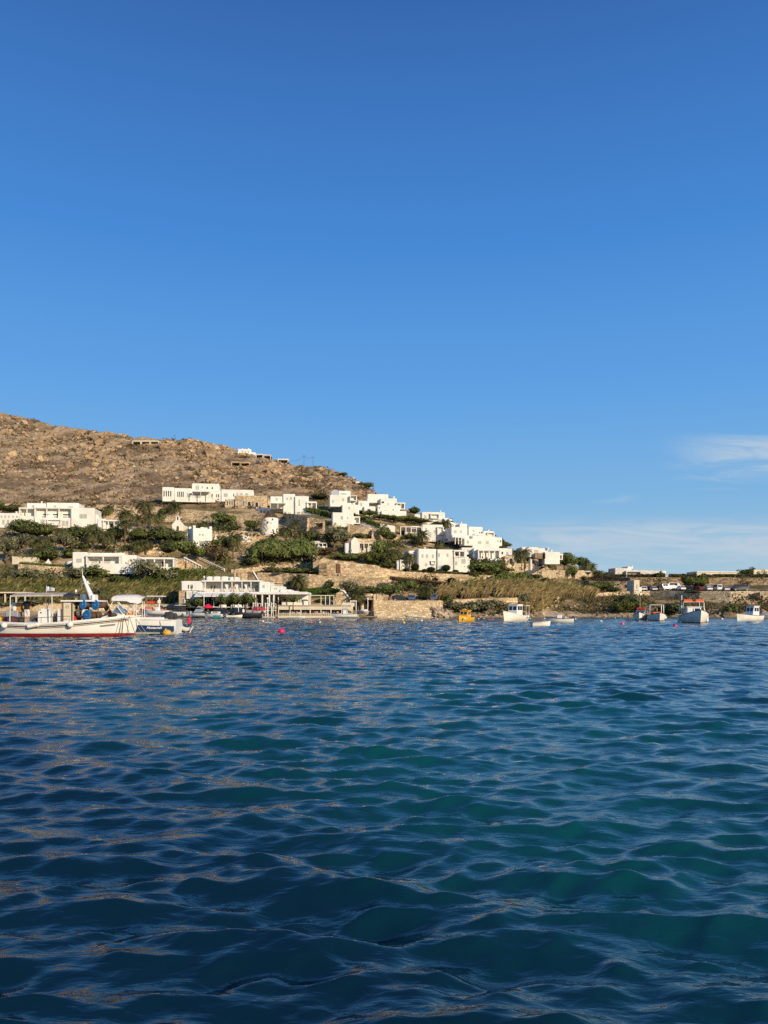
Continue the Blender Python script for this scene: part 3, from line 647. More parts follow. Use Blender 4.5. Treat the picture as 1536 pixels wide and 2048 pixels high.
# ---------------------------------------------------------------- buildings
class House:
    """a building measured in picture pixels on the plane of its front; d is metres into the hill"""
    def __init__(s, name, label, cx, base, x0, x1, cat='house', Y=None, yaw=None, group='white houses on the hillside', dY=-.5):
        if yaw is None: yaw = 7.0 if group and Y is None and cat == 'house' else 0.0
        if yaw: dY -= abs(x1-x0)*.5*.2*math.sin(R(abs(yaw)))+.6
        s.Y = Y if Y else min(G(x, base) for x in (x0, (x0+x1)/2, x1))+dY
        s.cx, s.base, s.s, s.yaw = cx, base, s.Y/F, yaw
        s.o = empty(name, P(cx, base, s.Y), R(yaw)); s.k = 1/math.cos(R(yaw)); tag(s.o, label, cat, group, cx); s.o['kind'] = 'thing'
    def X(s, px): return (px-s.cx)*s.s*s.k
    def Z(s, py): return (s.base-py)*s.s
    def block(s, x0, x1, t, b, d0=0., d1=7., mat=None, name='wall', bev=.22):
        mb = MB(); zb = s.Z(b)-(1.6 if b >= s.base-2 and name == 'wall' else 0)
        mb.box(s.X(x0), s.X(x1), d0, d1, zb, s.Z(t), bev=bev); return mb.build(name, mat or WHITE, s.o)
    def recess(s, x0, x1, t, b, d0=0., d1=7., deep=2.2, mat=None, slab=.45, cols=0, side=.35):
        """an open veranda: back wall, floor, roof slab, side cheeks and posts"""
        mat = mat or WHITE; X0, X1, Zt, Zb = s.X(x0), s.X(x1), s.Z(t), s.Z(b)
        mb = MB(); mb.box(X0, X1, d0+deep, d1, Zb, Zt-slab-.01); mb.box(X0, X0+side, d0, d0+deep-.003, Zb, Zt-slab-.01); mb.box(X1-side, X1, d0, d0+deep-.003, Zb, Zt-slab-.01)
        mb.box(X0, X1, d0, d0+deep-.003, Zb-.3, Zb-.003); o = mb.build('veranda', mat, s.o)
        mr = MB(); mr.box(X0-.1, X1+.1, d0-.15, d1, Zt-slab, Zt, bev=.1); mr.build('veranda_roof', mat, s.o)
        for i in range(cols):
            x = X0+(X1-X0)*(i+1)/(cols+1); mp = MB(); mp.box(x-.16, x+.16, d0+.05, d0+.37, Zb, Zt-slab-.003); mp.build('post', mat, o)
        return o
    def win(s, x0, x1, t, b, d=0., kind='g', parent=None):
        X0, X1, Z0, Z1 = s.X(x0), s.X(x1), s.Z(b), s.Z(t); w = min(.14, (X1-X0)*.16)
        nm = 'door' if kind == 'r' else 'window'
        mb = MB(); y0, y1 = d-.07, d+.10
        mb.box(X0, X0+w, y0, y1, Z0, Z1); mb.box(X1-w, X1, y0, y1, Z0, Z1); mb.box(X0+w, X1-w, y0+.004, y1, Z1-w, Z1); mb.box(X0+w, X1-w, y0+.004, y1, Z0, Z0+w)
        if (X1-X0) > 1.5*(Z1-Z0)*.9 and kind != 'd': xm = (X0+X1)/2; mb.box(xm-.06, xm+.06, y0+.006, y1, Z0+w, Z1-w)
        fr = mb.build(nm, WHITE if kind in 'gd' else SHUT if kind == 's' else WOOD_P, s.o)
        mp = MB(); mp.box(X0+w*.9, X1-w*.9, d-.03, d+.06, Z0+w*.9, Z1-w*.9)
        mp.build('shutter' if kind == 's' else 'pane', {'g':GLASS,'s':SHUT,'d':DARK,'r':WOOD}[kind], fr); return fr
    def arch(s, x0, x1, t, b, d=0., mat=None, name='arch', rim=None):
        """dark arched opening with a raised rim"""
        X0, X1, Z0, Z1 = s.X(x0), s.X(x1), s.Z(b), s.Z(t); xc = (X0+X1)/2; rx = (X1-X0)/2; rz = min(rx, (Z1-Z0)); zs = Z1-rz
        def pts(k): return [(xc-rx*k, Z0)]+[(xc-rx*k*math.cos(math.pi*i/10), zs+rz*k*math.sin(math.pi*i/10)) for i in range(11)]+[(xc+rx*k, Z0)]
        if rim:
            mr = MB(); a = pts(1.22); q = pts(1.0); n = len(a); vs = [(x,d-.12,z) for x,z in a]+[(x,d-.12,z) for x,z in q]+[(x,d+.1,z) for x,z in a]+[(x,d+.1,z) for x,z in q]
            fs = []
            for i in range(n-1): fs += [(i,i+1,n+i+1,n+i),(2*n+i,i,i+1,2*n+i+1)[::1],(n+i,n+i+1,3*n+i+1,3*n+i)]
            mr.add(vs, fs); mr.build('arch_rim', rim, s.o)
        mb = MB(); mb.prism(pts(1.0), d-.05, d+.08); return mb.build(name, mat or DARK, s.o)
    def pergola(s, x0, x1, t, b, d0, d1, posts=3, mat=None, slab=.22, slats=False):
        mat = mat or WHITE; X0, X1, Zt, Zb = s.X(x0), s.X(x1), s.Z(t), s.Z(b); mb = MB()
        if slats:
            mb.box(X0, X1, d0, d0+.2, Zt-slab, Zt); mb.box(X0, X1, d1-.2, d1, Zt-slab, Zt)
            n = max(3, int((X1-X0)/.5))
            for i in range(n+1): x = X0+(X1-X0)*i/n; mb.box(x-.05, x+.05, d0-.3, d1+.1, Zt+.003, Zt+.15)
        else: mb.box(X0, X1, d0, d1, Zt-slab, Zt)
        o = mb.build('pergola', mat, s.o)
        for i in range(posts):
            x = X0+.15+(X1-X0-.3)*i/max(1, posts-1); mp = MB(); mp.box(x-.12, x+.12, d0+.05, d0+.29, Zb-.4, Zt-slab-.003); mp.build('post', mat, o)
        return o
    def rail(s, x0, x1, t, b, d, mat=None, n=None):
        X0, X1, Zt, Zb = s.X(x0), s.X(x1), s.Z(t), s.Z(b); mb = MB(); n = n or max(2, int((X1-X0)/1.4))
        mb.box(X0, X1, d-.05, d+.05, Zt-.1, Zt); mb.box(X0, X1, d-.04, d+.04, (Zt+Zb)/2-.04, (Zt+Zb)/2+.04)
        for i in range(n+1): x = X0+(X1-X0)*i/n; mb.box(x-.05, x+.05, d-.055, d+.055, Zb, Zt-.1)
        return mb.build('railing', mat or WHITE, s.o)
    def chimney(s, x, w, t, b, d=2.):
        mb = MB(); X, Wd = s.X(x), w*s.s/2; mb.box(X-Wd, X+Wd, d, d+2*Wd, s.Z(b), s.Z(t), bev=.08); mb.box(X-Wd*1.25, X+Wd*1.25, d-Wd*.25, d+2.25*Wd, s.Z(t)+.003, s.Z(t)+.15); return mb.build('chimney', WHITE, s.o)

# big villa at far left
h = House('white_villa', 'largest white villa at far left, long blocks with a shaded upper veranda', 115, 1062, 45, 185)
h.block(51,87.5,1004.5,1024,3,10); h.block(88.5,151,1003,1024,3,11); h.recess(42,72,1016,1033,0,8,2.6,cols=1); h.block(42,72,1033.2,1046,0,8)
h.recess(72.2,142,1015,1036,-.6,8,1.8,cols=2); h.block(72.2,142,1036.2,1062,-.8,8); h.block(142.3,187.5,1016,1062,-1.4,9); h.chimney(78,3,1001,1004,4)
for a,b in ((85,97),(104,115),(123,138)): h.win(a,b,1026.5,1030.5,1.2,'d')
for a,b in ((84,91),(107,114),(124,132)): h.win(a,b,1031.5,1036,1.2,'s')
h.win(159,165.5,1028.5,1037,-1.4,'s'); h.win(166.5,173,1028.5,1037,-1.4,'s'); h.win(61,66,1009,1015,3,'s'); h.win(103,108,1009,1014,3,'s'); h.win(130,140,1010,1016,3,'s')
h.recess(97,124,1040,1050,-1.4,0,.5,slab=.25); h.win(125,130,1042,1052,-.8,'s'); h.win(132,137,1042,1052,-.8,'s'); h.win(86,92,1040,1047,-.8,'s'); h.win(148,151.5,1048,1052,-1.4,'d')
mb = MB(); mb.prism([(h.X(187.8),h.Z(1064)),(h.X(187.8),h.Z(1027)),(h.X(192),h.Z(1029)),(h.X(205),h.Z(1054)),(h.X(205),h.Z(1064))], .5, 5); mb.build('side_wing', WHITE, h.o)
h = House('white_annex', 'low white row building at the left edge, small shuttered windows', 10, 1053, -20, 38)
h.block(-40,39,1026,1053,0,7); h.chimney(28,3,1022,1026)
for x in (2,9,16,24,31): h.win(x,x+3,1031,1035,0,'s')
for x in (5,14,22,29): h.win(x,x+4,1040,1049,0,'s')
h = House('white_bungalow', 'low flat white bungalow with dark verandas between palms, left of the chapel', 225, 1058, 196, 252)
h.recess(206,250,1040,1056,0,6,2.2,cols=3); h.block(195,211,1037,1058,.6,6); h.block(211.3,248,1037,1042,3.2,6); h.win(216,228,1046,1054,2.2,'d'); h.win(232,246,1046,1054,2.2,'d')
# chapel
h = House('white_chapel', 'small white chapel with curved gable and bell opening', 355.5, 1062, 345, 366, 'chapel')
sh = [(-11.5,0),(-11.5,13),(-9,16),(-5.5,19),(-3.8,23),(-3.2,28),(-1.6,30),(0,31.5),(1.6,30),(3.2,28),(3.8,23),(5.5,19),(9,16),(11.5,13),(11.5,0)]
mb = MB(); mb.prism([(x*h.s, z*h.s-(1.0 if z == 0 else 0)) for x,z in sh], 0, .7); mb.build('gable', WHITE, h.o)
h.block(345,366,1049,1062,.705,7,name='nave'); h.arch(354.2,356.8,1033,1040,0,DARK,'bell_opening'); h.arch(353,358,1052,1061.5,0,WOOD,'door')
mb = MB(); z = 31.5*h.s; mb.box(-.05,.05,.3,.4,z-.1,z+1.0); mb.box(-.3,.3,.31,.39,z+.55,z+.65); mb.build('cross', WHITE, h.o)
# tower
h = House('white_tower', 'white square crenellated tower with its left face in blue shade', 407, 1094, 378, 422, 'tower house', yaw=33)
h.block(389,422,1057,1094,0,5.0,bev=.1)
for x in (389,417.5): 
    for d in (0,4.1): h.block(x,x+4.5,1052,1056.8,d,d+.9,name='merlon',bev=.05)
h.block(402,409,1054.5,1056.8,0,.6,name='merlon',bev=.05); h.win(399,402,1068,1071.5,0,'d'); h.win(404.5,407.5,1068,1071.5,0,'d'); h.win(399.5,411.5,1082,1089,0,'s')
# low double terrace house
h = House('terrace_house', 'low wide white house with two roofed terraces and a lower storey', 250, 1137, 152, 345)
h.block(150,178,1105,1137,-.4,8); h.recess(178.2,243,1111,1128,-1.6,8,2.6,cols=1); h.block(150,243,1104,1111,4,9); h.block(178.2,271,1128.3,1137,-1.6,8)
h.block(243.2,272,1110,1128,0,8); h.recess(289,346,1115,1134,-1.0,7,2.6,cols=2); h.block(289,346,1134.3,1138,-1,7); h.block(243.5,335,1111.5,1116,5,9)
mb = MB(); n = 10; xc, rr = h.X(281), 10*h.s; mb.prism([(xc-rr, h.Z(1137))]+[(xc-rr*math.cos(math.pi*i/n), h.Z(1127)+rr*math.sin(math.pi*i/n)*1.05) for i in range(n+1)]+[(xc+rr, h.Z(1137))], -1.9, 5); mb.build('vaulted_bay', GREYW, h.o)
h.win(158,168,1118,1126,-.4,'s'); h.win(183,196,1119,1127.5,1.0,'s'); h.win(205,221,1119,1127.5,1.0,'s'); h.win(250,254,1124,1128,0,'d'); h.win(295,308,1121,1133.5,1.6,'s'); h.win(318,328,1121,1133.5,1.6,'d')
h = House('lower_storey', 'white lower storey standing in bushes under the double terrace house', 242, 1153, 214, 270, Y=G(242,1150)-1)
h.block(213,271,1137.5,1153,0,5); h.recess(214,271,1131,1139.5,-1,4,1.0,slab=.35); h.win(249.5,253.5,1143,1149,0,'d'); h.win(220,226,1143,1151,0,'s')
# long villa on the upper hillside
h = House('hillside_villa', 'long white villa high on the rocky slope with tall dark windows', 415, 996, 328, 500)
h.block(327.5,350.5,976,997,-.5,8); h.block(350.8,383.5,977,997,.3,8); h.block(383.7,437,966,981,1.5,9); h.block(380,441,980.3,997,.6,9); h.block(441.2,505,978,995,.2,8)
for x in (330,334.3,338.6,342.8): h.win(x,x+3,983,995,-.5,'g')
for x in (356,359.6,363.2,366.5): h.win(x,x+2.7,983.5,995,.3,'g')
for x in (375,379.5): h.win(x,x+3,986.5,995,.3,'s')
for x in (391,395): h.win(x,x+3,971,979,1.5,'s')
for x in (412,422): h.win(x,x+4,972.5,977.5,1.5,'d')
h.win(403,405.5,971,977,1.5,'s'); h.pergola(386,420,984.5,996,-2.5,.5,3,PALEW); h.win(422,425.5,987,993.5,.6,'d'); h.win(431.5,434,987,994,.6,'d'); h.win(435,438,987,994,.6,'d'); h.win(390,402,988,995.5,.6,'s')
h.win(447,454.5,986,992.5,.2,'s'); h.win(465,467.5,986,992.5,.2,'d'); h.win(472,475,985,990,.2,'s'); h.win(479,484,985,988.5,.2,'s'); h.win(489,495,985,988.5,.2,'s')
# brown stone house below it
h = House('stone_house', 'long brown stone house with dark doorways below the hillside villa', 500, 1013, 455, 534, group=None)
h.block(469,533,991,1014,0,7,STONE); h.block(449,469,998,1013,.8,6,STONE); h.win(486,489.5,1001,1012.5,0,'d'); h.win(495,502,1003,1012.5,0,'d'); h.win(510,517,1004,1013,0,'d'); h.win(476,482,1004,1010,0,'s')
for x in (453,457.5,462): h.win(x,x+3,1001,1011,.8,'g')
h.block(533.2,546,998,1010,1.5,5,STONE)
# cubic house above the windmill
h = House('cubic_house', 'white cubic house of three blocks above the windmill', 585, 1022, 542, 630)
h.block(541,566,992.5,1017,1.,8); h.block(566.2,590,987.5,1020,.4,8); h.block(589.5,617,992.3,1023,-.5,7); h.recess(613,633,1004,1022,-1.2,4,1.8,cols=1); h.pergola(541,572,1008,1017,-3,1,3)
h.win(573,576,995,1000,.4,'s'); h.win(580,584,994,999.5,.4,'s'); h.win(597,600,999,1012,-.5,'s'); h.win(552,556,996,1001,1,'s'); h.block(603,633,1001,1005,1.5,6); h.win(620,627,1010,1020,.6,'d')
# tall stacked house under the crag
h = House('stacked_house', 'tall stacked white house with grey barrel roof under the crag', 705, 1027, 662, 750)
h.block(679,703,978,992,5,11); h.block(660,695,990,1013,1,9); h.block(684,718,1009.5,1027,-.5,8); h.block(695.2,714.5,991,1012,1.6,9); h.block(716,738,1001,1020,-.2,7); h.block(727,750,1013,1030,-1.5,6)
mb = MB(); xc, rr = h.X(671.5), 8.5*h.s; mb.prism([(xc-rr,h.Z(990))]+[(xc-rr*math.cos(math.pi*i/10), h.Z(986)+8*h.s*math.sin(math.pi*i/10)) for i in range(11)]+[(xc+rr,h.Z(990))], 2, 9); mb.build('barrel_roof', GREYW, h.o)
h.recess(700,714,991,1000,-.2,2,1.4,slab=.25); h.win(665,668,1000,1006,1,'s'); h.win(685,689,996,1002,1,'s'); h.win(697,700,1014,1019,-.5,'s'); h.win(721,724,1006,1012,-.2,'s'); h.win(733.5,741,1018,1024,-1.5,'g'); h.win(703,707,1002,1008,1.6,'s'); h.win(683,694,983,986,5,'s'); h.chimney(737,3,996,1001)
h = House('slope_house', 'white house stepping down the slope right of the stacked house', 775, 1030, 740, 806)
h.block(737,779,985.5,1003,4,10); h.block(762,795,995,1013,2,9); h.block(755,800,1010,1033,0,8); h.recess(794,811,1004,1016,1,6,2,cols=1); h.win(764,770,1001,1006,2,'d'); h.win(776,779,1005,1010,2,'s'); h.win(758,760.5,1014,1018,0,'d'); h.win(784,789,1018,1021,0,'d'); h.win(768,776,1020,1027,0,'s'); h.chimney(790,3,991,995,3); h.block(762,812,1022,1034,-1.2,3)
h = House('square_house', 'small low white square house on top of the buttressed wall', 692, 1044, 668, 720)
h.block(665,707,1025,1045,0,7); h.recess(707.2,720,1032,1045,.5,5,1.5); h.win(682,686,1032,1039,0,'s'); h.win(694,696.5,1034,1038,0,'s')
# ridge houses
h = House('ridge_house', 'white ridge house with sloping outline below the sky, above dark hedges', 868, 1042, 836, 900)
h.block(845,892,1023,1043,2,9); h.block(831,848,1027,1041,3,8); h.recess(862,880,1026,1035,1,5,1.4); h.block(888,905,1035,1052,1,7); h.block(900,914,1043,1056,1.5,6); h.chimney(883,2.5,1020,1023); h.block(896,912,1047,1061,.5,6); h.block(911,928,1044,1056,4,9); h.block(917,936,1049,1060,2.5,8); h.win(921,925,1051,1055,2.5,'s'); h.win(901,905,1051,1057,.5,'s'); h.win(850,854,1029,1035,2,'s'); h.win(893,898,1041,1046,1,'s')
h = House('pergola_house', 'white house with a long pergola wing left of a palm, mid slope', 862, 1074, 815, 902)
h.block(844,886,1049,1074,0,8); h.block(886.2,903,1066,1075,.3,6); h.pergola(800,844,1054,1073,-.5,3,5); h.block(812,844,1056,1073,3,7,PALEW); h.block(886,900,1058,1067,2,7); h.block(826,845,1050,1057,4,9); h.chimney(858,2.5,1046,1049); h.win(850,854,1056,1063,0,'s'); h.win(876,884,1056,1066,0,'d'); h.win(868,871,1060,1066,0,'s'); h.recess(874,887,1054,1068,-.8,0,.6,slab=.2)
h = House('stepped_house', 'large white stepped house climbing the right ridge in five blocks', 955, 1096, 905, 1005, yaw=14)
h.block(907,942,1053,1074,3,10); h.block(930,946,1044,1056,6,11); h.block(941.2,971,1052,1076,2.4,10); h.block(969,992,1061,1095,1,9); h.block(943,988,1072,1097,-.5,8); h.block(991.5,1011,1072.5,1090,2,8); h.block(905,948,1070,1082,1,6)
h.block(950,972,1066,1080,.6,5); h.block(985,1000,1086,1097,-.2,4); h.block(925,945,1078,1092,-1.2,4); h.pergola(905,926,1076,1088,-2,1,4); h.win(954,958,1069,1074,.6,'d'); h.win(931,935,1082,1088,-1.2,'s'); h.chimney(936,2.5,1041,1044,7); h.chimney(985,2.5,1058,1061,3); h.rail(943,988,1069.5,1072,-.3,n=14); h.win(913,918,1060,1066,3,'s'); h.win(925,929,1060,1065,3,'s'); h.win(950,953,1058,1063,2.4,'s'); h.win(963,966,1062,1066,2.4,'d'); h.recess(976,991,1064,1073,.2,3,1.2,slab=.25); h.win(955,962,1082,1088,-.5,'s'); h.win(972,977,1082,1088,-.5,'s'); h.win(1000,1003,1078,1082,2,'s'); h.win(1006,1009,1078,1083,2,'d')
# corner villa
h = House('corner_villa', 'big white corner villa with clipped bushes along its front', 880, 1142, 795, 942, yaw=12, Y=Y0(880,1141)-1)
h.block(836,873,1098,1143,0,9); h.block(873.2,906,1099,1144,-.6,9); h.block(906.2,937,1113,1146,-1,8); h.recess(906.2,930,1100,1114,-1,8,2.4,cols=1); h.block(930.2,937,1102,1112.8,1,8); h.block(820,836,1101,1143,2,8); h.recess(799,818,1121,1140,-.5,6,1.6,slab=.3); h.block(793,800,1122,1142,0,6)
for x,t in ((843,1109),(852,1109),(864,1109),(875,1107),(892.5,1107)): h.win(x,x+3.5,t,t+7,-.6 if x > 873 else 0,'s')
for x in (850,863): h.win(x,x+4,1127,1133,0,'s')
h.recess(861,871,1122,1127,-.6,0,.4,slab=.15); h.win(909,913,1123,1130,-1,'s'); h.win(922,930,1118,1127,-1,'s'); h.win(914,920,1104,1112,1.4,'d'); h.arch(876,882,1131,1142,-.6,GREYW,'arch'); h.pergola(937,941,1117,1144,-1,4,1); h.chimney(853,2.5,1095,1098)
# house with arched annex
h = House('arched_house', 'low white house with arched stone annex beside the uphill road', 990, 1120, 930, 1036)
h.block(948,1027,1096,1121,1,8); h.block(926,949,1094,1108,3,8); h.block(974,1027,1094,1100,4,9); h.recess(955,1000,1099,1117,-.4,4,2.,cols=3); h.block(952,1002,1117.2,1123,-1,4); h.win(1004,1009,1102,1109,1,'d'); h.win(1015,1019,1103,1110,1,'s'); h.win(930,934,1098,1103,3,'s'); h.win(938,942,1098,1103,3,'s'); h.win(966,971,1105,1112,1.6,'d'); h.win(984,989,1105,1112,1.6,'d')
h.block(1006,1041,1112.5,1131,-1.8,4,STONE_P,name='annex'); h.arch(1015.5,1023,1117,1126,-1.8,DARK,'arch',WHITE); h.arch(1030.5,1037.5,1118,1127,-1.8,DARK,'arch',WHITE); h.block(1060,1064,1118,1130,-1,1)
# gabled house with pergola (mid slope)
h = House('gabled_house', 'white gabled house with stone roof and open pergola above the beige wall', 715, 1106, 694, 752)
mb = MB(); mb.prism([(h.X(702),h.Z(1107)),(h.X(702),h.Z(1082)),(h.X(708),h.Z(1075)),(h.X(713),h.Z(1077)),(h.X(717.5),h.Z(1086)),(h.X(717.5),h.Z(1107))], -.6, 6); mb.build('gable', WHITE, h.o)
h.block(690,702,1086,1106,.4,5); mb = MB(); mb.prism([(h.X(712),h.Z(1076)),(h.X(752),h.Z(1076.5)),(h.X(752),h.Z(1086)),(h.X(716),h.Z(1086))], 1.6, 6); mb.build('roof', STONE, h.o)
h.block(717.6,750,1086.5,1104,2.6,6,CREAM); h.pergola(717.6,747,1085.5,1103,-.4,2.6,4); h.win(698,700,1099,1103.5,.4,'d'); h.win(701.2,703.4,1099,1103.5,-.6,'d'); h.win(719,723,1090,1100,2.6,'d'); h.win(725,730,1090,1100,2.6,'d'); h.win(734,744,1092,1102,2.6,'s')
h = House('garden_cottage', 'small white cottage half hidden by trees below the buttressed wall', 640, 1098, 628, 653)
h.block(627,640,1082,1096,0,4,PALEW); h.pergola(636,654,1086,1097,-1,2,3); h.block(640.2,654,1092,1097,-.5,2)
h = House('crag_house', 'tiny white roof peeping over the crag near the skyline', 717, 967, 712, 722)
h.block(711,722,963,968,0,4); h.block(719,729,967,972,1,4)
# right end of the village
h = House('knoll_house', 'white house of three blocks on the knoll above the uphill road', 1080, 1117, 1046, 1120)
h.block(1046,1080,1093.5,1113,2,9); h.block(1080.2,1102,1095,1112,3,10); h.block(1089,1121,1103.5,1119,0,7); h.recess(1121.2,1129,1107,1117,1,5,1.5); h.win(1072,1080,1099,1106,2,'s'); h.chimney(1101,3,1094,1098); h.block(1070,1089,1106,1117,.5,4,STONE_D,name='base_wall'); h.block(1088,1091,1106,1117,-.2,4,DARK,name='shaded_door'); h.chimney(1108,3,1099,1104)
h = House('gate_huts', 'pair of small white gate pillars beside the top of the uphill road', 1099, 1122, 1092, 1106, 'gate')
h.block(1091,1097,1117,1124,0,1.2,name='pillar'); h.block(1101,1107,1117,1124,0,1.2,name='pillar')
h = House('flat_ridge_house', 'low pale house with white chimney block on the flat ridge', 1285, 1153, 1232, 1334)
h.block(1230,1258,1136,1152,1,8,PALEW); h.block(1258.2,1267,1132.5,1150,2,8); h.chimney(1268,3.5,1132,1137,2); h.block(1258.5,1300,1140,1152,1.4,7,PALEW); h.recess(1250,1281,1142,1154,-.6,5,1.4,mat=PALEW); h.block(1281.5,1324,1141,1154,.6,7,PALEW); h.block(1324.2,1334,1141,1157,-.4,6); h.block(1288,1298,1139.5,1141.2,3,5)
for x in (1236,1262,1272,1292,1306): h.win(x,x+4,1145,1150,[1,1.4,.8,.6,.6][(x>1240)+(x>1270)+(x>1280)+(x>1300)],'s')
h = House('long_ridge_house', 'long low white flat roofed house on the ridge behind ragged bushes', 1435, 1154, 1393, 1478)
h.block(1391,1479,1144,1154,0,8,CREAM); h.block(1391,1480,1143,1144.6,-.3,8.3,name='roof',bev=.05)
for x in (1400,1412,1426,1440,1452,1466): h.win(x,x+3.4,1147.5,1152,0,'s')
h = House('edge_house', 'pale house at the right edge beyond dark ridge trees', 1530, 1154, 1510, 1550)
h.block(1506,1570,1139,1153,0,8,CREAM); h.win(1515,1520,1143,1149,0,'s'); h.win(1527,1531,1143,1149,0,'s')
h = House('road_house', 'narrow cream house end lit by the sun at the end of the car park wall', 1274, 1183, 1268, 1282)
h.block(1267.5,1279.5,1160,1184,0,5,CREAM,bev=.08); h.block(1279.8,1286,1174,1184,.6,4,WHITE,bev=.08); h.win(1272.5,1275,1169,1178,0,'s'); h.win(1269.5,1276.5,1179,1182.5,0,'g')
for w_ in WALLS:
    if w_['label'].startswith('grey brown stone wall'):
        for x0,x1 in ((1219.5,1228),(1248,1258)):
            Yw = Y0(x0,1182)-.4; o0 = w_['obj'].location; a = P(x0,1175.5,Yw)-o0; b = P(x1,1168.5,Yw)-o0; mb = MB(); mb.box(a.x,b.x,a.y-.02,a.y+.25,a.z,b.z); fr = MB()
            fr.box(a.x-.12,b.x+.12,a.y-.08,a.y-.025,b.z,b.z+.15); fr.box(a.x-.12,a.x,a.y-.08,a.y-.025,a.z,b.z-.003); fr.box(b.x,b.x+.12,a.y-.08,a.y-.025,a.z,b.z-.003)
            f_ = fr.build('opening', PALEW, w_['obj']); mb.build('shade', DARK, f_)
    if w_['label'].startswith('grey stone roadside'):
        Yw = Y0(1512,1209)-.42; o0 = w_['obj'].location; q = [P(x,y,Yw)-o0 for x,y in ((1508,1197),(1520,1196),(1520,1184.3),(1504,1187.5))]
        mb = MB(); mb.prism([(p.x,p.z) for p in q], q[0].y-.03, q[0].y+.2); mb.build('culvert_opening', DARK, w_['obj'])
    if w_['label'].startswith('tall sunlit'):
        Yw = Y0(677,1155)-.42; o0 = w_['obj'].location
        for x0,x1,t,b in ((673.5,681,1128,1151),):
            a = P(x0,b,Yw)-o0; c = P(x1,t,Yw)-o0; mb = MB(); mb.box(a.x,c.x,a.y-.05,a.y+.3,a.z,c.z); mb.build('doorway', WOOD, w_['obj'])
        a = P(637,1150,Yw-3)-o0; c = P(653,1127,Yw-3)-o0; mb = MB(); mb.box(a.x,c.x,a.y,a.y+4,a.z,c.z,bev=.15); mb.build('buttress', STONE_D, w_['obj'])
    if w_['label'].startswith('long sloping buttressed'):
        o0 = w_['obj'].location
        for x,b in ((617,1064),(648,1069),(671,1070),(698,1071),(746,1079)):
            Yw = Y0(x,b)-.35; t = pl(w_['top'],x)+2; z0 = P(x,b,Yw).z-o0.z; z1 = P(x,t,Yw).z-o0.z; X = P(x,b,Yw).x-o0.x; y = Yw-o0.y
            mb = MB(); vs = [(X-.45,y,z0),(X+.45,y,z0),(X+.45,y-1.9,z0),(X-.45,y-1.9,z0),(X-.35,y,z1),(X+.35,y,z1),(X+.35,y-.25,z1),(X-.35,y-.25,z1)]
            mb.add(vs,[(0,3,2,1),(4,5,6,7),(0,1,5,4),(1,2,6,5),(2,3,7,6),(3,0,4,7)]); mb.build('buttress', STONE, w_['obj'])
    if w_['label'].startswith('stone wall with white arches'):
        o0 = w_['obj'].location
        for x0,x1,t in ((428,436,1068),(451,460,1070),(480,502,1069)):
            Yw = Y0((x0+x1)/2,1086.5)-.45; c = P((x0+x1)/2,1084.5,Yw)-o0; r_ = (x1-x0)/2*Yw/F; ht = (1084.5-t)*Yw/F
            mb = MB(); mb.prism([(c.x-r_*math.cos(math.pi*i/12), c.z+ht*math.sin(math.pi*i/12)) for i in range(13)], c.y-.12, c.y+.3); mb.build('blind_arch', WHITE, w_['obj'])
# ruins and shelters on the hill
def shelter(label, x0, x1, t, b, n, mat, tilt=0):
    h = House('stone_shelter', label, (x0+x1)/2, b, x0, x1, 'shelter', group='open shelters on the rocky hill', dY=-3)
    m = (x1-x0)/n
    for i in range(n):
        a = x0+m*i; dz = tilt*(i/n); h.block(a+.3,a+m-.3,t+dz,t+dz+2.2,0,5,mat,name='roof_slab',bev=.05); h.block(a+.3,a+1.6,t+dz+2.3,b+dz,0,.6,mat,name='pillar',bev=.03); h.block(a+m-1.7,a+m-.4,t+dz+2.3,b+dz,0,.6,mat,name='pillar',bev=.03); h.block(a+.3,a+m-.3,t+dz+2.3,b+dz,4.2,5,DARK,name='back_wall',bev=.03)
shelter('row of pale concrete shelters high on the bare hill, three bays', 264, 318, 881, 889, 3, CREAM)
shelter('dark stone shelter with pillars on the slope, longer and lower than the others', 462, 500, 923, 932, 2, STONE_P, 2)
shelter('small roofed pergola on the skyline right of the white skyline house', 511, 542, 907.5, 918, 2, PALEW, 3)
shelter('rightmost flat shelter on the skyline, low and white', 555, 577, 917.5, 925, 1, WHITE)
h = House('skyline_house', 'white house standing on the skyline at the hilltop', 493, 910, 478, 508)
h.block(476,502,898,911,0,6); h.block(499,511,904,913,.6,6); h.chimney(497,2,895.5,898); h.chimney(485,2,896,898)
for x in (484,490,496): h.win(x,x+2.2,902,906,0,'s')

# windmill
Yw = G(540,1066)-1.5; o = empty('windmill', P(540,1069,Yw)); s_ = Yw/F; tag(o, 'round white windmill with brown thatched cone roof and bare sail spokes', 'windmill', None, 540)
mb = MB(); mb.lathe([(17.2*s_,-2),(17.2*s_,0),(16.8*s_,12*s_),(16.4*s_,33*s_),(0,33*s_)], 28); mb.build('tower', WHITE, o)
mb = MB(); mb.lathe([(17*s_,32.6*s_),(16.6*s_,34*s_),(9*s_,42*s_),(2.5*s_,47*s_),(0,47.6*s_)], 24); mb.build('roof', THATCH, o)
for (x,z,w_) in ((-2.2,20,2.6),(7.5,27,2.6),(8,5,3.0)):
    d = -math.sqrt(max(0,(16.9*s_)**2-(x*s_)**2)); mb = MB(); mb.box(x*s_-w_*s_/2-.1, x*s_+w_*s_/2+.1, d-.06, d+.5, z*s_-.1, z*s_+w_*s_*1.2+.1); f_ = mb.build('window', WHITE, o)
    mb = MB(); mb.box(x*s_-w_*s_/2, x*s_+w_*s_/2, d-.1, d+.3, z*s_, z*s_+w_*s_*1.2); mb.build('pane', DARK, f_)
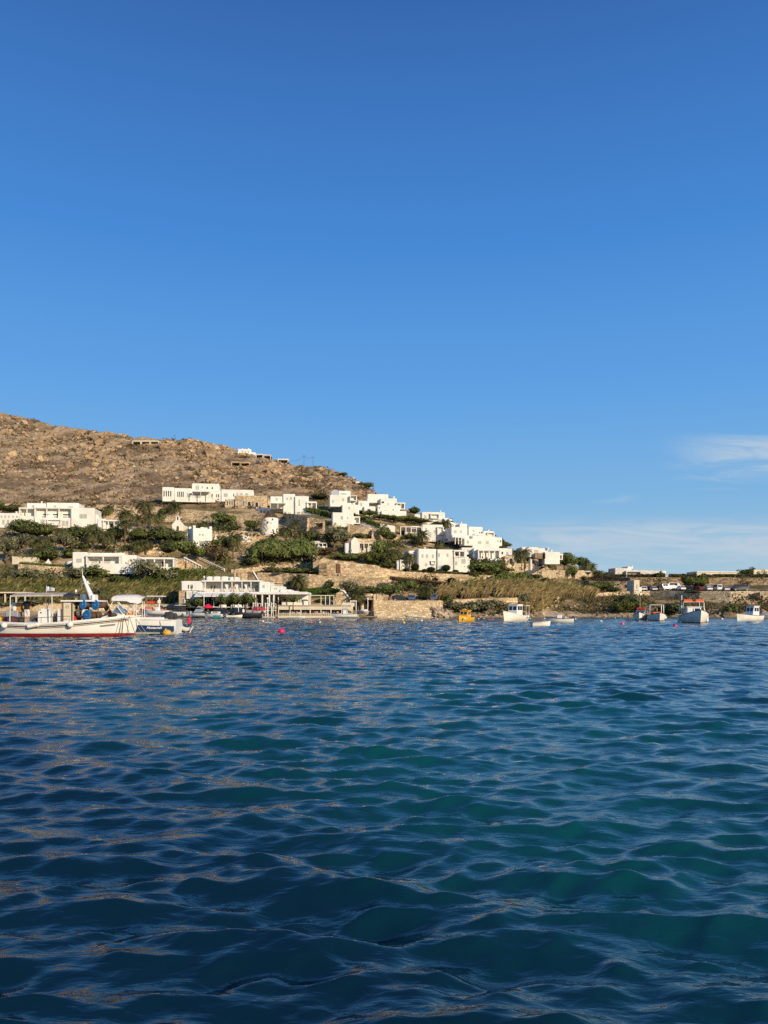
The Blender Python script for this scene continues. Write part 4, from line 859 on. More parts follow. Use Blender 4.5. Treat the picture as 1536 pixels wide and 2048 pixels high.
hub = Vector((-12*s_, -17*s_, 30*s_)); mb = MB(); mb.bar((-4*s_,-6*s_,32*s_), hub, .22); sp_ = mb.build('axle', WOOD, o)
ax = (hub-Vector((-4*s_,-6*s_,32*s_))).normalized(); ua = ax.cross(Vector((0,0,1))).normalized(); ub = ax.cross(ua)
for k in range(10):
    a = 2*math.pi*k/10+.15; mb = MB(); mb.bar(hub, hub+(ua*math.cos(a)+ub*math.sin(a))*26*s_, .13, 5, r2=.08); mb.build('sail_spoke', WOOD_P, sp_)
mb = MB(); 
for k in range(10):
    a = 2*math.pi*k/10+.15; b = 2*math.pi*(k+1)/10+.15; mb.bar(hub+(ua*math.cos(a)+ub*math.sin(a))*25.6*s_, hub+(ua*math.cos(b)+ub*math.sin(b))*25.6*s_, .035, 4)
mb.build('rim_rope', WOOD_P, sp_)

# ---------------------------------------------------------------- beach restaurant
YR = G(450,1234.5)+1.5
h = House('beach_restaurant', 'large white two storey beach restaurant with roof terraces at the waterfront', 460, 1234, 362, 615, 'restaurant', Y=YR, group=None); RS = h
h.block(362,404,1164,1181,0,8); h.block(356,375,1181.2,1216,.2,8,STONE); h.block(375.2,398,1181.2,1216,.6,8,PALEW); h.block(358,403,1161.5,1164,2,8)
h.win(375.5,379,1169,1178,0,'g'); h.win(380.5,386,1169,1178,0,'s')
for x in (364,370.5,376.5): h.win(x,x+4.2,1197,1206.5,.2 if x < 373 else .6,'g')
# board with menu lines over the entrance
mb = MB(); mb.box(h.X(374),h.X(396),-.5,-.38,h.Z(1197.5),h.Z(1182)); bd = mb.build('sign_board', WHITE, h.o)
mb = MB()
for k,(a,b) in enumerate(((376,393),(376,386),(377,394),(379,391),(377,388),(380,394))): mb.box(h.X(a),h.X(b),-.52,-.503,h.Z(1185+k*2)-.05,h.Z(1185+k*2)+.05)
mb.build('lettering', SHUT, bd)
h.block(403,525,1163,1184,3.4,9,PALEW); h.block(403,521,1160.5,1163.2,-.3,9,name='roof_slab',bev=.1); h.block(396,616,1184,1189,-2.2,9,CANVAS,name='terrace_slab',bev=.1)
for a,b in ((407,420),(420.6,436),(436.6,452),(455,463),(463.5,472)): h.block(a,b,1151.5+(a>453)*1.2,1160.4,2,6,name='water_tank',bev=.5)
for x in (411,444,464,484,502): h.block(x-.7,x+.7,1163.3,1184,-.1,.2,name='post',bev=0)
for a,b in ((415,419),(421,425)): h.win(a,b,1169,1180,3.4,'g')
for a in (445,460,480,487,491,506): h.win(a,a+3,1169,1179,3.4,'g')
for x in (455,475,494):
    mb = MB(); mb.prism([(h.X(x-8),h.Z(1167)),(h.X(x-2),h.Z(1167)),(h.X(x+6),h.Z(1179)),(h.X(x-4),h.Z(1179))], 1.2, 1.35); mb.build('sun_sail', CANVAS, h.o)
h.rail(404,512,1178,1184,-1.9,n=30); h.block(518,540,1164,1184,-.5,8); h.block(540.2,566,1172,1186,0,7); h.rail(540,566,1169,1172,.2,n=8); h.block(560,583,1179,1186,-.6,6); h.block(575,596,1182,1188,-1,5); h.win(508,511,1170,1176,3.4,'d'); h.win(549,551,1176,1179,0,'d'); h.win(552.5,554.5,1176,1179,0,'d'); h.win(526,530,1170,1176,-.5,'s')
# awning front roll and shaded ground floor
mb = MB(); 
for a,b in ((397,430),(431,455),(456,482),(483,513)):
    X0,X1 = h.X(a),h.X(b); mb.prism([(0,0)]*3,0,0) if False else None
    vs = [(X0,-2.2,h.Z(1186)),(X1,-2.2,h.Z(1186)),(X1,-4.4,h.Z(1193)),(X0,-4.4,h.Z(1193)),(X0,-4.4,h.Z(1194.2)),(X1,-4.4,h.Z(1194.2))]; mb.add(vs,[(0,1,2,3),(3,2,5,4)])
aw = mb.build('awning', CANVAS, h.o)
h.block(397,560,1190,1216,4.5,9,mk('shaded_room', (.10,.08,.06), .9, .4, .8),name='dining_room',bev=0); h.block(560.2,614,1189,1211,2,8); h.block(388,556,1215,1234.8,1.5,6,STONE_D,name='plinth',bev=.1); h.block(388,556,1213.6,1215,-3,5,PALEW,name='floor_slab',bev=.05)  # plinth's dark stone colour stands in for shade below the floor slab
for x in (431,452,497,513.5,527,541,550,575): h.block(x-1.2,x+1.2,1189.2,1215,-2,-1.5,name='pillar',bev=0)
for x in (404,415,438,460,470,486): h.win(x,x+6,1195,1212,4.5,'g')
for x in (593,597,601): h.win(x,x+2.4,1195,1205,2,'d')
for x in (516,531,545): h.win(x,x+9,1191,1203,4.5,'g')
# outer stair with white rails
mb = MB()
for k in range(9): mb.box(h.X(512),h.X(528),-6+k*.35,-3.002,h.Z(1234.8)+k*.27,h.Z(1234.8)+k*.27+.265)
mb.build('stairs', PALEW, h.o); h.rail(511,556,1207,1234,-3.6,n=9); h.rail(512,556,1216,1226,-3.75,n=6)
for x in (535,512,520,548): h.block(x-.6,x+.6,1205,1235,-4.2,-3.9,name='post',bev=0)
# stone hut with slanting roof behind the restaurant
h = House('stone_hut', 'square brown stone hut behind the restaurant roof with sloping white edge', 485, 1160, 468, 512, 'hut', group=None, Y=YR+11)
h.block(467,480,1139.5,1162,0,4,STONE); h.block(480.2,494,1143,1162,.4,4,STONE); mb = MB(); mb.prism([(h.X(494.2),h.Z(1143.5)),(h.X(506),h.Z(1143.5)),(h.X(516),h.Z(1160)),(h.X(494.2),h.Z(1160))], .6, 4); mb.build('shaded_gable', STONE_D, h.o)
mb = MB(); mb.bar((h.X(506),.5,h.Z(1143.5)),(h.X(516),.5,h.Z(1160)),.22,6); mb.build('coping', WHITE, h.o); h.win(472,476,1146,1156,0,'r')
# slanting garden stairs with white handrails
for k,(a,b) in enumerate((((368,1118),(403,1136)),((395,1117),(449,1142)))):
    p = gp(*a,-.6); q = gp(*b,-.6); o = empty('garden_stairs', p); tag(o, 'garden stairs with white handrail sloping to the reeds, '+('upper left flight' if k == 0 else 'longer right flight'), 'stairs', None, a[0]); o['kind'] = 'thing'
    mb = MB(); n = 14; d = (q-p)
    for i in range(n): c = d*(i/n); mb.box(c.x,c.x+d.x/n,c.y+.3,c.y+2.2,c.z+d.z/n-1.2,c.z)
    mb.build('steps', STONE_P, o); mb = MB(); mb.bar(Vector((0,0,.5)), d+Vector((0,0,.5)), .22, 6)
    for i in range(7): c = d*(i/6); mb.bar(c+Vector((0,0,-.5)), c+Vector((0,0,.5)), .09, 5)
    mb.build('handrail', WHITE, o)

# ---------------------------------------------------------------- dining deck
YD = G(630,1235)-.5
h = House('dining_deck', 'open seaside dining deck with cream beam and diners under shade', 630, 1234.5, 556, 706, 'dining deck', Y=YD, group=None); DK = h
h.block(555,706,1231,1235.5,0,5.2,CREAM,name='floor',bev=.05); h.block(556,706,1212,1219.5,-.12,.12,CREAM,name='front_beam',bev=.03)
mb = MB()
for i in range(52): x = h.X(557+i*2.85); mb.box(x-.07,x+.07,-.5,5,h.Z(1211.5),h.Z(1211.5)+.18)
mb.build('rafters', CREAM, h.o); h.block(556,706,1211.9,1213.5,.3,5,WOOD_P,name='cane_roof',bev=0)
for x in (557,580,602,620.5,642,662,684,704): h.block(x-1,x+1,1219.7,1231,-.1,.2,CREAM,name='post',bev=0)
for x in (620,641,650,658.5,667,555,545): h.block(x-.7,x+.7,1191,1211.3,1.5,1.8,CREAM,name='upper_post',bev=0)
h.block(556,700,1213.7,1231,5.0,5.3,STONE_P,name='back_wall',bev=0); h.block(618,668,1190,1191.4,1.4,1.9,CREAM,name='upper_beam',bev=0); h.block(684,708,1205,1213,.5,2,CREAM,name='end_parapet',bev=.05); h.rail(556,705,1226.5,1231,-.06,CREAM,n=40)
# gable rubble with white coping right of the lawn
h = House('stair_gable', 'stone stair gable with white sloping coping between lawn and beach palm', 692, 1212, 676, 706, 'wall', Y=YD+5, group=None)
mb = MB(); mb.prism([(h.X(668),h.Z(1214)),(h.X(672),h.Z(1187)),(h.X(684),h.Z(1180.5)),(h.X(704),h.Z(1202)),(h.X(706),h.Z(1214))], 0, 2); mb.build('masonry', STONE, h.o)
mb = MB(); mb.tube([(h.X(680),-.1,h.Z(1180)),(h.X(688),-.1,h.Z(1182)),(h.X(696),-.1,h.Z(1193)),(h.X(703),-.1,h.Z(1202))], .28, 6); mb.build('coping', WHITE, h.o)
h = House('poster_kiosk', 'white kiosk frame with dark poster beside the beach palm', 706, 1221, 700, 712, 'kiosk', Y=YD+2, group=None)
h.block(700,714,1201,1203,0,1,name='top_beam',bev=0); h.block(700.3,701.8,1203.2,1222,0,.5,name='post',bev=0); h.block(711.5,713,1203.2,1222,0,.5,name='post',bev=0); h.block(702,711.3,1203.5,1213,.2,.3,DARK,name='poster',bev=0); h.block(704,709,1205.5,1211,.15,.19,CANVAS,name='poster_figure',bev=.0)
h = House('beach_gate', 'dark arched gateway in a beige wall behind the white lamp post', 738, 1223, 722, 752, 'gate', Y=G(738,1223)-1, group=None)
h.block(720,727.5,1190,1224,0,3,STONE_P,name='pillar'); h.block(745.5,752,1188,1224,0,3,STONE_P,name='pillar'); h.block(727.5,745.5,1187,1193,.2,3,STONE_P,name='lintel'); h.block(727.7,745.3,1193,1224,1.6,2.6,DARK,name='door_leaf',bev=0); h.block(752.2,766,1186,1204,1,3,STONE_P,name='side_wall')
h = House('beach_canopy', 'brown roofed beach canopy at the far left behind the fishing boat', 20, 1206, -10, 52, 'canopy', Y=G(20,1206)-1, group=None)
h.block(-40,56,1184,1186.5,-1,4,CREAM,name='roof',bev=.05); h.block(-40,54,1186.6,1194,2.5,3,WOOD,name='back_panel',bev=0)
for x in (-10,12,34,52): h.block(x-1,x+1,1186.7,1207,-.6,-.2,CREAM,name='post',bev=0)
# pergola of brown posts under the great wall
h = House('brown_pergola', 'brown post pergola with hanging creeper against the beige wall', 838, 1172, 782, 890, 'pergola', Y=Y0(838,1166)-3, group=None)
def tp(x): return 1155+(x-782)*.105
for x in (784,795,815,832,844,856,868,878,889): h.block(x-1.6,x+1.6,tp(x),tp(x)+16,0,.7,WOOD,name='post',bev=0)
mb = MB(); mb.bar((h.X(780),.3,h.Z(tp(780)-1)),(h.X(892),.3,h.Z(tp(892)-1)),.3,6); mb.build('beam', WOOD, h.o)
# ---------------------------------------------------------------- planting: (kind, px, foot, width, height, label)
for a in [
 ('pine',45,1078,42,38,'dark pine in front of the left end of the big white villa'),
 ('pine',72,1082,52,36,'widest dark spreading pine below the big white villa'),
 ('round',92,1084,34,34,'round dark tree left of the pink bougainvillea'),
 ('pink',117,1070,22,16,'magenta bougainvillea in front of the big white villa'),
 ('pine',148,1086,46,32,'spreading dark pine below the right corner of the big villa'),
 ('round',128,1090,30,30,'low dark tree between bougainvillea and the first tall palms'),
 ('pine',186,1088,34,36,'dark pine right of the big villa between leaning palms'),
 ('pine',232,1090,36,36,'dark pine left of the tall lone palm'),
 ('pine',282,1088,40,30,'low dark pine right of the tall lone palm'),
 ('pine',322,1090,46,36,'broad dome shaped pine below the chapel'),
 ('round',352,1092,34,28,'dark round tree between chapel and square tower'),
 ('olive',14,1128,38,48,'grey green olive tree at the left edge above the cream wall'),
 ('olive',40,1104,36,30,'pale olive tree left of the leaning palms at far left'),
 ('olive',128,1106,40,34,'olive tree above the left end of the terrace house'),
 ('shrub',140,1118,32,22,'bright green shrub touching the terrace house on its left'),
 ('shrub',98,1122,44,26,'sprawling bright green shrub beneath a leaning palm'),
 ('dshrub',165,1100,26,16,'dark low shrub above the terrace house roof'),
 ('dshrub',258,1104,30,14,'dark shrub over the middle of the terrace house roof'),
 ('broad',372,1120,44,36,'bushy green tree below the square tower'),
 ('broad',392,1122,30,26,'small green tree right below the square tower'),
 ('dshrub',334,1106,34,20,'dark shrub at the right end of the terrace house roof'),
 ('oshrub',46,1160,40,26,'grey shrub on the garden wall at far left'),
 ('oshrub',76,1162,36,24,'second grey shrub along the garden wall, under a white triangle'),
 ('oshrub',108,1166,38,22,'grey shrub at the right end of the garden wall'),
 ('oshrub',152,1160,40,26,'olive grey bush at the left foot of the terrace house'),
 ('dshrub',188,1158,46,28,'dark bush covering the left of the lower storey'),
 ('broad',204,1156,30,24,'dark green tree against the lower storey of the terrace house'),
 ('olive',288,1170,56,44,'large olive grey bush below the right pergola of the terrace house'),
 ('dshrub',318,1164,40,28,'dark bush beneath the right end of the terrace house'),
 ('oshrub',342,1166,38,26,'olive bush left of the garden stairs'),
 ('dshrub',235,1166,40,14,'low dark bush under the door of the lower storey'),
 ('broad',448,1058,34,30,'dark leafy tree on the uppermost wall left of the windmill'),
 ('round',438,1052,26,24,'small dark tree in front of the uppermost wall'),
 ('dshrub',470,1060,24,10,'dark shrub between uppermost wall and arched wall'),
 ('round',504,1066,26,24,'dark round tree touching the windmill on its left'),
 ('round',197,1044,30,26,'dark tree right behind the big white villa'),
 ('dshrub',330,1032,18,16,'small dark bush beside the palm left of the chapel'),
 ('dshrub',26,1026,50,16,'green thicket above the white annex at the left edge'),
 ('shrub',-4,1024,44,18,'green thicket touching the left edge above the annex'),
 ('tall',524,1128,46,38,'upright green tree at the left end of the dense grove'),
 ('tall',556,1128,50,40,'tall bright green tree in the dense grove, second from left'),
 ('tall',588,1127,48,42,'tall bright green tree in the middle of the dense grove'),
 ('tall',612,1126,40,42,'green tree at the right end of the dense grove'),
 ('tall',570,1108,44,24,'green tree rising behind the dense grove under the windmill'),
 ('tall',600,1106,40,26,'green tree behind the right part of the dense grove'),
 ('broad',536,1106,44,24,'dark leafy tree left behind the dense grove'),
 ('dshrub',500,1132,30,18,'dark bush at the grove corner above the rock ledge'),
 ('round',622,1096,24,32,'dark cone shaped tree left of the white garden cottage'),
 ('broad',446,1112,34,34,'brownish green tree below the arched wall'),
 ('dry',424,1116,40,34,'dry golden bush right of the square tower'),
 ('dry',442,1124,34,28,'dry golden bush left of a palm below the arched wall'),
 ('dry',652,1112,36,18,'dry yellow grass bush above the tall sunlit wall'),
 ('olive',668,1102,40,42,'brown green olive tree left of the gabled house'),
 ('olive',688,1100,30,30,'olive tree touching the gabled house'),
 ('broad',672,1086,36,24,'leafy tree on the buttressed wall foot above the gabled house'),
 ('dshrub',718,1078,22,12,'dark shrub behind the gabled roof'),
 ('dshrub',735,1078,24,10,'low dark shrub right behind the gabled roof'),
 ('shrub',707,1122,34,14,'green shrub below the gabled house on the wall top'),
 ('shrub',686,1118,30,12,'low green shrub left on the tall wall top'),
 ('yellow',742,1130,32,30,'yellow green bush beneath the open pergola'),
 ('broad',760,1128,30,44,'slim green tree right of the open pergola'),
 ('broad',778,1134,32,28,'dark green tree between the pergola and the corner villa'),
 ('dshrub',775,1138,26,14,'low bush left of the corner villa on the wall'),
 ('topiary',830,1144,20,19,'clipped round bush left beside the corner villa palm'),
 ('topiary',862,1146,21,13,'clipped round bush in the middle of the corner villa front'),
 ('topiary',892,1145,20,17,'tallest clipped bush in front of the corner villa'),
 ('topiary',849,1146,13,9,'small clipped bush between two larger ones at the corner villa'),
 ('topiary',878,1146,12,8,'small clipped bush under the arch of the corner villa'),
 ('topiary',812,1144,14,8,'low clipped bush beside the left wing of the corner villa'),
 ('topiary',911,1146,14,7,'low clipped bush at the right corner of the corner villa'),
 ('topiary',903,1171,22,17,'big round clipped bush standing alone above the golden reeds'),
 ('topiary',871,1163,12,8,'small round bush on the brown pergola beam'),
 ('dshrub',952,1158,11,14,'dark pointed bush on the wall right of the corner villa'),
 ('broad',821,1186,24,24,'round green tree beneath the brown pergola'),
 ('broad',778,1201,40,30,'bushy bright tree right behind the seawall'),
 ('dshrub',740,1192,38,20,'dark bush over the beach gate'),
 ('dshrub',712,1194,40,22,'dark shrub left of the beach gate palm'),
 ('olive',698,1196,36,30,'grey olive tree above the stair gable'),
 ('dshrub',660,1177,20,16,'small dark bush at the top of the lawn'),
 ('shrub',650,1190,20,12,'little green shrub on the lawn'),
 ('dshrub',590,1178,34,20,'dark shrub left of the big restaurant palm'),
 ('dshrub',852,1200,30,14,'bush behind the right end of the seawall'),
 ('dshrub',893,1212,22,22,'green bush at the right end of the seawall'),
 ('oshrub',905,1222,30,22,'dry brown bush right of the seawall end'),
 ('oshrub',940,1228,34,26,'grey bush on the rocks above the yellow boat'),
 ('oshrub',968,1228,34,28,'grey bush in the middle of the rubble wall'),
 ('oshrub',990,1216,28,18,'grey bush on the right of the rubble wall'),
 ('oshrub',1046,1214,24,26,'grey bush above the white cabin boat'),
 ('dshrub',838,1092,24,10,'dark low bush below the pergola house'),
 ('dshrub',814,1081,22,12,'dark bush left on the short sloping wall'),
 ('dshrub',784,1080,22,14,'dark rounded bush by the short sloping wall'),
 ('broad',768,1086,22,32,'leafy tree at the right end of the buttressed wall'),
 ('broad',930,1094,40,24,'dark tree left below the stepped house'),
 ('broad',908,1086,34,22,'dark tree below the palm by the pergola house'),
 ('dshrub',948,1094,24,14,'dark bush under the stepped house terrace'),
 ('dshrub',1000,1094,26,14,'bush at the right foot of the stepped house'),
 ('dshrub',972,1080,18,8,'plant spilling over a terrace of the stepped house'),
 ('broad',1012,1098,18,12,'small tree on the ridge right of the stepped house'),
 ('dshrub',828,1028,22,14,'dark bush on the skyline left of the ridge house'),
 ('broad',738,980,16,14,'dark bush on the crag skyline'),
 ('dshrub',724,974,14,10,'small dark bush beside the tiny crag roof'),
 ('dshrub',685,953,18,8,'dark scrub patch on the crag edge'),
 ('dshrub',640,999,40,12,'green thicket left of the tall stacked house'),
 ('broad',740,1036,24,14,'dark tree below the tall stacked house'),
 ('broad',760,1042,30,13,'leafy tree above the white sloping wall'),
 ('dshrub',728,1042,24,12,'dark bush right of the small square house'),
 ('broad',786,1046,34,14,'dark tree beneath the slope house'),
 ('broad',815,1048,36,15,'dark leafy tree in the middle of the upper thicket'),
 ('broad',842,1050,34,12,'dark leafy tree at the right of the upper thicket'),
 ('dshrub',874,1052,20,9,'dark bush under the ridge house'),
 ('broad',965,1152,50,24,'dark hedge tree right below the corner villa'),
 ('broad',990,1148,36,22,'leafy bush beneath the arched house veranda'),
 ('dshrub',1000,1152,30,12,'dark bush left of the sunlit annex wall'),
 ('broad',1016,1146,20,9,'bush in front of the arched annex'),
 ('dshrub',1050,1170,30,22,'dark bush beside the lower end of the uphill road'),
 ('dshrub',1090,1166,14,12,'round dark bush under the road wall'),
 ('dshrub',1068,1160,26,12,'low dark bush at the bottom of the uphill road'),
 ('broad',1112,1140,34,28,'dense green tree above the road wall'),
 ('broad',1130,1141,34,30,'dense green tree right of the one above the road wall'),
 ('broad',1146,1160,20,26,'slim olive tree standing against the road wall gap'),
 ('broad',1160,1140,26,24,'dark tree left of the easternmost palms'),
 ('dshrub',1167,1162,14,10,'bush at the end of the short beige wall'),
 ('oshrub',1172,1186,26,18,'grey bush left of the dark window wall'),
 ('broad',1192,1186,30,20,'dark bush in front of the stone wall, left one of three'),
 ('broad',1210,1184,30,18,'dark bush in front of the stone wall, middle of three'),
 ('dshrub',1230,1184,20,10,'low bush between the two dark openings'),
 ('dshrub',1186,1150,22,10,'low shrub at the start of the flat ridge'),
 ('yellow',1241,1228,36,28,'bright yellow green bush on the bank above the water'),
 ('dshrub',1268,1226,34,32,'dark shrub behind the mast of the moored boat'),
 ('dshrub',1256,1208,28,20,'dark shrub upper left of the moored mast'),
 ('oshrub',1262,1214,30,24,'olive shrub between yellow bush and mast'),
 ('dshrub',1340,1232,44,26,'dark bush behind the two white moored caiques'),
 ('dshrub',1362,1228,30,24,'dark bush left of the orange topped boat'),
 ('shrub',1462,1228,26,20,'green bush above the shore left of the small cabin boat'),
 ('broad',1391,1180,26,22,'dark tree among the parked cars'),
 ('yellow',1400,1178,30,32,'olive yellow tree between the two groups of parked cars'),
 ('yellow',1376,1174,26,22,'olive yellow tree left of the dark parking tree'),
 ('dshrub',1386,1187,26,6,'low green hedge at the edge of the car park'),
 ('dshrub',1488,1154,24,16,'dark tree on the ridge at the end of the long flat house'),
 ('dshrub',1504,1154,24,18,'dark tree on the ridge left of the edge house'),
 ('dshrub',1520,1154,18,16,'dark tree on the ridge in front of the edge house'),
 ('dshrub',1317,1155,22,10,'dark bush before the flat ridge house'),
 ('dshrub',1228,1150,12,10,'dark bush at the left end of the flat ridge house'),
 ('oshrub',60,1216,60,16,'flowering grey bush behind the fishing boat canopy'),
 ('oshrub',12,1216,40,14,'pale bush under the brown beach canopy'),
 ('dshrub',392,1216,26,20,'dark bush at the restaurant entrance board'),
 ('dshrub',372,1216,16,10,'small bush under the restaurant side windows'),
 ('broad',442,1216,22,24,'potted green tree in front of the restaurant, leftmost of three'),
 ('broad',466,1216,26,26,'potted green tree in the middle of the restaurant front'),
 ('broad',492,1216,30,26,'largest potted green tree at the restaurant front'),
 ('broad',586,1211,18,18,'green bush on the deck in front of the narrow white windows'),
 ('dry',570,1206,22,16,'brown dry creeper over the restaurant terrace edge'),
 ('dry',664,1204,16,16,'brown creeper at the upper posts of the dining deck'),
 ('dshrub',640,1206,24,8,'dark bush behind the upper deck posts'),
 ('dshrub',605,1108,14,12,'dark small tree left of the garden cottage wall'),
 ('broad',650,1060,26,14,'bush growing on the buttressed wall, left of three'),
 ('broad',676,1066,20,14,'bush growing on the buttressed wall, middle of three'),
 ('broad',690,1070,18,12,'bush growing on the buttressed wall, right of three'),
 ('shrub',570,1147,36,13,'low green shrub row on the ledge, left part'),
 ('shrub',600,1148,36,12,'low green shrub row on the ledge, middle part'),
 ('shrub',628,1149,30,12,'low green shrub row on the ledge beside the dark buttress'),
 ('dry',540,1145,36,10,'reddish dry bushes at the left end of the ledge'),
]:
    kw = {}
    if any(k in a[5] for k in ('restaurant front','restaurant, leftmost','of the restaurant','restaurant entrance','restaurant side','restaurant terrace edge','deck in front')): kw['Y'] = YR-3.6
    plant(*a, **kw)
for a in [  # crown heart, foot of trunk, frond length
 (250,1050,1097,17,'tallest lone palm with a thick bare trunk, left of the chapel'),
 (253,1031,1062,20,'palm crown behind the tall lone palm, beside the white bungalow'),
 (218,1018,1036,14,'small palm against the uppermost wall right of the big villa'),
 (290,1016,1058,20,'high palm in front of the uppermost wall, middle of the palm cluster'),
 (300,1036,1062,16,'lower palm right in the cluster left of the chapel'),
 (318,1034,1060,15,'rightmost palm of the cluster left of the chapel'),
 (276,1040,1064,15,'short palm left in the cluster by the white garden wall'),
 (351,1016,1040,18,'palm rising directly behind the chapel gable'),
 (186,1072,1100,20,'leaning palm below the big villa, left of a close pair'),
 (214,1076,1102,18,'palm right in the close pair below the big villa'),
 (78,1088,1112,22,'wide palm at far left under the dark pines'),
 (96,1098,1118,16,'lower palm right beneath the wide far left palm'),
 (276,1092,1110,17,'short palm above the terrace house, left of two'),
 (292,1090,1110,15,'short palm above the terrace house, right of two'),
 (409,1050,1078,15,'palm behind the square tower on its right'),
 (466,1080,1118,18,'palm with clear trunk below the arched wall'),
 (474,1078,1094,10,'palm between arched wall and windmill'),
 (545,1078,1092,13,'palm at the foot of the windmill'),
 (572,1062,1090,17,'palm right beside the windmill'),
 (600,1070,1094,17,'palm right of the windmill, below the buttressed wall'),
 (630,1072,1092,16,'palm further right below the buttressed wall'),
 (590,1050,1074,13,'palm crown in front of the left end of the buttressed wall'),
 (654,1076,1098,15,'palm above the garden cottage'),
 (596,1164,1184,20,'big palm with spreading crown right behind the restaurant'),
 (716,1194,1224,21,'shaggy palm on the beach beside the dark gateway'),
 (806,1166,1186,15,'palm under the brown pergola'),
 (855,1180,1202,17,'palm behind the seawall with a spreading crown'),
 (819,1116,1144,17,'palm with clear trunk left of the corner villa'),
 (790,1108,1136,17,'palm in the rocks left of the corner villa'),
 (776,1118,1136,14,'low palm between rocks and yellow bush'),
 (845,1074,1098,17,'palm directly above the corner villa roof'),
 (878,1088,1100,13,'small palm behind the corner villa roof'),
 (890,1050,1074,17,'palm in front of the ridge houses, right of the pergola house'),
 (1042,1110,1130,16,'palm right of the arched annex, left of two'),
 (1050,1106,1128,14,'palm right of the arched annex, beside the parked car'),
 (1024,1127,1136,6,'little palm on the sunlit wall below the annex arches'),
 (1133,1110,1120,9,'small palm on the skyline right of the knoll house'),
 (1105,1128,1140,14,'palm at the top of the road wall'),
 (1172,1130,1142,15,'easternmost palm of the village, left one'),
 (1184,1136,1146,13,'easternmost palm of the village, right one'),
 (1200,1146,1154,9,'tiny palm on the flat ridge'),
 (1214,1148,1154,8,'tiny palm on the flat ridge, right of another'),
 (970,1128,1148,15,'palm left below the arched house'),
 (986,1102,1108,7,'small palm in a pot on the arched house terrace'),
 (173,1196,1220,14,'drying yellowish palm behind the fishing boat mast'),
 (200,1188,1216,20,'largest drying yellow palm behind the blue net drums'),
]: palm(*a)
hedge(612,690,(1013,1030),(1024,1042),'long green hedge sloping down from the cubic house', MG, leaf=.3)
hedge(705,760,(1026,1046),(1036,1056),'hedge above the white sloping wall', MG, leaf=.3)
hedge(800,845,(1058,1078),(1066,1088),'hedge sloping under the pergola house', MG, leaf=.3)
hedge(40,150,(1124,1131),(1128,1136),'thin clipped hedge on top of the far left garden wall', MG, leaf=.2)
hedge(340,430,(1136,1142),(1154,1160),'green hedge under the garden stairs', MG, leaf=.3, dens=1.6)
hedge(780,892,(1154,1166),(1159,1170),'creeper along the brown pergola beam', ((.03,.02,.01),(.10,.075,.03)), dY=-4, name='creeper', dens=.45)
hedge(820,950,(1140,1146),(1143,1150),'low clipped hedge along the corner villa wall', DG, leaf=.2)
hedge(988,1052,(1150,1146),(1170,1172),'thick green cane hedge at the top of the golden reeds', MG, leaf=.35, dens=2.2)
hedge(1256,1330,(1148.5,1149),(1154,1154.5),'dark hedge in front of the flat ridge house', ((.03,.035,.015),(.11,.10,.04)), leaf=.25)
hedge(1338,1536,(1149,1149),(1154.6,1154.8),'ragged row of bushes along the flat ridge', ((.04,.04,.015),(.15,.14,.06)), leaf=.35, dens=1.2)
hedge(1186,1256,(1148,1149),(1153,1154),'ragged bushes left of the flat ridge house', ((.03,.04,.015),(.11,.12,.05)), leaf=.3)
gold = ((.24,.165,.06),(.55,.42,.19)); olive = ((.13,.12,.038),(.50,.41,.16)); green = ((.06,.075,.018),(.22,.24,.065))
f = lambda *p: (lambda x: pl(p, x))
reeds(-60,420,f((-60,1168),(120,1170),(230,1182),(330,1180),(420,1158)),f((-60,1206),(355,1207),(420,1186)),5200,'olive green wind bent reeds covering the bank behind the fishing boat',olive)
reeds(-60,420,f((-60,1172),(200,1176),(330,1160),(420,1146)),f((-60,1200),(360,1200),(420,1170)),2600,'greener reeds mixed through the left bank',green)
reeds(868,1190,f((868,1186),(900,1180),(960,1172),(1050,1174),(1110,1176),(1190,1190)),f((868,1200),(909,1198),(1036,1194),(1060,1212),(1090,1216),(1120,1194),(1190,1196)),7500,'golden wind bent reeds on the bank behind the white cabin boat',gold,(14,24))
reeds(895,1180,f((895,1180),(960,1172),(1100,1176),(1180,1188)),f((895,1192),(1050,1188),(1180,1194)),1800,'olive tops among the golden reeds',olive,(16,26))
reeds(1036,1100,f((1036,1198),(1100,1196)),f((1036,1216),(1066,1228),(1100,1214)),1500,'golden reeds hanging down to the shore',gold,(12,18),.5)
# ---------------------------------------------------------------- boats
BLUE = mk('blue_drum', (.02, .20, .48), .4, .1, 3); NAVY = mk('navy_stripe', (.012, .045, .13), .35, .08, 2); ANTIF = mk('dark_red_bottom', (.28, .02, .025), .6, .2, 3)
YEL = mk('yellow_paint', (.72, .40, .04), .45, .1, 2); GREYT = mk('grey_tube', (.30, .30, .31), .6, .12, 3); CHAR = mk('charcoal_cover', (.035, .037, .042), .7, .2, 2)
MAROON = mk('maroon_tarp', (.07, .025, .035), .8, .25, 3); BROWN = mk('rusty_brown', (.10, .055, .035), .8, .3, 5); FEND = mk('fender_vinyl', (.76, .73, .62), .45, .06, 3)
HULLW = mk('hull_paint', (.78, .74, .64), .4, .07, .8, spec=.45); LBLUE = mk('pale_blue_screen', (.28, .40, .46), .15, .1, 1, spec=.6); TEAL = mk('teal_crate', (.03, .20, .22), .6, .15, 3); DECK = mk('deck_paint', (.50, .46, .38), .7, .12, 3)
PINKB = mk('pink_buoy', (.70, .10, .16), .45, .08, 3); REDB = mk('red_buoy', (.72, .02, .07), .4, .08, 3); ROPE = mk('rope', (.35, .31, .25), .9, .15, 5); STRIPE = mk('dark_trim', (.05, .06, .09), .5, .1, 2)
def boatY(py): return CH*F/(py-HOR)
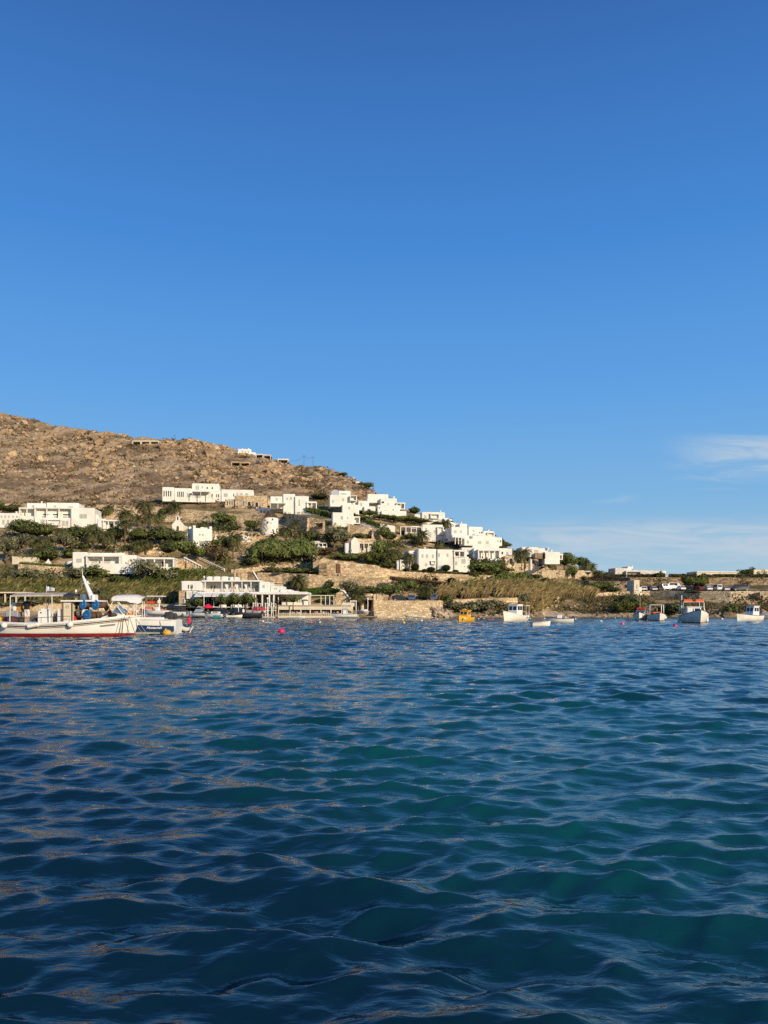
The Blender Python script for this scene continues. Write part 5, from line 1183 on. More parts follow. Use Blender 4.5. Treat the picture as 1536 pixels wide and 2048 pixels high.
def hull(L_, B, fb, bow, stern=None, draft=.35, bottom=.0, rows=((0,0),(.18,.52),(.36,.78),(.56,.90),(.74,.96),(.88,.99),(1,1)), bot_mi=1, canoe=False, flare=.12, rake=.35, n=18, stripe=None):
    """lofted hull, bow towards +x, waterline at z=0; fb/bow/stern: freeboard amidships, at the bow and stern. Material 0 topsides, 1 below the line 'bottom', 2 trim, 3 deck"""
    stern = fb*1.08 if stern is None else stern; mb = MB(); V = []; nr = 8
    for i in range(n+1):
        u = i/n; b = B/2*(1-max(0,(u-.5)/.5)**2.3)*(1-.16*(1-min(1,u/.45))**2)
        if canoe: b *= math.sqrt(max(0, 1-(1-min(1,u/.35))**2.6))
        s = fb+(bow-fb)*max(0,(u-.35)/.65)**1.7+(stern-fb)*max(0,1-u/.4)**2
        k = -draft*(1-max(0,(u-.75)/.25)**2)
        x = -L_/2+L_*u; sec = []
        vr = [r_[0] for r_ in rows]; wr = [r_[1] for r_ in rows]; bz = max(bottom, k+.02)
        zl = [k, (k+bz)/2, bz]+[bz+(s-bz)*q for q in (.25,.5,.75,.9,1)]
        for z in zl:
            v = (z-k)/(s-k); wd = float(np.interp(v, vr, wr)); xx = x+rake*v*max(0,(u-.7)/.3)**1.5*(bow*.6)-(.25*stern*v*max(0,1-u/.2)**2 if canoe else 0)
            yy = b*(wd+flare*(v-.8)*max(0,u-.4))
            sec.append((xx, yy, z))
        V.append(sec)
    vs = []; 
    for sec in V: vs += sec+[(x,-y,z) for x,y,z in sec]
    m = 2*nr; fs = []; mi = []
    for i in range(n):
        for j in range(nr-1):
            for o in (0, nr):
                fs.append((i*m+o+j,(i+1)*m+o+j,(i+1)*m+o+j+1,i*m+o+j+1)); mi.append(1 if j < 2 else 0)
        # deck a little below the gunwale
    for f, q in zip(fs, mi): pass
    mb.add(vs, fs); mb.m[-len(fs):] = mi; mb.smooth[-len(fs):] = [True]*len(fs)
    mb.add([v for v in V[0]]+[(x,-y,z) for x,y,z in V[0]], [tuple(range(nr))+tuple(range(2*nr-1,nr-1,-1))], 0)
    dk = []; 
    for i in range(n+1):
        x,y,z = V[i][nr-1]; zz = z-.10; dk += [(x-.0,y*.97,zz),(x,-y*.97,zz)]
    mb.add(dk, [(2*i,2*i+1,2*i+3,2*i+2) for i in range(n)], 3)
    # rubbing strake
    for sg in (1,-1):
        pts = [(V[i][nr-1][0], sg*(V[i][nr-1][1]+.02), V[i][nr-1][2]-.03) for i in range(n+1)]; mb.tube(pts, .045 if B > 1.4 else .03, 5, 2)
    return mb, V
def sheer(V, u): 
    i = min(len(V)-1, max(0, int(round(u*(len(V)-1))))); return Vector(V[i][-1])
def boat(name, px, py, label, heading, cat='boat', Y=None):
    """heading in degrees: 0 = bow to the right of the picture, -90 = bow towards the camera"""
    Y = Y or boatY(py); o = empty(name, Vector(((px-CX)/F*Y, Y, 0)), R(heading)); tag(o, label, cat, 'moored boats', px); return o, Y/F
def cabin(o, x0, x1, w, z0, z1, mat=GEL, roof=True, glass=True, name='cabin', slope=.25, ov=.12):
    mb = MB(); poly = [(x0,z0),(x1,z0),(x1-slope*(z1-z0),z1),(x0,z1)]; mb.prism(poly, -w/2, w/2); c = mb.build(name, mat, o)
    if roof: mr = MB(); mr.box(x0-ov, x1-slope*(z1-z0)+ov, -w/2-ov, w/2+ov, z1+.002, z1+.09, bev=.03); mr.build('cabin_roof', mat, c)
    if glass:
        h = z1-z0; za, zb = z0+h*.48, z0+h*.86
        for sg in (1,-1):
            n = 2
            for i in range(n):
                a = x0+.15+(x1-x0-.55)*i/n; b = a+(x1-x0-.55)/n-.1; mw = MB(); mw.box(a,b,sg*w/2-.015,sg*w/2+.015,za,zb); mw.build('window', GLASS, c)
        for i in range(2):
            y0 = -w/2+.12+i*(w/2-.06); y1 = y0+w/2-.2; mw = MB(); xa = x1-slope*(za-z0); xb = x1-slope*(zb-z0)
            mw.add([(xa+.015,y0,za),(xa+.015,y1,za),(xb+.015,y1,zb),(xb+.015,y0,zb),(xa-.02,y0,za),(xa-.02,y1,za),(xb-.02,y1,zb),(xb-.02,y0,zb)],[(0,1,2,3),(7,6,5,4),(0,4,5,1),(1,5,6,2),(2,6,7,3),(3,7,4,0)]); mw.build('window', GLASS, c)
    return c
def frame(o, x0, x1, w, z0, z1, mat=FRAME, r=.035, name='awning_frame'):
    mb = MB()
    for x in (x0,x1): mb.tube([(x,-w/2,z0),(x,-w/2,z1-.1),(x,-w/2+.15,z1),(x,w/2-.15,z1),(x,w/2,z1-.1),(x,w/2,z0)], r, 6)
    for y in (-w/2+.1,w/2-.1): mb.bar((x0,y,z1),(x1,y,z1),r,6)
    return mb.build(name, mat, o)
def outboard(o, x, z, mat=CHAR, s=1.0, y=0):
    mb = MB(); mb.box(x-.55*s,x-.02,y-.19*s,y+.19*s,z,z+.55*s,bev=.1*s); ob = mb.build('outboard_motor', mat, o)
    mb = MB(); mb.box(x-.38*s,x-.16*s,y-.08*s,y+.08*s,z-.9*s,z-.003); mb.build('motor_leg', GREYT, ob); return ob
def rail_rope(o, p, q, sag=.0, r=.02, mat=ROPE, name='mooring_rope'):
    p = Vector(p); q = Vector(q); mb = MB(); pts = [p.lerp(q, t)-Vector((0,0,sag*4*t*(1-t))) for t in np.linspace(0,1,7)]; mb.tube(pts, r, 5); return mb.build(name, mat, o)

# --- traditional fishing boat in front at left. Picture scale there is about 30 px per metre
FY = 52.0; k = F/FY
o, s_ = boat('fishing_boat', 128, 1273, 'largest boat, white wooden fishing boat with red bottom and blue net drums', 0, 'fishing boat', Y=FY); FB = o
def fx(px): return (px-128)/k
def fz(py): return (CH+(HOR-py)/F*FY)
mb, V = hull(9.3, 2.9, .84, 1.42, 1.0, draft=.6, bottom=.24, canoe=True, flare=.25, rake=.55, n=26); mb.build('hull', [HULLW, ANTIF, HULLW, DECK], o)
def fsheer(px):
    xs = [q[-1][0] for q in V]; return float(np.interp(fx(px), xs, [q[-1][2] for q in V])), float(np.interp(fx(px), xs, [q[-1][1] for q in V]))
for nm, dz, r_, mt in (('rub_rail', -.16, .035, STRIPE), ('ochre_line', -.25, .02, WOOD_P)):
    mb = MB(); pts = []
    for px in range(4, 262, 8):
        z, y = fsheer(px); pts.append((fx(px), -(y*.995+.02), z+dz))
    mb.tube(pts, r_, 5); mb.build(nm, mt, o)
mb = MB()   # low bulwark cap
for sg in (1,-1):
    pts = []
    for px in range(-8, 266, 8):
        z, y = fsheer(px); pts.append((fx(px), sg*y*.98, z+.05))
    mb.tube(pts, .05, 6)
mb.build('gunwale', GEL, o)
# faint painted name at the bow (illegible in the photo): small grey strokes
mb = MB()
for i in range(15):
    px = 212+i*1.8; z, y = fsheer(px); zz = z-.42; 
    # hull surface at that height
    mb.box(fx(px)-.022, fx(px)+.016, -(y*.955+.035), -(y*.955-.04), zz-.05, zz+.045)
mb.build('painted_name', GREYT, o)
mb = MB(); mb.prism([(fx(-14),fz(1245)),(fx(-2),fz(1243)),(fx(6),fz(1268)),(fx(4),fz(1276)),(fx(-16),fz(1276))], -.06, .06); mb.build('rudder', HULLW, o)
# wheelhouse
zc0 = fz(1245)
mb = MB(); mb.box(fx(135),fx(154),-.75,.75,zc0,fz(1204)); cb = mb.build('wheelhouse', CREAM, o)
mb = MB(); mb.box(fx(137),fx(152),-.79,-.752,zc0+.05,fz(1206)); dr = mb.build('door', CREAM, cb)
mb = MB(); c_ = Vector((fx(144.5),-.80,fz(1213.5)))
mb.tube([c_+Vector((math.cos(a)*.085,0,math.sin(a)*.085)) for a in np.linspace(0,2*math.pi,13)], .022, 5); mb.build('porthole_rim', GREYT, dr)
for px in (135,153.5):
    mb = MB(); mb.box(fx(px)-.03,fx(px)+.03,-.83,-.77,zc0-.2,fz(1203)); mb.build('corner_post', WOOD, cb)
mb = MB(); mb.box(fx(132),fx(206),-.95,.95,fz(1203.5),fz(1200.5),bev=.03); mb.build('wheelhouse_roof', GEL, cb)
mb = MB(); mb.box(fx(154.3),fx(171),-.2,.7,zc0,fz(1204)); mb.build('shaded_recess', DARK, cb)
mb = MB(); mb.box(fx(170),fx(178),-.55,.6,zc0,fz(1219)); mb.build('winch_box', GEL, o)
for px in (205,): mb = MB(); mb.bar((fx(px),-.8,fz(1240)),(fx(px),-.8,fz(1203)),.03); mb.build('roof_post', WOOD, cb)
# blue net drums with brown rollers behind
for (px,py,r_,ln) in ((175.5,1209,.32,.55),(199.5,1210,.34,.55),(183.5,1230,.34,.75)):
    d = empty('x', (0,0,0)); bpy.data.objects.remove(d)
    a = Vector((fx(px),-.92,fz(py))); mb = MB(); ax = Vector((.55,.83,0)).normalized()
    mb.bar(a, a+ax*.07, r_, 22, sm_=False); dm = mb.build('net_drum', BLUE, o)
    mb = MB(); mb.bar(a+ax*.075, a+ax*(ln+.3), r_*.62, 14); mb.build('roller', BROWN, dm)
    mb = MB(); mb.bar(a-ax*.02, a+ax*.02, .06, 10); mb.build('hub', GREYT, dm)
    for t_ in np.linspace(0, 2*math.pi, 9)[:-1]:
        pass
mb = MB()
for i in range(4): mb.bar((fx(208+i*4),-.5,fz(1204+i*2)),(fx(214+i*3),.5,fz(1236)),.05,6)
mb.bar((fx(196),-.6,fz(1236)),(fx(222),-.5,fz(1228)),.07,6); mb.build('net_winch', BROWN, o)
mb = MB(); mb.tube([(fx(216),-.3,fz(1202)),(fx(222),-.3,fz(1210)),(fx(221),-.3,fz(1220)),(fx(212),-.3,fz(1228))], .035, 6); mb.build('net_guide', WOOD_P, o)
# raked mast
mb = MB(); mb.bar((fx(186),0,fz(1201)),(fx(165.5),0,fz(1152)),.20,10,r2=.07); mb.bar((fx(165.5),0,fz(1152)),(fx(164),0,fz(1138)),.022,5); ms = mb.build('mast', GEL, o)
mb = MB(); mb.bar((fx(167.5),0,fz(1167)),(fx(180),0,fz(1167.5)),.045,6); mb.box(fx(174),fx(177),-.1,.1,fz(1167),fz(1162),bev=.03); mb.build('crossbar', GEL, ms)
mb = MB(); mb.box(fx(186),fx(193),-.35,.35,fz(1200.3),fz(1189),bev=.06); mb.build('mast_foot', GEL, ms)
mb = MB(); mb.bar((fx(165),0,fz(1165)),(fx(164),-.1,fz(1178)),.02,5); mb.bar((fx(167),0,fz(1155)),(fx(150),0,fz(1200)),.012,4); mb.bar((fx(167),0,fz(1155)),(fx(262),0,fz(1231)),.010,4); mb.build('stays', ROPE, ms)
mb = MB(); mb.box(fx(162),fx(172),-.3,.3,fz(1200.4),fz(1188),bev=.05); mb.build('roof_locker', mk('blue_grey', (.10,.14,.19), .6, .2, 3), o)
mb = MB(); mb.bar((fx(149.5),.2,fz(1200)),(fx(149.5),.2,fz(1184)),.02,5); mb.bar((fx(149.5),.2,fz(1184)),(fx(149.5),.2,fz(1179)),.075,10); mb.build('masthead_lamp', GEL, o)
# awning: pale sheet with dark underside patch at its forward end
mb = MB(); ys = (-1.25,1.25); nx = 12
def awz(px): return float(np.interp(px, [38,60,100,138,162], [1191.5,1190.8,1190.5,1190,1193.5]))
vs = []
for i in range(nx+1):
    px = 38+(162-38)*i/nx; z = fz(awz(px)); vs += [(fx(px),-1.25,z-.10),(fx(px),-1.2,z),(fx(px),-.4,z+.16),(fx(px),.4,z+.16),(fx(px),1.25,z-.02)]
fs = [(i*5+j,(i+1)*5+j,(i+1)*5+j+1,i*5+j+1) for i in range(nx) for j in range(4)]
mb.add(vs, fs, 0); mb.m = [1 if (f//4) >= 10 else 0 for f in range(len(fs))]
mb.build('awning', [mk('sun_bleached_canvas', (.46,.40,.33), .85, .12, 2), CHAR], o)
for px,y in ((38,-1.2),(119,-1.2),(40,1.2),(121,1.2)):
    mb = MB(); mb.bar((fx(px-(2 if px < 60 else 0)),y*.95,fz(1243)),(fx(px),y,fz(awz(px))),.035,6); mb.build('awning_post', FRAME, o)
mb = MB(); mb.bar((fx(84),.6,fz(1222)),(fx(96),.6,fz(1192)),.025,5); mb.bar((fx(97),-.3,fz(1212)),(fx(97),-.3,fz(1191)),.02,5); mb.build('awning_brace', FRAME, o)
# flag on a staff
mb = MB(); mb.bar((fx(86),.5,fz(1190)),(fx(86.5),.5,fz(1171)),.018,5); fs_ = mb.build('flag_staff', FRAME, o)
vs = []; fs = []; mi = []
for j in range(10):
    for i in range(9):
        u = i/8; px = 87+15.5*u; py = 1172+3.2*u+(9.5-3*u)*j/9; vs.append((fx(px), .5+.06*math.sin(u*7), fz(py)))
for j in range(9):
    for i in range(8): fs.append((j*9+i,j*9+i+1,j*9+i+10,j*9+i+9)); mi.append(1 if (j%2 == 0 and not (j < 5 and i < 3)) or (j < 5 and i < 3 and not (j == 2 or i == 1)) else 0)
mb = MB(); mb.add(vs, fs); mb.m = mi; mb.build('flag', [CANVAS, mk('flag_blue', (.20,.27,.42), .8, .1, 3)], fs_)
# deck gear
mb = MB(); mb.box(fx(81),fx(106),-.5,.35,fz(1247.5),fz(1221),bev=.06); cn = mb.build('engine_box', GEL, o)
mb = MB(); mb.box(fx(86),fx(100),-.45,.3,fz(1221)+.003,fz(1217.5),bev=.05); mb.build('lid', GEL, cn); mb = MB(); mb.box(fx(87),fx(90),-.52,-.505,fz(1226.5),fz(1224)); mb.build('vent', DARK, cn)
mb = MB(); mb.box(fx(121),fx(133.5),-.6,.5,fz(1246),fz(1218),bev=.06); mb.build('locker', GEL, o)
mb = MB(); mb.bar((fx(99),-.3,fz(1219)),(fx(112),-.2,fz(1240)),.05,6); mb.bar((fx(107),0,fz(1244)),(fx(118),0,fz(1220)),.07,6); mb.box(fx(109),fx(119),-.2,.4,fz(1246),fz(1232),bev=.08); mb.build('deck_gear', CHAR, o)
mb = MB(); mb.ball((fx(22),0,fz(1241)), .55, 12, 7, sc=(1.0,.9,.55)); mb.build('tarpaulin_heap', MAROON, o)
mb = MB(); mb.ball((fx(72),.2,fz(1243)), .4, 10, 6, sc=(1,.9,.6)); mb.ball((fx(41),.1,fz(1241)), .3, 10, 6, sc=(1,.9,.8)); mb.build('net_heap', CHAR, o)
mb = MB(); mb.box(fx(60),fx(78),-.6,-.1,fz(1247),fz(1243),bev=.05); mb.build('folded_cloth', mk('blue_cloth', (.25,.32,.40), .8, .15, 3), o)
mb = MB(); mb.box(fx(30),fx(39),.2,.8,fz(1224),fz(1207),bev=.04); mb.build('orange_board', mk('orange_board', (.50,.22,.05), .7, .1, 2), o)
mb = MB(); mb.lathe([(0,-.33),(.13,-.28),(.17,0),(.13,.28),(0,.33)], 12, fx(25), .3); f_ = mb.build('stern_float', FEND, o); f_.location.z = fz(1214)
mb = MB(); mb.ball((fx(1),-.2,fz(1239)), .2, 10, 7); mb.build('orange_float', mk('orange_float', (.80,.36,.03), .5, .1, 2), o)
mb = MB(); mb.box(fx(8),fx(34),.1,.8,fz(1233),fz(1221),bev=.06); mb.build('stern_locker', GREYT, o)
mb = MB(); mb.box(fx(154.5),fx(160),-.6,-.2,fz(1243),fz(1233),bev=.04); mb.build('fuel_can', RED, o)
mb = MB()
z1 = fz(1235.5)
mb.tube([(fx(46),-1.3,z1),(fx(90),-1.38,z1),(fx(130),-1.35,fz(1233)),(fx(155),-1.2,fz(1232))], .018, 5)
for px in (46,64,100,128,155): z,y = fsheer(px); mb.bar((fx(px),-min(1.36,y),z),(fx(px),-1.33,z1+.02),.015,5)
mb.build('guard_rail', BROWN, o)
for px,ln in ((28,.0),(88,.5),(160,.0)):
    z,y = fsheer(px); mb = MB()
    if ln: mb.bar((fx(px)-.28,-(y+.16),z-.12),(fx(px)+.28,-(y+.16),z-.02),.15,12); mb.ball((fx(px)-.28,-(y+.16),z-.12),.15,10,6); mb.ball((fx(px)+.28,-(y+.16),z-.02),.15,10,6)
    else: mb.ball((fx(px),-(y+.2),z-.14),.2,14,9)
    mb.build('fender', FEND, o)
mb = MB(); mb.ball((fx(228),-.1,fz(1230)), .2, 10, 6, sc=(1.3,1,.6)); mb.bar((fx(214),-.2,fz(1235)),(fx(236),-.1,fz(1229)),.03,5); mb.build('bow_gear', BROWN, o)
zb, yb = fsheer(250)
for a,b in (((252,-.9,1236),(251,-1.2,1268)),((255,-.8,1235),(254,-1.0,1269)),((256,-.7,1234),(276,-1.6,1273)),((262,-.4,1232),(286,-1.4,1273))):
    rail_rope(o, (fx(a[0]),a[1],fz(a[2])), (fx(b[0]),b[1],fz(b[2])), r=.018, mat=CHAR)
rail_rope(o, (fx(268),0,fz(1233)), (fx(306),-1.0,fz(1270)), r=.022)

# --- speedboat behind its bow
SY = 57.0
o, s_ = boat('speedboat', 290, 1270, 'white speedboat with navy side stripe and bimini right behind the fishing boat', 180, 'speedboat', Y=SY); k2 = F/SY
def gx(px): return -(px-290)/k2
def gz(py): return CH+(HOR-py)/F*SY
mb, V2_ = hull(5.6, 2.15, 1.12, 1.35, 1.05, draft=.3, flare=.2, rake=.5, rows=((0,0),(.2,.70),(.36,.86),(.52,.93),(.76,.98),(.9,1.),(1,1))); 
h_ = mb.build('hull', [GEL, GEL, GEL, DECK], o); h_.location.x = .32
# stripe and lettering on the side that faces us (local +y after turning)
mb = MB(); pts_t = []; pts_b = []
for px in range(263, 358, 4):
    x = gx(px)-.32; xs = [q[7][0] for q in V2_]; y = float(np.interp(x, xs, [q[7][1] for q in V2_])); pts_t.append((gx(px), y+.035, gz(1249+(px-263)*.03))); pts_b.append((gx(px-3 if px < 290 else px), y+.02, gz(1260.5+(px-263)*.02)))
n = len(pts_t); mb.add(pts_t+pts_b, [(i,i+1,n+i+1,n+i) for i in range(n-1)]); st_ = mb.build('side_stripe', NAVY, o)
cu = bpy.data.curves.new('lettering', 'FONT'); cu.body = 'Montecraft'; cu.size = .24; cu.extrude = .004; cu.align_x = 'CENTER'; cu.align_y = 'CENTER'; cu.shear = .3; cu.offset = .006
to = bpy.data.objects.new('lettering', cu); C.objects.link(to); bpy.context.view_layer.update(); dgx = bpy.context.evaluated_depsgraph_get()
tm = bpy.data.meshes.new_from_object(to.evaluated_get(dgx)); bpy.data.objects.remove(to); tm.materials.clear(); tm.materials.append(GEL)
lt = link('lettering', tm, st_, (gx(317), 1.14, gz(1255))); lt.rotation_euler = (R(90),0,R(180))
lt.location.y = float(np.interp(gx(317)-.32, [q[7][0] for q in V2_], [q[7][1] for q in V2_]))+.06
mb = MB(); mb.box(gx(333),gx(262),-.75,.75,gz(1241),gz(1234),bev=.12); mb.build('coaming', GEL, o)
mb = MB(); zz0, zz1 = gz(1226.5), gz(1213)
mb.add([(gx(252),-.8,zz0),(gx(252),.8,zz0),(gx(240),.65,zz1),(gx(240),-.65,zz1),(gx(222),0,zz0-.1)], [(0,1,2,3),(1,4,2),(4,0,3),(4,3,2)]); wsc = mb.build('windscreen', LBLUE, o)
mb = MB()
for a,b in (((252,.8,1226.5),(240,.65,1213)),((240,.65,1213),(240,-.65,1213)),((222,0,1228),(240,.65,1213)),((222,0,1228),(252,.8,1226.5)),((252,-.8,1226.5),(240,-.65,1213)),((222,0,1228),(240,-.65,1213))): mb.bar((gx(a[0]),a[1],gz(a[2])),(gx(b[0]),b[1],gz(b[2])),.035,6)
mb.build('screen_frame', GEL, wsc)
mb = MB(); mb.box(gx(262),gx(205),-.7,.7,gz(1240),gz(1227),bev=.15); mb.build('foredeck', GEL, o)
mb = MB(); vs = []
for i in range(9):
    px = 233+(292-233)*i/8; z = gz(1194+ (2.2 if i > 6 else 0)+i*.1); dz = .06*math.sin(math.pi*i/8); vs += [(gx(px),-1.0,z-.06+dz),(gx(px),0,z+.14+dz),(gx(px),1.0,z+dz*.6-.06),(gx(px),1.05,z-.30-(0 if i > 1 and i < 7 else .0)-(.12 if 5 <= i <= 7 else 0))]
mb.add(vs, [(i*4+j,(i+1)*4+j,(i+1)*4+j+1,i*4+j+1) for i in range(8) for j in range(3)], 0, True); bm_ = mb.build('bimini', CANVAS, o)
mb = MB()
for y in (-.95,.95):
    for a,b in (((276,1236),(277,1200)),((281,1236),(280,1202)),((262,1228),(277,1210)),((243,1205),(270,1226)),((230,1212),(236,1201)),((246,1204),(256,1218))): mb.bar((gx(a[0]),y,gz(a[1])),(gx(b[0]),y,gz(b[1])),.028,6)
mb.build('bimini_frame', GEL, bm_)
mb = MB(); mb.box(gx(270),gx(257.5),.2,.75,gz(1231),gz(1223),bev=.05); mb.build('orange_cushion', mk('orange_cushion', (.70,.28,.03), .7, .1, 2), o)
outboard(o, gx(341)+.35, gz(1241), CHAR, 1.15, .3); outboard(o, gx(347)+.3, gz(1239), CHAR, .85, -.35)
mb = MB(); mb.bar((gx(325),.5,gz(1237)),(gx(352),.5,gz(1242)),.05,6); mb.box(gx(340),gx(322),-.6,.6,gz(1240),gz(1236),bev=.05); mb.build('stern_bench', GREYT, o)
rail_rope(o, (gx(273),1.0,gz(1241)), (gx(306),1.9,gz(1270)), r=.02); rail_rope(o, (gx(328),1.06,gz(1242)), (gx(334),1.08,gz(1266)), r=.015, mat=CHAR)
oy = link('yellow_buoy', None) if False else None
mb = MB(); mb.ball((0,0,.12), .26, 14, 9, sc=(1.25,1,.9)); mb.bar((-.1,0,.3),(-.1,0,.42),.06,8); b_ = mb.build('yellow_buoy', YEL, None, P(334,1266,SY-1.4)); b_.location.z = .02; tag(b_, 'yellow mooring float against the stern of the speedboat', 'buoy', None, 334)
# --- grey inflatable, bow lifted, just behind the speedboat
IY = 59.0; ki = F/IY
o, s_ = boat('inflatable_dinghy', 366, 1268, 'grey inflatable dinghy with red pack in its raised bow, right of the speedboat', 0, 'dinghy', Y=IY)
def ix(px): return (px-366)/ki
def iz(py): return CH+(HOR-py)/F*IY
for sg in (1,-1):
    mb = MB(); mb.tube([(ix(344),sg*.62,iz(1242)),(ix(352),sg*.66,iz(1246)),(ix(364),sg*.62,iz(1255)),(ix(374),sg*.4,iz(1259)),(ix(380),sg*.12,iz(1257))], [.13,.19,.19,.18,.15], 12); mb.build('tube', GREYT if sg > 0 else mk('light_grey_tube', (.52,.50,.45), .55, .1, 3), o)
mb = MB(); mb.tube([(ix(376),-.2,iz(1262)),(ix(379),-.1,iz(1252)),(ix(382),0,iz(1244))], [.14,.13,.08], 10); mb.build('raised_bow', CHAR, o)
mb = MB(); mb.add([(ix(346),-.55,iz(1252)),(ix(346),.55,iz(1252)),(ix(378),.3,iz(1266)),(ix(378),-.3,iz(1266)),(ix(346),-.5,iz(1268)),(ix(376),-.2,iz(1270))],[(0,1,2,3),(0,3,5,4)]); mb.build('floor', DECK, o)
mb = MB(); mb.box(ix(376),ix(382),-.15,.15,iz(1248),iz(1239),bev=.06); mb.ball((ix(378),0,iz(1238)),.12,9,6); mb.build('red_pack', REDB, o)
mb = MB(); mb.ball((ix(386),-.1,iz(1254)),.06,8,6); mb.ball((ix(384.5),-.2,iz(1258)),.06,8,6); mb.bar((ix(384.5),-.2,iz(1258)),(ix(380),-.3,iz(1268)),.03,5); mb.bar((ix(386),-.1,iz(1254)),(ix(382),-.1,iz(1262)),.025,5); mb.build('bow_fittings', GEL, o)

# --- boats moored off the right shore
def small(name, px, py, wpx, label, heading, L_, B, fb, bow, mats=None, cat='boat', Y=None, **kw):
    o, s = boat(name, px, py, label, heading, cat, Y); mb, V = hull(L_, B, fb, bow, **kw); mb.build('hull', mats or [HULLW, HULLW, HULLW, DECK], o); return o, V
o, V_ = small('cabin_boat', 930, 1244, 28, 'small yellow cabin boat moored before the end of the seawall', -118, 4.6, 1.75, .75, 1.05, [YEL, YEL, YEL, YEL], draft=.25, bottom=-.1)
cabin(o, -.9, .7, 1.25, .62, 1.75, YEL); mb = MB(); mb.bar((.2,0,1.8),(.2,0,2.1),.03); mb.box(.05,.5,-.3,.3,1.85,2.0,bev=.04); mb.build('roof_box', YEL, o); mb = MB(); mb.ball((2.0,.75,.55),.16,10,7); mb.build('fender', FEND, o); rail_rope(o, (2.5,0,1.0), (3.4,.9,0), r=.015)
mb = MB(); mb.box(-2.3,-1.6,-.7,.7,.6,.95,bev=.06); mb.build('stern_locker', CHAR, o)
o, V_ = small('cabin_boat', 1028, 1242.5, 44, 'white cabin boat with square wheelhouse below the golden reeds', -127, 6.8, 2.6, .95, 1.75, draft=.35)
cabin(o, -1.5, .7, 1.6, 1.0, 2.75, GEL); mb = MB(); mb.box(-3.6,-2.3,-1.1,1.1,2.55,2.65,bev=.02); mb.bar((-2.4,1,.9),(-2.4,1,2.55),.03); mb.bar((-2.4,-1,.9),(-2.4,-1,2.55),.03); mb.bar((-3.5,1,.9),(-3.5,1,2.55),.03); mb.bar((-3.5,-1,.9),(-3.5,-1,2.55),.03); mb.build('stern_awning', CANVAS, o); rail_rope(o, (3.6,0,1.6), (5.2,-2.0,0), r=.03); rail_rope(o, (3.5,0,1.5), (4.6,-2.6,0), r=.03)
mb = MB(); mb.ball((-2.4,1.35,.75),.25,10,7); mb.build('fender', FEND, o)
mb = MB()
for i in range(9): mb.box(.5+i*.17,.58+i*.17,1.17,1.2,1.05,1.15)
o, V_ = small('rowing_boat', 1081, 1253, 36, 'open white rowing tender with dark red waterline, nearest boat of the middle group', 12, 2.15, 1.05, .42, .62, [HULLW, ANTIF, HULLW, DECK], draft=.15, bottom=.05, Y=86)
mb = MB(); mb.box(-.45,-.2,-.42,.42,.32,.36); mb.box(.3,.5,-.35,.35,.34,.38); mb.build('thwart', DECK, o); mb = MB(); mb.bar((-.7,.4,.48),(.5,.25,.55),.02,5); mb.build('oar', WOOD_P, o)
o, V_ = small('motor_boat', 1121, 1246.5, 42, 'white motor boat with cream covered console and outboard, right of the tender', 172, 3.5, 1.6, .68, .95, [GEL, GEL, STRIPE, GEL], draft=.15, rake=.5)
mb = MB(); mb.box(-.15,.55,-.4,.4,.5,1.15,bev=.08); mb.build('covered_console', CANVAS, o); mb = MB(); mb.box(-1.1,-.4,-.5,.5,.5,.78,bev=.1); mb.build('seat', GEL, o); outboard(o, -1.5, .62, CHAR, .7); mb = MB(); mb.bar((-.9,.4,.6),(-.6,.4,1.05),.02); mb.bar((-.9,-.4,.6),(-.6,-.4,1.05),.02); mb.build('grab_rail', METAL, o)
def caique(px, py, label, heading, L_, B, fb, bow, mats=None):
    return small('caique', px, py, 0, label, heading, L_, B, fb, bow, mats or [HULLW, ANTIF, STRIPE, DECK], 'fishing boat', draft=.5, bottom=.1, canoe=True, flare=.3, rake=.5)
o, V_ = caique(1281, 1241, 'white caique with tall brown mast, left one of three bow on boats', -112, 6.0, 2.5, .8, 1.55)
mb = MB(); mb.bar((1.2,0,.8),(1.2,0,5.2),.06,8,r2=.04); mb.bar((1.2,-.35,4.0),(1.2,.35,4.0),.03,6); mb.build('mast', WOOD_P, o); cabin(o, -1.6, .3, 1.4, .75, 1.75, GEL); mb = MB(); mb.box(-2.6,-1.0,-.8,.8,2.0,2.35,bev=.12); mb.build('red_cover', RED, o); mb = MB(); mb.bar((-1.2,.7,.9),(-1.2,.7,2.0),.03); mb.bar((-2.4,-.7,.9),(-2.4,-.7,2.0),.03); mb.build('cover_post', FRAME, o)
o, V_ = caique(1313, 1241.5, 'white caique with arched white awning frame, middle of three bow on boats', -100, 6.4, 3.0, .85, 1.45)
frame(o, -2.0, .2, 2.3, .8, 2.75, GEL, .07); mb = MB(); mb.box(-1.5,.6,-.8,.8,1.05,1.55,bev=.2); mb.build('orange_cover', ORANGE, o); mb = MB(); mb.bar((.5,0,1.5),(.5,0,2.2),.07,8); mb.build('samson_post', WOOD_P, o); mb = MB(); mb.box(-2.1,.3,-1.1,1.1,2.76,2.82); mb.build('awning', CANVAS, o)
mb = MB(); mb.ball((-.6,1.55,.55),.26,10,7); mb.ball((-1.6,1.5,.6),.26,10,7); mb.build('fender', FEND, o)
o, V_ = caique(1388, 1245.5, 'largest bow on white caique with orange roof covers and red rail gear', -99, 7.6, 3.7, 1.0, 1.9)
cabin(o, -2.2, .4, 1.9, 1.0, 2.25, GEL); frame(o, -3.0, -.2, 2.9, .9, 3.0, FRAME, .05)
for y in (-.8,.8): mb = MB(); mb.box(-2.6,-.2,y-.65,y+.65,3.03,3.4,bev=.14); mb.build('orange_cover', ORANGE, o)
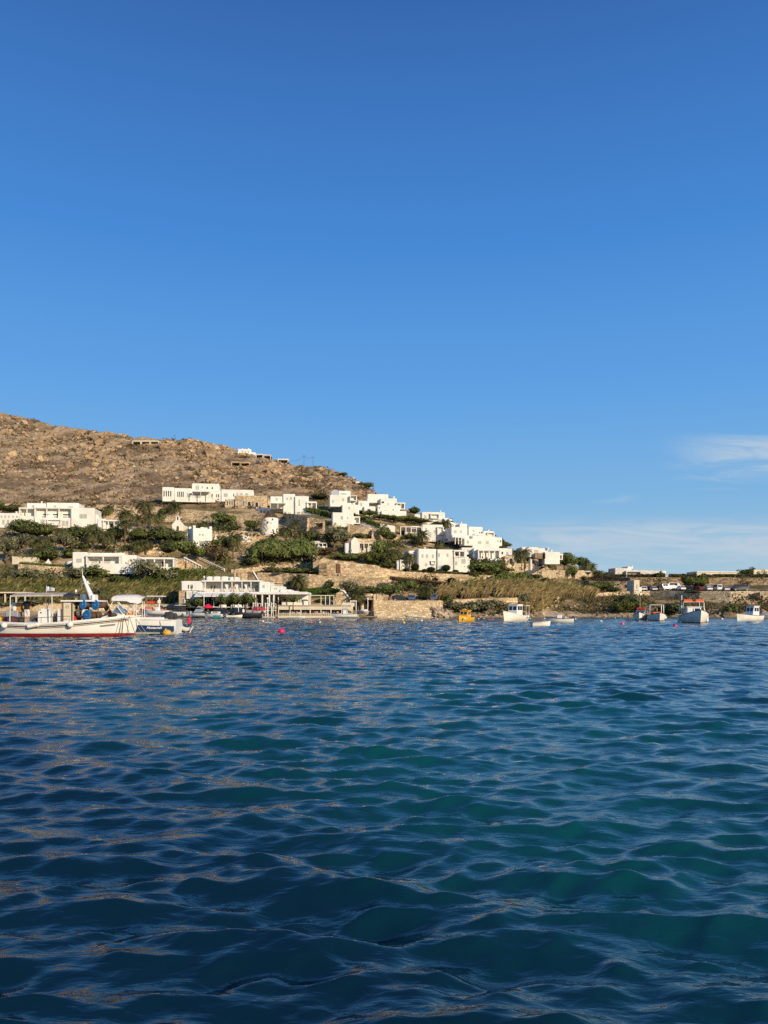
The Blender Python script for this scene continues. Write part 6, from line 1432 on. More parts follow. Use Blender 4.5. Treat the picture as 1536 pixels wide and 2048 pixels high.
mb = MB(); mb.bar((-1,-1.5,1),(-1,-1.5,4.0),.07,8); mb.build('mast', GEL, o); mb = MB(); mb.bar((.2,1.5,1),(-.4,1.35,3.0),.08,8); mb.bar((-.3,1.7,1),(-1.0,1.45,3.0),.08,8); mb.build('boat_pole', FRAME, o)
mb = MB(); mb.box(.0,1.0,-1.2,-.4,1.4,2.2,bev=.1); mb.build('deck_winch', GEL, o)
for x,y in ((-.6,1.95),(-2.0,1.9),(-.8,-1.95)): mb = MB(); mb.bar((x,y,.9),(x,y,.25),.19,10); mb.ball((x,y,.9),.19,10,6); mb.ball((x,y,.25),.19,10,6); mb.build('fender', FEND, o)
o, V_ = small('cabin_boat', 1497, 1242, 38, 'small white cabin boat with square wheelhouse near the right edge', -150, 5.8, 2.3, .95, 1.35, [HULLW,HULLW,STRIPE,DECK], draft=.3)
cabin(o, -1.9, -.1, 1.4, .85, 2.5, GEL); mb = MB(); mb.bar((-1,0,2.5),(-1,0,3.2),.04); mb.ball((-1,0,3.2),.12,8,6); mb.build('masthead_lamp', RED, o)
mb = MB(); 
for x in (.4,1.0,1.6): mb.bar((x,.75,.95),(x,.75,1.35),.02,5); mb.bar((x,-.75,.95),(x,-.75,1.35),.02,5)
mb.build('bow_rail', METAL, o)
o, V_ = small('covered_boat', 1533, 1238, 20, 'dark covered boat cut off by the right edge', 170, 5.0, 2.0, .7, 1.0, [GREYT,GREYT,STRIPE,CHAR], draft=.3)
mb = MB(); mb.ball((-.2,0,.75), 1.0, 14, 7, sc=(2.0,.9,.6)); mb.build('canvas_cover', GREYT, o)
# --- boats at the beach, bow or side on; Y behind the open water
def beach(name, px, py, label, heading, L_, B, fb, bow, mats, Yb, **kw):
    o, V = small(name, px, py, 0, label, heading, L_, B, fb, bow, mats, Y=Yb, **kw); o.location.z = P(px, py, Yb).z+.12; return o, V
BY = 184.
o, V_ = beach('centre_console_boat', 690, 1236, 'long white centre console boat moored at the right end of the dining deck', 180, 5.8, 2.0, .8, 1.05, [GEL,GEL,STRIPE,GEL], 182, draft=.2, rake=.5)
mb = MB(); mb.box(-.6,.5,-.45,.45,.8,1.7,bev=.1); mb.build('console', GEL, o); mb = MB(); mb.box(-.3,.35,-.4,.4,1.7,2.2,bev=.03); mb.build('windscreen', LBLUE, o); outboard(o, -2.8, .75, CHAR, 1.2); frame(o, -.5, .6, 1.2, .8, 2.6, METAL, .03); mb = MB(); mb.box(-.8,.9,-.75,.75,2.62,2.7); mb.build('hard_top', GEL, o)
o, V_ = beach('inflatable_dinghy', 726, 1233, 'white inflatable dinghy pulled up by the beach lamp post', -60, 3.0, 1.6, .5, .6, [GEL,GEL,CHAR,DECK], 184, draft=.1); o.location.z += .7
for sg in (1,-1): mb = MB(); mb.tube([(-1.5,sg*.7,.45),(.4,sg*.7,.5),(1.2,sg*.4,.62),(1.5,0,.68)], [.2,.24,.22,.18], 10); mb.build('tube', GEL, o)
o, V_ = beach('wooden_skiff', 737, 1236, 'low brown wooden skiff beached left of the quay step', 180, 4.2, 1.2, .35, .55, [WOOD_P,WOOD_P,WOOD,WOOD_P], 183.5, draft=.12)
o, V_ = beach('speedboat', 432, 1236, 'white speedboat with long pale deck moored before the restaurant stairs', 172, 5.2, 2.0, .85, 1.1, [GEL,GEL,STRIPE,GEL], 180, draft=.2)
cabin(o, -.8, 1.0, 1.5, .85, 1.35, GEL, roof=False); outboard(o, -2.5, .8, CHAR, 1.1)
o, V_ = beach('speedboat', 398, 1234, 'white speedboat with pale blue windscreen left of a red parasol', 165, 5.0, 2.0, .9, 1.15, [GEL,GEL,CHAR,GEL], 184, draft=.2)
mb = MB(); mb.prism([(-.9,.95),(1.1,.95),(.4,1.75),(-.7,1.75)], -.75, .75); mb.build('windscreen', LBLUE, o); mb = MB(); mb.box(-1.0,-.8,-.8,.8,1.76,1.85); mb.build('arch', GEL, o); mb = MB(); mb.box(-2.3,-1.2,-.8,.8,.85,1.3,bev=.15); mb.build('seat_cover', BROWN, o); outboard(o, -2.4, .8, CHAR)
o, V_ = beach('cruiser_boat', 356, 1234, 'white cruiser with dark tinted cabin beside the red topped boat', 172, 6.2, 2.2, 1.1, 1.35, [GEL,GEL,GEL,GEL], 186, draft=.2)
cabin(o, -1.6, 1.2, 1.7, 1.1, 2.5, CHAR, slope=.6); mb = MB(); mb.box(-1.6,.5,-.9,.9,2.62,2.72,bev=.03); mb.build('roof_rim', GEL, o)
o, V_ = beach('rigid_inflatable', 494, 1235.5, 'long black rigid inflatable with seated shapes before the restaurant plants', 176, 7.2, 2.2, .8, 1.05, [CHAR,CHAR,CHAR,GREYT], 182, draft=.2)
for sg in (1,-1): mb = MB(); mb.tube([(-3.4,sg*.95,.75),(1,sg*.95,.85),(2.7,sg*.55,1.05),(3.5,0,1.15)], [.25,.3,.28,.2], 10); mb.build('tube', CHAR, o)
mb = MB(); mb.box(-1.2,.2,-.5,.5,.8,1.7,bev=.12); mb.build('console', GREYT, o); mb = MB(); mb.box(-2.6,-1.5,-.6,.6,.8,1.5,bev=.15); mb.build('seat', GREYT, o); frame(o, -2.8, -1.6, 1.8, .8, 2.4, METAL, .04); outboard(o, -3.3, .8, CHAR, 1.2); mb = MB(); mb.lathe([(0,0),(.28,.05),(.34,.5),(.2,.95),(0,1.05)], 12, .9, -.1); f_ = mb.build('white_bag', CANVAS, o); f_.location.z = .9
o, V_ = beach('rigid_inflatable', 468, 1236, 'small dark tender with white bow between the white speedboat and the black inflatable', 10, 3.6, 1.5, .55, .75, [GEL,GEL,CHAR,GREYT], 179, draft=.15); outboard(o, -1.75, .6, CHAR); mb = MB(); mb.box(-.5,.3,-.4,.4,.5,1.0,bev=.1); mb.build('seat', CHAR, o)
o, V_ = beach('covered_boat', 516, 1231, 'boat under a crimson cover at the foot of the restaurant stairs', 175, 3.8, 1.6, .6, .8, [GEL,GEL,CHAR,GEL], 187, draft=.15); mb = MB(); mb.ball((0,0,.75), 1.0, 14, 8, sc=(1.9,.8,.75)); mb.build('crimson_cover', mk('crimson_canvas', (.40,.02,.04), .7, .15, 2), o); o.location.z += .5
o, V_ = beach('kayak', 533, 1236.5, 'slim pale kayak lying at the water under the stair rails', 178, 4.0, .7, .25, .4, [GEL,GEL,GEL,GEL], 184, draft=.1)
o, V_ = beach('kayak', 592, 1236.5, 'slim white kayak floating under the dining deck', 2, 4.2, .7, .25, .4, [GEL,GEL,GEL,GEL], 186, draft=.1)
o, V_ = beach('red_topped_boat', 306, 1234, 'motor boat with orange red canopy behind the speedboat bimini', 176, 5.6, 2.2, 1.0, 1.3, [RED,RED,GEL,GEL], 178, draft=.2); o.location.z += .6
frame(o, -1.4, 1.4, 1.7, 1.0, 2.6, FRAME, .04); mb = MB(); mb.box(-1.5,1.5,-.95,.95,2.35,2.85,bev=.2); mb.build('orange_canopy', mk('orange_red_canvas', (.62,.07,.03), .7, .1, 2), o); mb = MB(); mb.box(-2.2,-1.5,-.5,.5,1.0,1.9,bev=.15); mb.build('dark_engine', CHAR, o); mb = MB(); mb.box(.2,1.6,-.8,.8,1.05,1.5,bev=.12); mb.build('orange_locker', ORANGE, o)
o, V_ = beach('t_top_boat', 312, 1233, 'white boat carrying a flat hard top on one central post', 170, 5.4, 2.0, .9, 1.2, [GEL,GEL,GEL,GEL], 176, draft=.2); o.location.z += .3
mb = MB(); mb.box(-2.0,1.9,-.9,.9,4.05,4.25,bev=.06); mb.build('hard_top', GEL, o); mb = MB(); mb.bar((-.9,.3,.9),(-.9,.3,4.05),.09,8); mb.bar((-.7,-.4,.9),(-.7,-.4,4.05),.06,8); mb.box(-1.2,-.6,.1,.55,2.6,3.3,bev=.05); mb.build('t_top_post', GEL, o); mb = MB(); mb.box(-.9,.1,-.45,.45,.9,1.7,bev=.1); mb.build('console', GEL, o)
o, V_ = beach('dinghy', 817, 1234.5, 'dinghy upturned white beside the quay step, left of two', 175, 1.6, .9, .3, .4, None, 186, draft=.1)
o, V_ = beach('dinghy', 838, 1235.5, 'longer flat white dinghy beside the quay step, right of two', 5, 3.0, 1.0, .3, .4, None, 185, draft=.1)
mb = MB(); mb.box(-.75,.75,-.5,.5,0,.55,bev=.04); mb.box(-.8,.8,-.55,.55,.553,.62,bev=.02); b_ = mb.build('teal_crate', TEAL, None, P(433.5,1240.5,177.5)); tag(b_, 'flat teal crate at the stern of the white beach speedboat', 'crate', None, 433); b_.location.z = .1
# --- mooring buoys
def buoy(px, py, r_px, mat, label, col='buoys floating on the bay', band=None):
    Y = boatY(py); r = r_px*Y/F; mb = MB(); mb.ball((0,0,r*.35), r, 14, 10, sc=(1.1,1.1,1)); mb.bar((0,0,r*1.2),(0,0,r*1.55),r*.18,8); o = mb.build('buoy', mat, None, Vector(((px-CX)/F*Y, Y, 0))); return tag(o, label, 'buoy', col, px)
WB = FEND
for a in [(563,1265,6.0,REDB,'largest red buoy floating alone in front of the restaurant'),(622.5,1246.5,2.6,PINKB,'pink red buoy before the dining deck, left of a white one'),(640,1246,2.3,WB,'white buoy just right of the pink red one before the dining deck'),
 (526,1243.5,2.0,WB,'white buoy in front of the kayak and stair rails'),(520,1241.5,1.4,YEL,'tiny yellowish buoy next to the white one off the stair rails'),(552.5,1240,1.6,PINKB,'small pink buoy at the left end of the dining deck'),(638.5,1240,1.2,WB,'tiny pale buoy close under the dining deck'),(670,1240,1.6,WB,'white buoy at the centre console boat'),(708,1240.5,1.2,WB,'tiny white buoy right of the centre console boat'),
 (807.5,1246.5,3.0,YEL,'yellow and white buoy standing off the quay step'),(805.5,1240,1.6,WB,'white buoy right above the yellow one off the quay step'),(787,1239,1.6,WB,'white buoy at the left of the quay step'),(832,1239,1.6,WB,'white buoy off the flat dinghy'),(843,1242,2.2,WB,'largest white buoy off the quay step'),(874,1239,1.6,WB,'white buoy near the end of the quay'),
 (957,1238.5,1.5,WB,'white buoy right of the yellow cabin boat, nearer one'),(968,1238,1.3,WB,'white buoy right of the yellow cabin boat, second one'),(977.5,1240,1.6,PINKB,'pink buoy in the gap left of the white cabin boat'),(985.5,1239.5,1.6,PINKB,'second pink buoy in the gap left of the white cabin boat'),
 (1054,1238.5,1.4,WB,'white buoy right of the white cabin boat stern, left of two'),(1060,1238,1.4,WB,'white buoy right of the white cabin boat stern, right of two'),(1089,1237.5,1.3,WB,'tiny white buoy above the rowing tender'),(1151,1239,1.6,WB,'white buoy right of the motor boat'),(1202,1243.5,2.4,WB,'tilted white buoy halfway to the caiques'),(1245,1249,3.2,PINKB,'pink and white buoy left of the caiques'),
 (1350,1253.5,3.8,REDB,'reddish buoy in front of the gap between caiques'),(1444,1239,2.2,WB,'white post buoy between big caique and small cabin boat'),(1230,1236.5,1.2,WB,'tiny white buoy near the shore left of the mast')]: buoy(*a)
mb = MB(); b_ = None
# ---------------------------------------------------------------- people
SKIN = mk('skin', (.48, .27, .17), .6, .08, 6); HAIR = mk('dark_hair', (.02, .014, .01), .7, .2, 8); BLACKT = mk('black_tshirt', (.012, .012, .014), .85, .2, 4); WSH = mk('white_shorts', (.72, .68, .60), .85, .08, 4)
def skin_body(joints, edges, root, sub=1):
    """one continuous surface grown around a skeleton: joints {name: (xyz, radius)}"""
    names = list(joints); me = bpy.data.meshes.new('body'); me.from_pydata([joints[n][0] for n in names], [(names.index(a), names.index(b)) for a, b in edges], [])
    ob = bpy.data.objects.new('body', me); C.objects.link(ob); md = ob.modifiers.new('skin', 'SKIN'); md.use_smooth_shade = True
    for i, n in enumerate(names):
        r = joints[n][1]; v = me.skin_vertices[0].data[i]; v.radius = (r, r) if not hasattr(r, '__len__') else r; v.use_root = (n == root)
    s = ob.modifiers.new('sub', 'SUBSURF'); s.levels = sub; s.render_levels = sub
    bpy.context.view_layer.update(); dg = bpy.context.evaluated_depsgraph_get(); m2 = bpy.data.meshes.new_from_object(ob.evaluated_get(dg)); bpy.data.objects.remove(ob); return m2
def paint(me, mats, rule):
    me.materials.clear()
    for m in mats: me.materials.append(m)
    for p in me.polygons: p.material_index = rule(p.center)
def hand(J, E, wrist, base, d, side):
    """palm and five short fingers hanging from a wrist; d: pointing direction, side: towards the thumb"""
    d = Vector(d).normalized(); sd = Vector(side).normalized(); w = Vector(base); J[wrist+'_palm'] = (tuple(w+d*.07), .03); E.append((wrist, wrist+'_palm'))
    for i, ln in enumerate((.062,.075,.07,.055)):
        q = w+d*.09+sd*(.028-.019*i); J[f'{wrist}f{i}a'] = (tuple(q), .0095); J[f'{wrist}f{i}b'] = (tuple(q+d*ln), .008); E += [(wrist+'_palm', f'{wrist}f{i}a'), (f'{wrist}f{i}a', f'{wrist}f{i}b')]
    q = w+d*.05+sd*.04; J[wrist+'t'] = (tuple(q+d*.03+sd*.015), .0095); E.append((wrist+'_palm', wrist+'t'))
# the man on the fishing boat: seen from behind, black shirt, pale shorts, bare calves
H = 1.78
J = {'pelvis':((0,0,.92),(.16,.12)),'belly':((0,.01,1.08),(.165,.125)),'chest':((0,0,1.30),(.19,.125)),'neckb':((0,.02,1.47),(.085,.07)),'neck':((0,.04,1.53),.055),'head':((0,.06,1.62),(.078,.088)),'crown':((0,.055,1.70),(.07,.08)),
 'shl':((-.20,0,1.42),.072),'ell':((-.27,-.02,1.14),.05),'wrl':((-.25,.10,.92),.033),'shr':((.20,0,1.42),.072),'elr':((.28,-.02,1.15),.05),'wrr':((.27,.10,.93),.033),
 'hipl':((-.10,0,.84),.105),'knl':((-.12,.02,.48),.068),'anl':((-.13,-.02,.09),.042),'tol':((-.15,.14,.035),.036),'hipr':((.10,0,.84),.105),'knr':((.12,.02,.48),.068),'anr':((.13,-.02,.09),.042),'tor':((.15,.14,.035),.036)}
E = [('pelvis','belly'),('belly','chest'),('chest','neckb'),('neckb','neck'),('neck','head'),('head','crown'),('chest','shl'),('shl','ell'),('ell','wrl'),('chest','shr'),('shr','elr'),('elr','wrr'),('pelvis','hipl'),('hipl','knl'),('knl','anl'),('anl','tol'),('pelvis','hipr'),('hipr','knr'),('knr','anr'),('anr','tor')]
hand(J, E, 'wrl', (-.25,.10,.92), (0,.25,-1), (.3,1,0)); hand(J, E, 'wrr', (.27,.10,.93), (0,.25,-1), (-.3,1,0))
me = skin_body(J, E, 'pelvis', 2)
def rule(c):
    if c.z > 1.49: return 0
    if c.z > .95 and (abs(c.x) < .20 or c.z > 1.18) : return 1
    if c.z > .50 and abs(c.x) < .235 and c.z < .96: return 2
    return 0
paint(me, [SKIN, BLACKT, WSH], rule)
o = empty('person', Vector((fx(56)+FB.location.x, FY-.15, fz(1247.5)-.02)), R(-12)); o.scale = (1.02,)*3; link('body', me, o)
mb = MB(); mb.ball((0,.045,1.675), .105, 14, 10, sc=(.86,.98,.98)); mb.build('hair', HAIR, o)
mb = MB(); mb.ball((0,.145,1.60), .022, 8, 6, sc=(.7,1,1.2)); mb.ball((-.031,.135,1.64), .011, 6, 5); mb.ball((.031,.135,1.64), .011, 6, 5); mb.bar((-.024,.135,1.565),(.024,.135,1.565),.006,5); mb.ball((-.085,.06,1.63),.022,8,6,sc=(.5,.8,1.3)); mb.ball((.085,.06,1.63),.022,8,6,sc=(.5,.8,1.3)); mb.build('face', SKIN, o)
tag(o, 'person standing on the fishing boat seen from behind, black t-shirt and pale shorts', 'person', None, 56)
# seated figures
def seated(lean=0.0, arm=0):
    J = {'pelvis':((0,0,.46),(.15,.12)),'belly':((0,.0,.62),(.15,.115)),'chest':((0,-.02+lean,.84),(.18,.12)),'neckb':((0,-.01+lean,1.0),(.08,.065)),'neck':((0,0+lean,1.06),.05),'head':((0,-.015+lean,1.15),(.075,.085)),'crown':((0,-.01+lean,1.23),(.065,.075)),
     'shl':((-.19,lean,.96),.065),'ell':((-.26,-.08+lean,.70),.046),'wrl':((-.18,-.30+lean,.72+.15*arm),.03),'hdl':((-.12,-.38+lean,.74+.2*arm),.035),'shr':((.19,lean,.96),.065),'elr':((.26,-.08+lean,.70),.046),'wrr':((.18,-.30+lean,.72),.03),'hdr':((.12,-.38+lean,.74),.035),
     'hipl':((-.10,-.08,.46),.095),'knl':((-.12,-.46,.47),.068),'anl':((-.12,-.42,.08),.042),'tol':((-.12,-.56,.035),.035),'hipr':((.10,-.08,.46),.095),'knr':((.12,-.46,.47),.068),'anr':((.12,-.42,.08),.042),'tor':((.12,-.56,.035),.035)}
    E = [('pelvis','belly'),('belly','chest'),('chest','neckb'),('neckb','neck'),('neck','head'),('head','crown'),('chest','shl'),('shl','ell'),('ell','wrl'),('wrl','hdl'),('chest','shr'),('shr','elr'),('elr','wrr'),('wrr','hdr'),('pelvis','hipl'),('hipl','knl'),('knl','anl'),('anl','tol'),('pelvis','hipr'),('hipr','knr'),('knr','anr'),('anr','tor')]
    me = skin_body(J, E, 'pelvis', 1)
    def rule(c):
        if c.z > 1.02: return 0
        if c.z > .56 and (abs(c.x) < .19 or c.z > .78): return 1
        if c.z < .60 and c.z > .36 and c.y > -.5: return 2
        return 0
    paint(me, [SKIN, BLACKT, WSH], rule); return me
SEAT = [seated(0, 0), seated(-.08, 1), seated(.05, .4)]
mb = MB(); mb.ball((0,.0,1.19), .1, 10, 8, sc=(.85,1,1)); HAIRM = mb.mesh('hair', HAIR)
def cloth(c): return mk('cloth_%02d%02d%02d' % tuple(int(x*99) for x in c), c, .85, .12, 5)
def sitter(loc, rz, shirt, trou, label, group=None, px=0, sc=1.0, hairm=None):
    m = random.choice(SEAT).copy(); m.materials[1] = cloth(shirt); m.materials[2] = cloth(trou); o = empty('person', loc, rz); o.scale = (sc,)*3; link('body', m, o); link('hair', hairm or HAIRM, o); return tag(o, label, 'person', group, px)
sitter(Vector((fx(162)+FB.location.x, FY-.55, fz(1247)-.02)), R(70), (.12,.10,.07), (.03,.03,.035), 'person seated in brown top beside the wheelhouse door of the fishing boat', None, 162)
# diners at the deck, in seven bays between the posts
bays = [(560,577),(583,599),(605,618),(624,639),(646,660),(666,681)]; nb = ('first','second','third','fourth','fifth','sixth')
shirts = [((.72,.70,.66),'white shirt'),((.68,.42,.34),'salmon top'),((.60,.16,.16),'red top'),((.05,.05,.06),'black top'),((.25,.34,.50),'blue shirt'),((.58,.46,.30),'tan top'),((.70,.58,.52),'pale pink top'),((.14,.18,.14),'dark green top')]
rr = random.Random(3); YDk = DK.Y
CH_ = MB(); CH_.box(-.22,.22,-.22,.22,.42,.46,bev=.02); CHS = CH_.mesh('seat', CANVAS); CH_ = MB(); CH_.box(-.22,.22,.19,.24,.462,.95,bev=.02); CHB = CH_.mesh('backrest', CANVAS)
CH_ = MB(); CH_.box(-.03,.03,-.03,.03,0,.418); CHL = CH_.mesh('leg', WOOD_P)
zf = P(600,1231,YDk).z
for bi, (a, b) in enumerate(bays):
    ids = rr.sample(range(8), 4)
    for j in range(4):
        px = a+1.2+(b-a-2.4)*j/3+rr.uniform(-.6,.6); yy = YDk+rr.choice((.9,1.5,2.4))
        c, nm = shirts[ids[j]]; x = (px-CX)/F*yy; rz = rr.choice((0, R(90), R(-90), R(180)))+rr.uniform(-.4,.4)
        sitter(Vector((x, yy, zf-.02)), rz, c, rr.choice(((.03,.035,.06),(.4,.36,.3),(.1,.1,.11))), f'diner in {nm}, {nb[bi]} bay of the dining deck from its left end', 'diners on the seaside deck', px)
        t = empty('dining_chair', Vector((x, yy, zf)), rz); link('seat', CHS, t); link('backrest', CHB, t)
        for lx in (-.18,.18):
            for ly in (-.18,.18): link('leg', CHL, t, (lx,ly,0))
        tag(t, f'white dining chair under the diner in {nm}, {nb[bi]} deck bay', 'chair', 'chairs on the seaside deck', px)
    yy = YDk+1.9; px = (a+b)/2; t = empty('dining_table', Vector(((px-CX)/F*yy, yy, zf))); mb = MB(); mb.box(-.6,.6,-.35,.35,.71,.75,bev=.02); mb.build('table_top', CANVAS, t); mb = MB(); mb.bar((0,0,0),(0,0,.708),.05,8); mb.lathe([(.3,0),(.28,.04),(.05,.06)],12); mb.build('pedestal', WOOD_P, t)
    tag(t, f'white dining table in the {nb[bi]} bay of the dining deck from its left end', 'table', 'tables on the seaside deck', px)
def standing(px, foot, Y, shirt, trou, label, rz=0.0):
    m = me_stand.copy(); m.materials[1] = cloth(shirt); m.materials[2] = cloth(trou); o = empty('person', P(px, foot, Y), rz); link('body', m, o); h = link('hair', HAIRM, o, (0,.05,.49)); return tag(o, label, 'person', None, px)
me_stand = me
standing(662, 1211, YDk+2.6, (.55,.55,.6), (.05,.05,.06), 'person in pale shirt walking on the upper deck under the creeper', R(160))
standing(468, 1184, YR-1.2, (.70,.30,.18), (.5,.45,.4), 'person in orange top on the upper terrace of the restaurant', R(180))
standing(374, 1234, 183, (.04,.05,.09), (.05,.05,.07), 'person in dark clothes on the beach left of the pale blue windscreen', R(200))
standing(381, 1236, 181, (.35,.55,.68), (.45,.3,.22), 'person in light blue top at the water edge by the beached speedboat', R(150))

# ---------------------------------------------------------------- cars
def car(px, base, label, paint, heading=0, kind='hatch', Y=None, L_=4.1, W=1.75, Ht=1.5):
    Y = Y or G(px, base)-.6; o = empty('parked_car', P(px, base, Y), R(heading)); tag(o, label, 'van' if kind == 'van' else 'car', 'vehicles parked by the shore', px)
    h = L_/2
    if kind == 'van': prof = [(-h,.35),(h,.35),(h,.95),(h-.35,1.1),(h-1.1,Ht),(-h+.05,Ht),(-h,Ht-.2)]
    elif kind == 'jeep': prof = [(-h,.4),(h,.4),(h,1.0),(h-1.1,1.05),(h-1.3,Ht),(-h+.05,Ht),(-h,1.2)]
    else: prof = [(-h,.35),(h,.35),(h,.72),(h-.95,.92),(h-1.65,Ht),(-h+.75,Ht),(-h+.12,.95),(-h,.8)]
    mb = MB(); n = len(prof); vs = []
    for y, sc in ((-W/2,1),(W/2,1)): vs += [(x, y*(1 if z < 1 else .86), z) for x,z in prof]
    mb.add(vs, [tuple(range(n)), tuple(range(2*n-1,n-1,-1))]+[(i,n+i,n+(i+1)%n,(i+1)%n) for i in range(n)]); bd = mb.build('body', paint, o)
    bm = bmesh.new(); bm.from_mesh(bd.data); bmesh.ops.bevel(bm, geom=bm.edges[:], offset=.06, segments=2, affect='EDGES', clamp_overlap=True); bm.to_mesh(bd.data); bm.free()
    zt, zb = Ht-.12, (1.15 if kind == 'van' else .98)
    xs0, xs1 = (-h+.5, h-1.25) if kind == 'hatch' else (-h+.3, h-1.35)
    for sg in (-1,1):
        for i in range(2):
            a = xs0+(xs1-xs0)*i/2+.05; b = xs0+(xs1-xs0)*(i+1)/2-.05; mw = MB(); mw.box(a+(.25 if i == 0 and kind == 'hatch' else 0), b-(.15 if i else 0), sg*W*.445-.03, sg*W*.445+.03, zb, zt); mw.build('window', GLASS, o)
    mw = MB(); (xa,za),(xb,zb_) = (prof[3],prof[4]); mw.add([(xa-.08,-W*.38,za+.06),(xa-.08,W*.38,za+.06),(xb+.06,W*.36,zb_-.08),(xb+.06,-W*.36,zb_-.08)],[(0,1,2,3)]); 
    for v_ in range(len(mw.v)): mw.v[v_] = (mw.v[v_][0]+.05, mw.v[v_][1], mw.v[v_][2]+.04)
    mw.build('windscreen', GLASS, o)
    mw = MB(); mw.box(-h-.02, -h+.06 if kind != 'hatch' else -h+.3, -W*.36, W*.36, zb, zt-.05); mw.build('rear_window', GLASS, o)
    for x in (-h+.75, h-.8):
        for sg in (-1,1):
            mw = MB(); mw.bar((x,sg*(W/2-.2),.32),(x,sg*(W/2+.01),.32),.32,16,sm_=False); wl = mw.build('wheel', RUBBER, o); mw = MB(); mw.bar((x,sg*(W/2-.02),.32),(x,sg*(W/2+.02),.32),.19,12,sm_=False); mw.build('rim', METAL, wl)
    for sg in (-1,1):
        mw = MB(); mw.box(h-.06,h+.02,sg*W*.36-.15,sg*W*.36+.15,.6,.74,bev=.03); mw.build('headlight', FEND, o); mw = MB(); mw.box(-h-.02,-h+.05,sg*W*.4-.09,sg*W*.4+.09,.75,.95); mw.build('tail_light', RED, o)
    return o
CW = mk('white_car_paint', (.75,.74,.72), .3, .03, 1, spec=.5); CD = mk('dark_car_paint', (.02,.022,.028), .3, .1, 1, spec=.5); CS = mk('silver_car_paint', (.40,.41,.42), .35, .04, 1, metal=.3); CR = mk('dark_red_car_paint', (.20,.015,.02), .35, .05, 1); CB = mk('blue_car_paint', (.05,.12,.25), .35, .05, 1)
car(1480,1181.5,'dark van parked alone at the right of the car park',CD,180,'van',L_=5.2,W=1.95,Ht=2.0)
car(1415,1181.5,'white car seen from behind, left of the white pair right of the parking trees',CW,90)
car(1434,1181.5,'white van seen from behind, right of the white pair by the parking trees',CW,90,'van',L_=4.4,Ht=1.9)
car(1447,1182,'pale car at the end of the white pair, next to the dark van',CS,100)
car(1332,1180,'white boxy van in the car park, left of two white vans',CW,8,'van',L_=3.4,Ht=2.0)
car(1349,1179,'white box van, taller right one of two in the car park',CW,0,'van',L_=4.4,W=1.9,Ht=2.2)
car(1361,1181,'silver white car right of the box vans',CW,95)
car(1372,1181.5,'black car beneath the dark parking tree, left one',CD,150)
car(1392,1181.5,'dark red car beneath the dark parking tree',CR,120)
car(1300,1181.5,'dark car at the left end of the parked row',CD,160)
car(1316,1181.5,'dark silver car second in the parked row',CD,100)
car(1287,1182,'white car by the narrow cream house end',CW,80)
car(1305,1182,'silver car squeezed between two dark parked cars',CS,95,L_=3.8)
car(1070,1131,'dark car driving up the sloping road on the right',CD,60,'jeep',Ht=1.7)
car(356,1218,'white car parked by the beach wall end',CW,175)
car(344,1220,'black car parked by the beach wall left of the white one',CD,175)
car(823,1202,'blue car parked behind the seawall',CB,90,Y=G(823,1201)+1.2)
car(800,1202,'dark car roof behind the seawall, left of the blue car',CD,5,Y=G(800,1201)+1.2)
car(866,1202,'dark blue jeep behind the right end of the seawall',CB,90,'jeep',Y=G(866,1201)+1.2,Ht=1.9)
car(438,1229,'long black car under cover before the restaurant',CD,176,Y=188.5,L_=4.6)
car(470,1228,'dark car standing before the restaurant plants',CD,178,Y=188.8)
car(1170,1179,'pale car half hidden left of the dark window wall',CS,20)
car(1174,1148,'dark car under the easternmost palms',CD,10)
# road up the slope: a real asphalt ribbon with kerb wall
pts = [(1052,1152),(1060,1143),(1070,1135),(1079,1128),(1090,1121),(1098,1116)]; wpx = [24,24,22,19,14,9]; mb = MB(); vs = []
for (x,y), w_ in zip(pts, wpx):
    Yr = G(x,y)-1.2; a = P(x-w_/2,y,Yr); b = P(x+w_/2,y,Yr); vs += [a+Vector((0,0,.05)), b+Vector((0,0,.05)), a+Vector((0,4,1.2)), b+Vector((0,4,1.2))]
fs = []
for i in range(len(pts)-1): fs += [(i*4,i*4+1,i*4+5,i*4+4),(i*4+2,i*4+3,i*4+7,i*4+6)]
mb.add(vs, fs); ro = mb.build('road', ASPH); ro['kind'] = 'structure'
wy = []
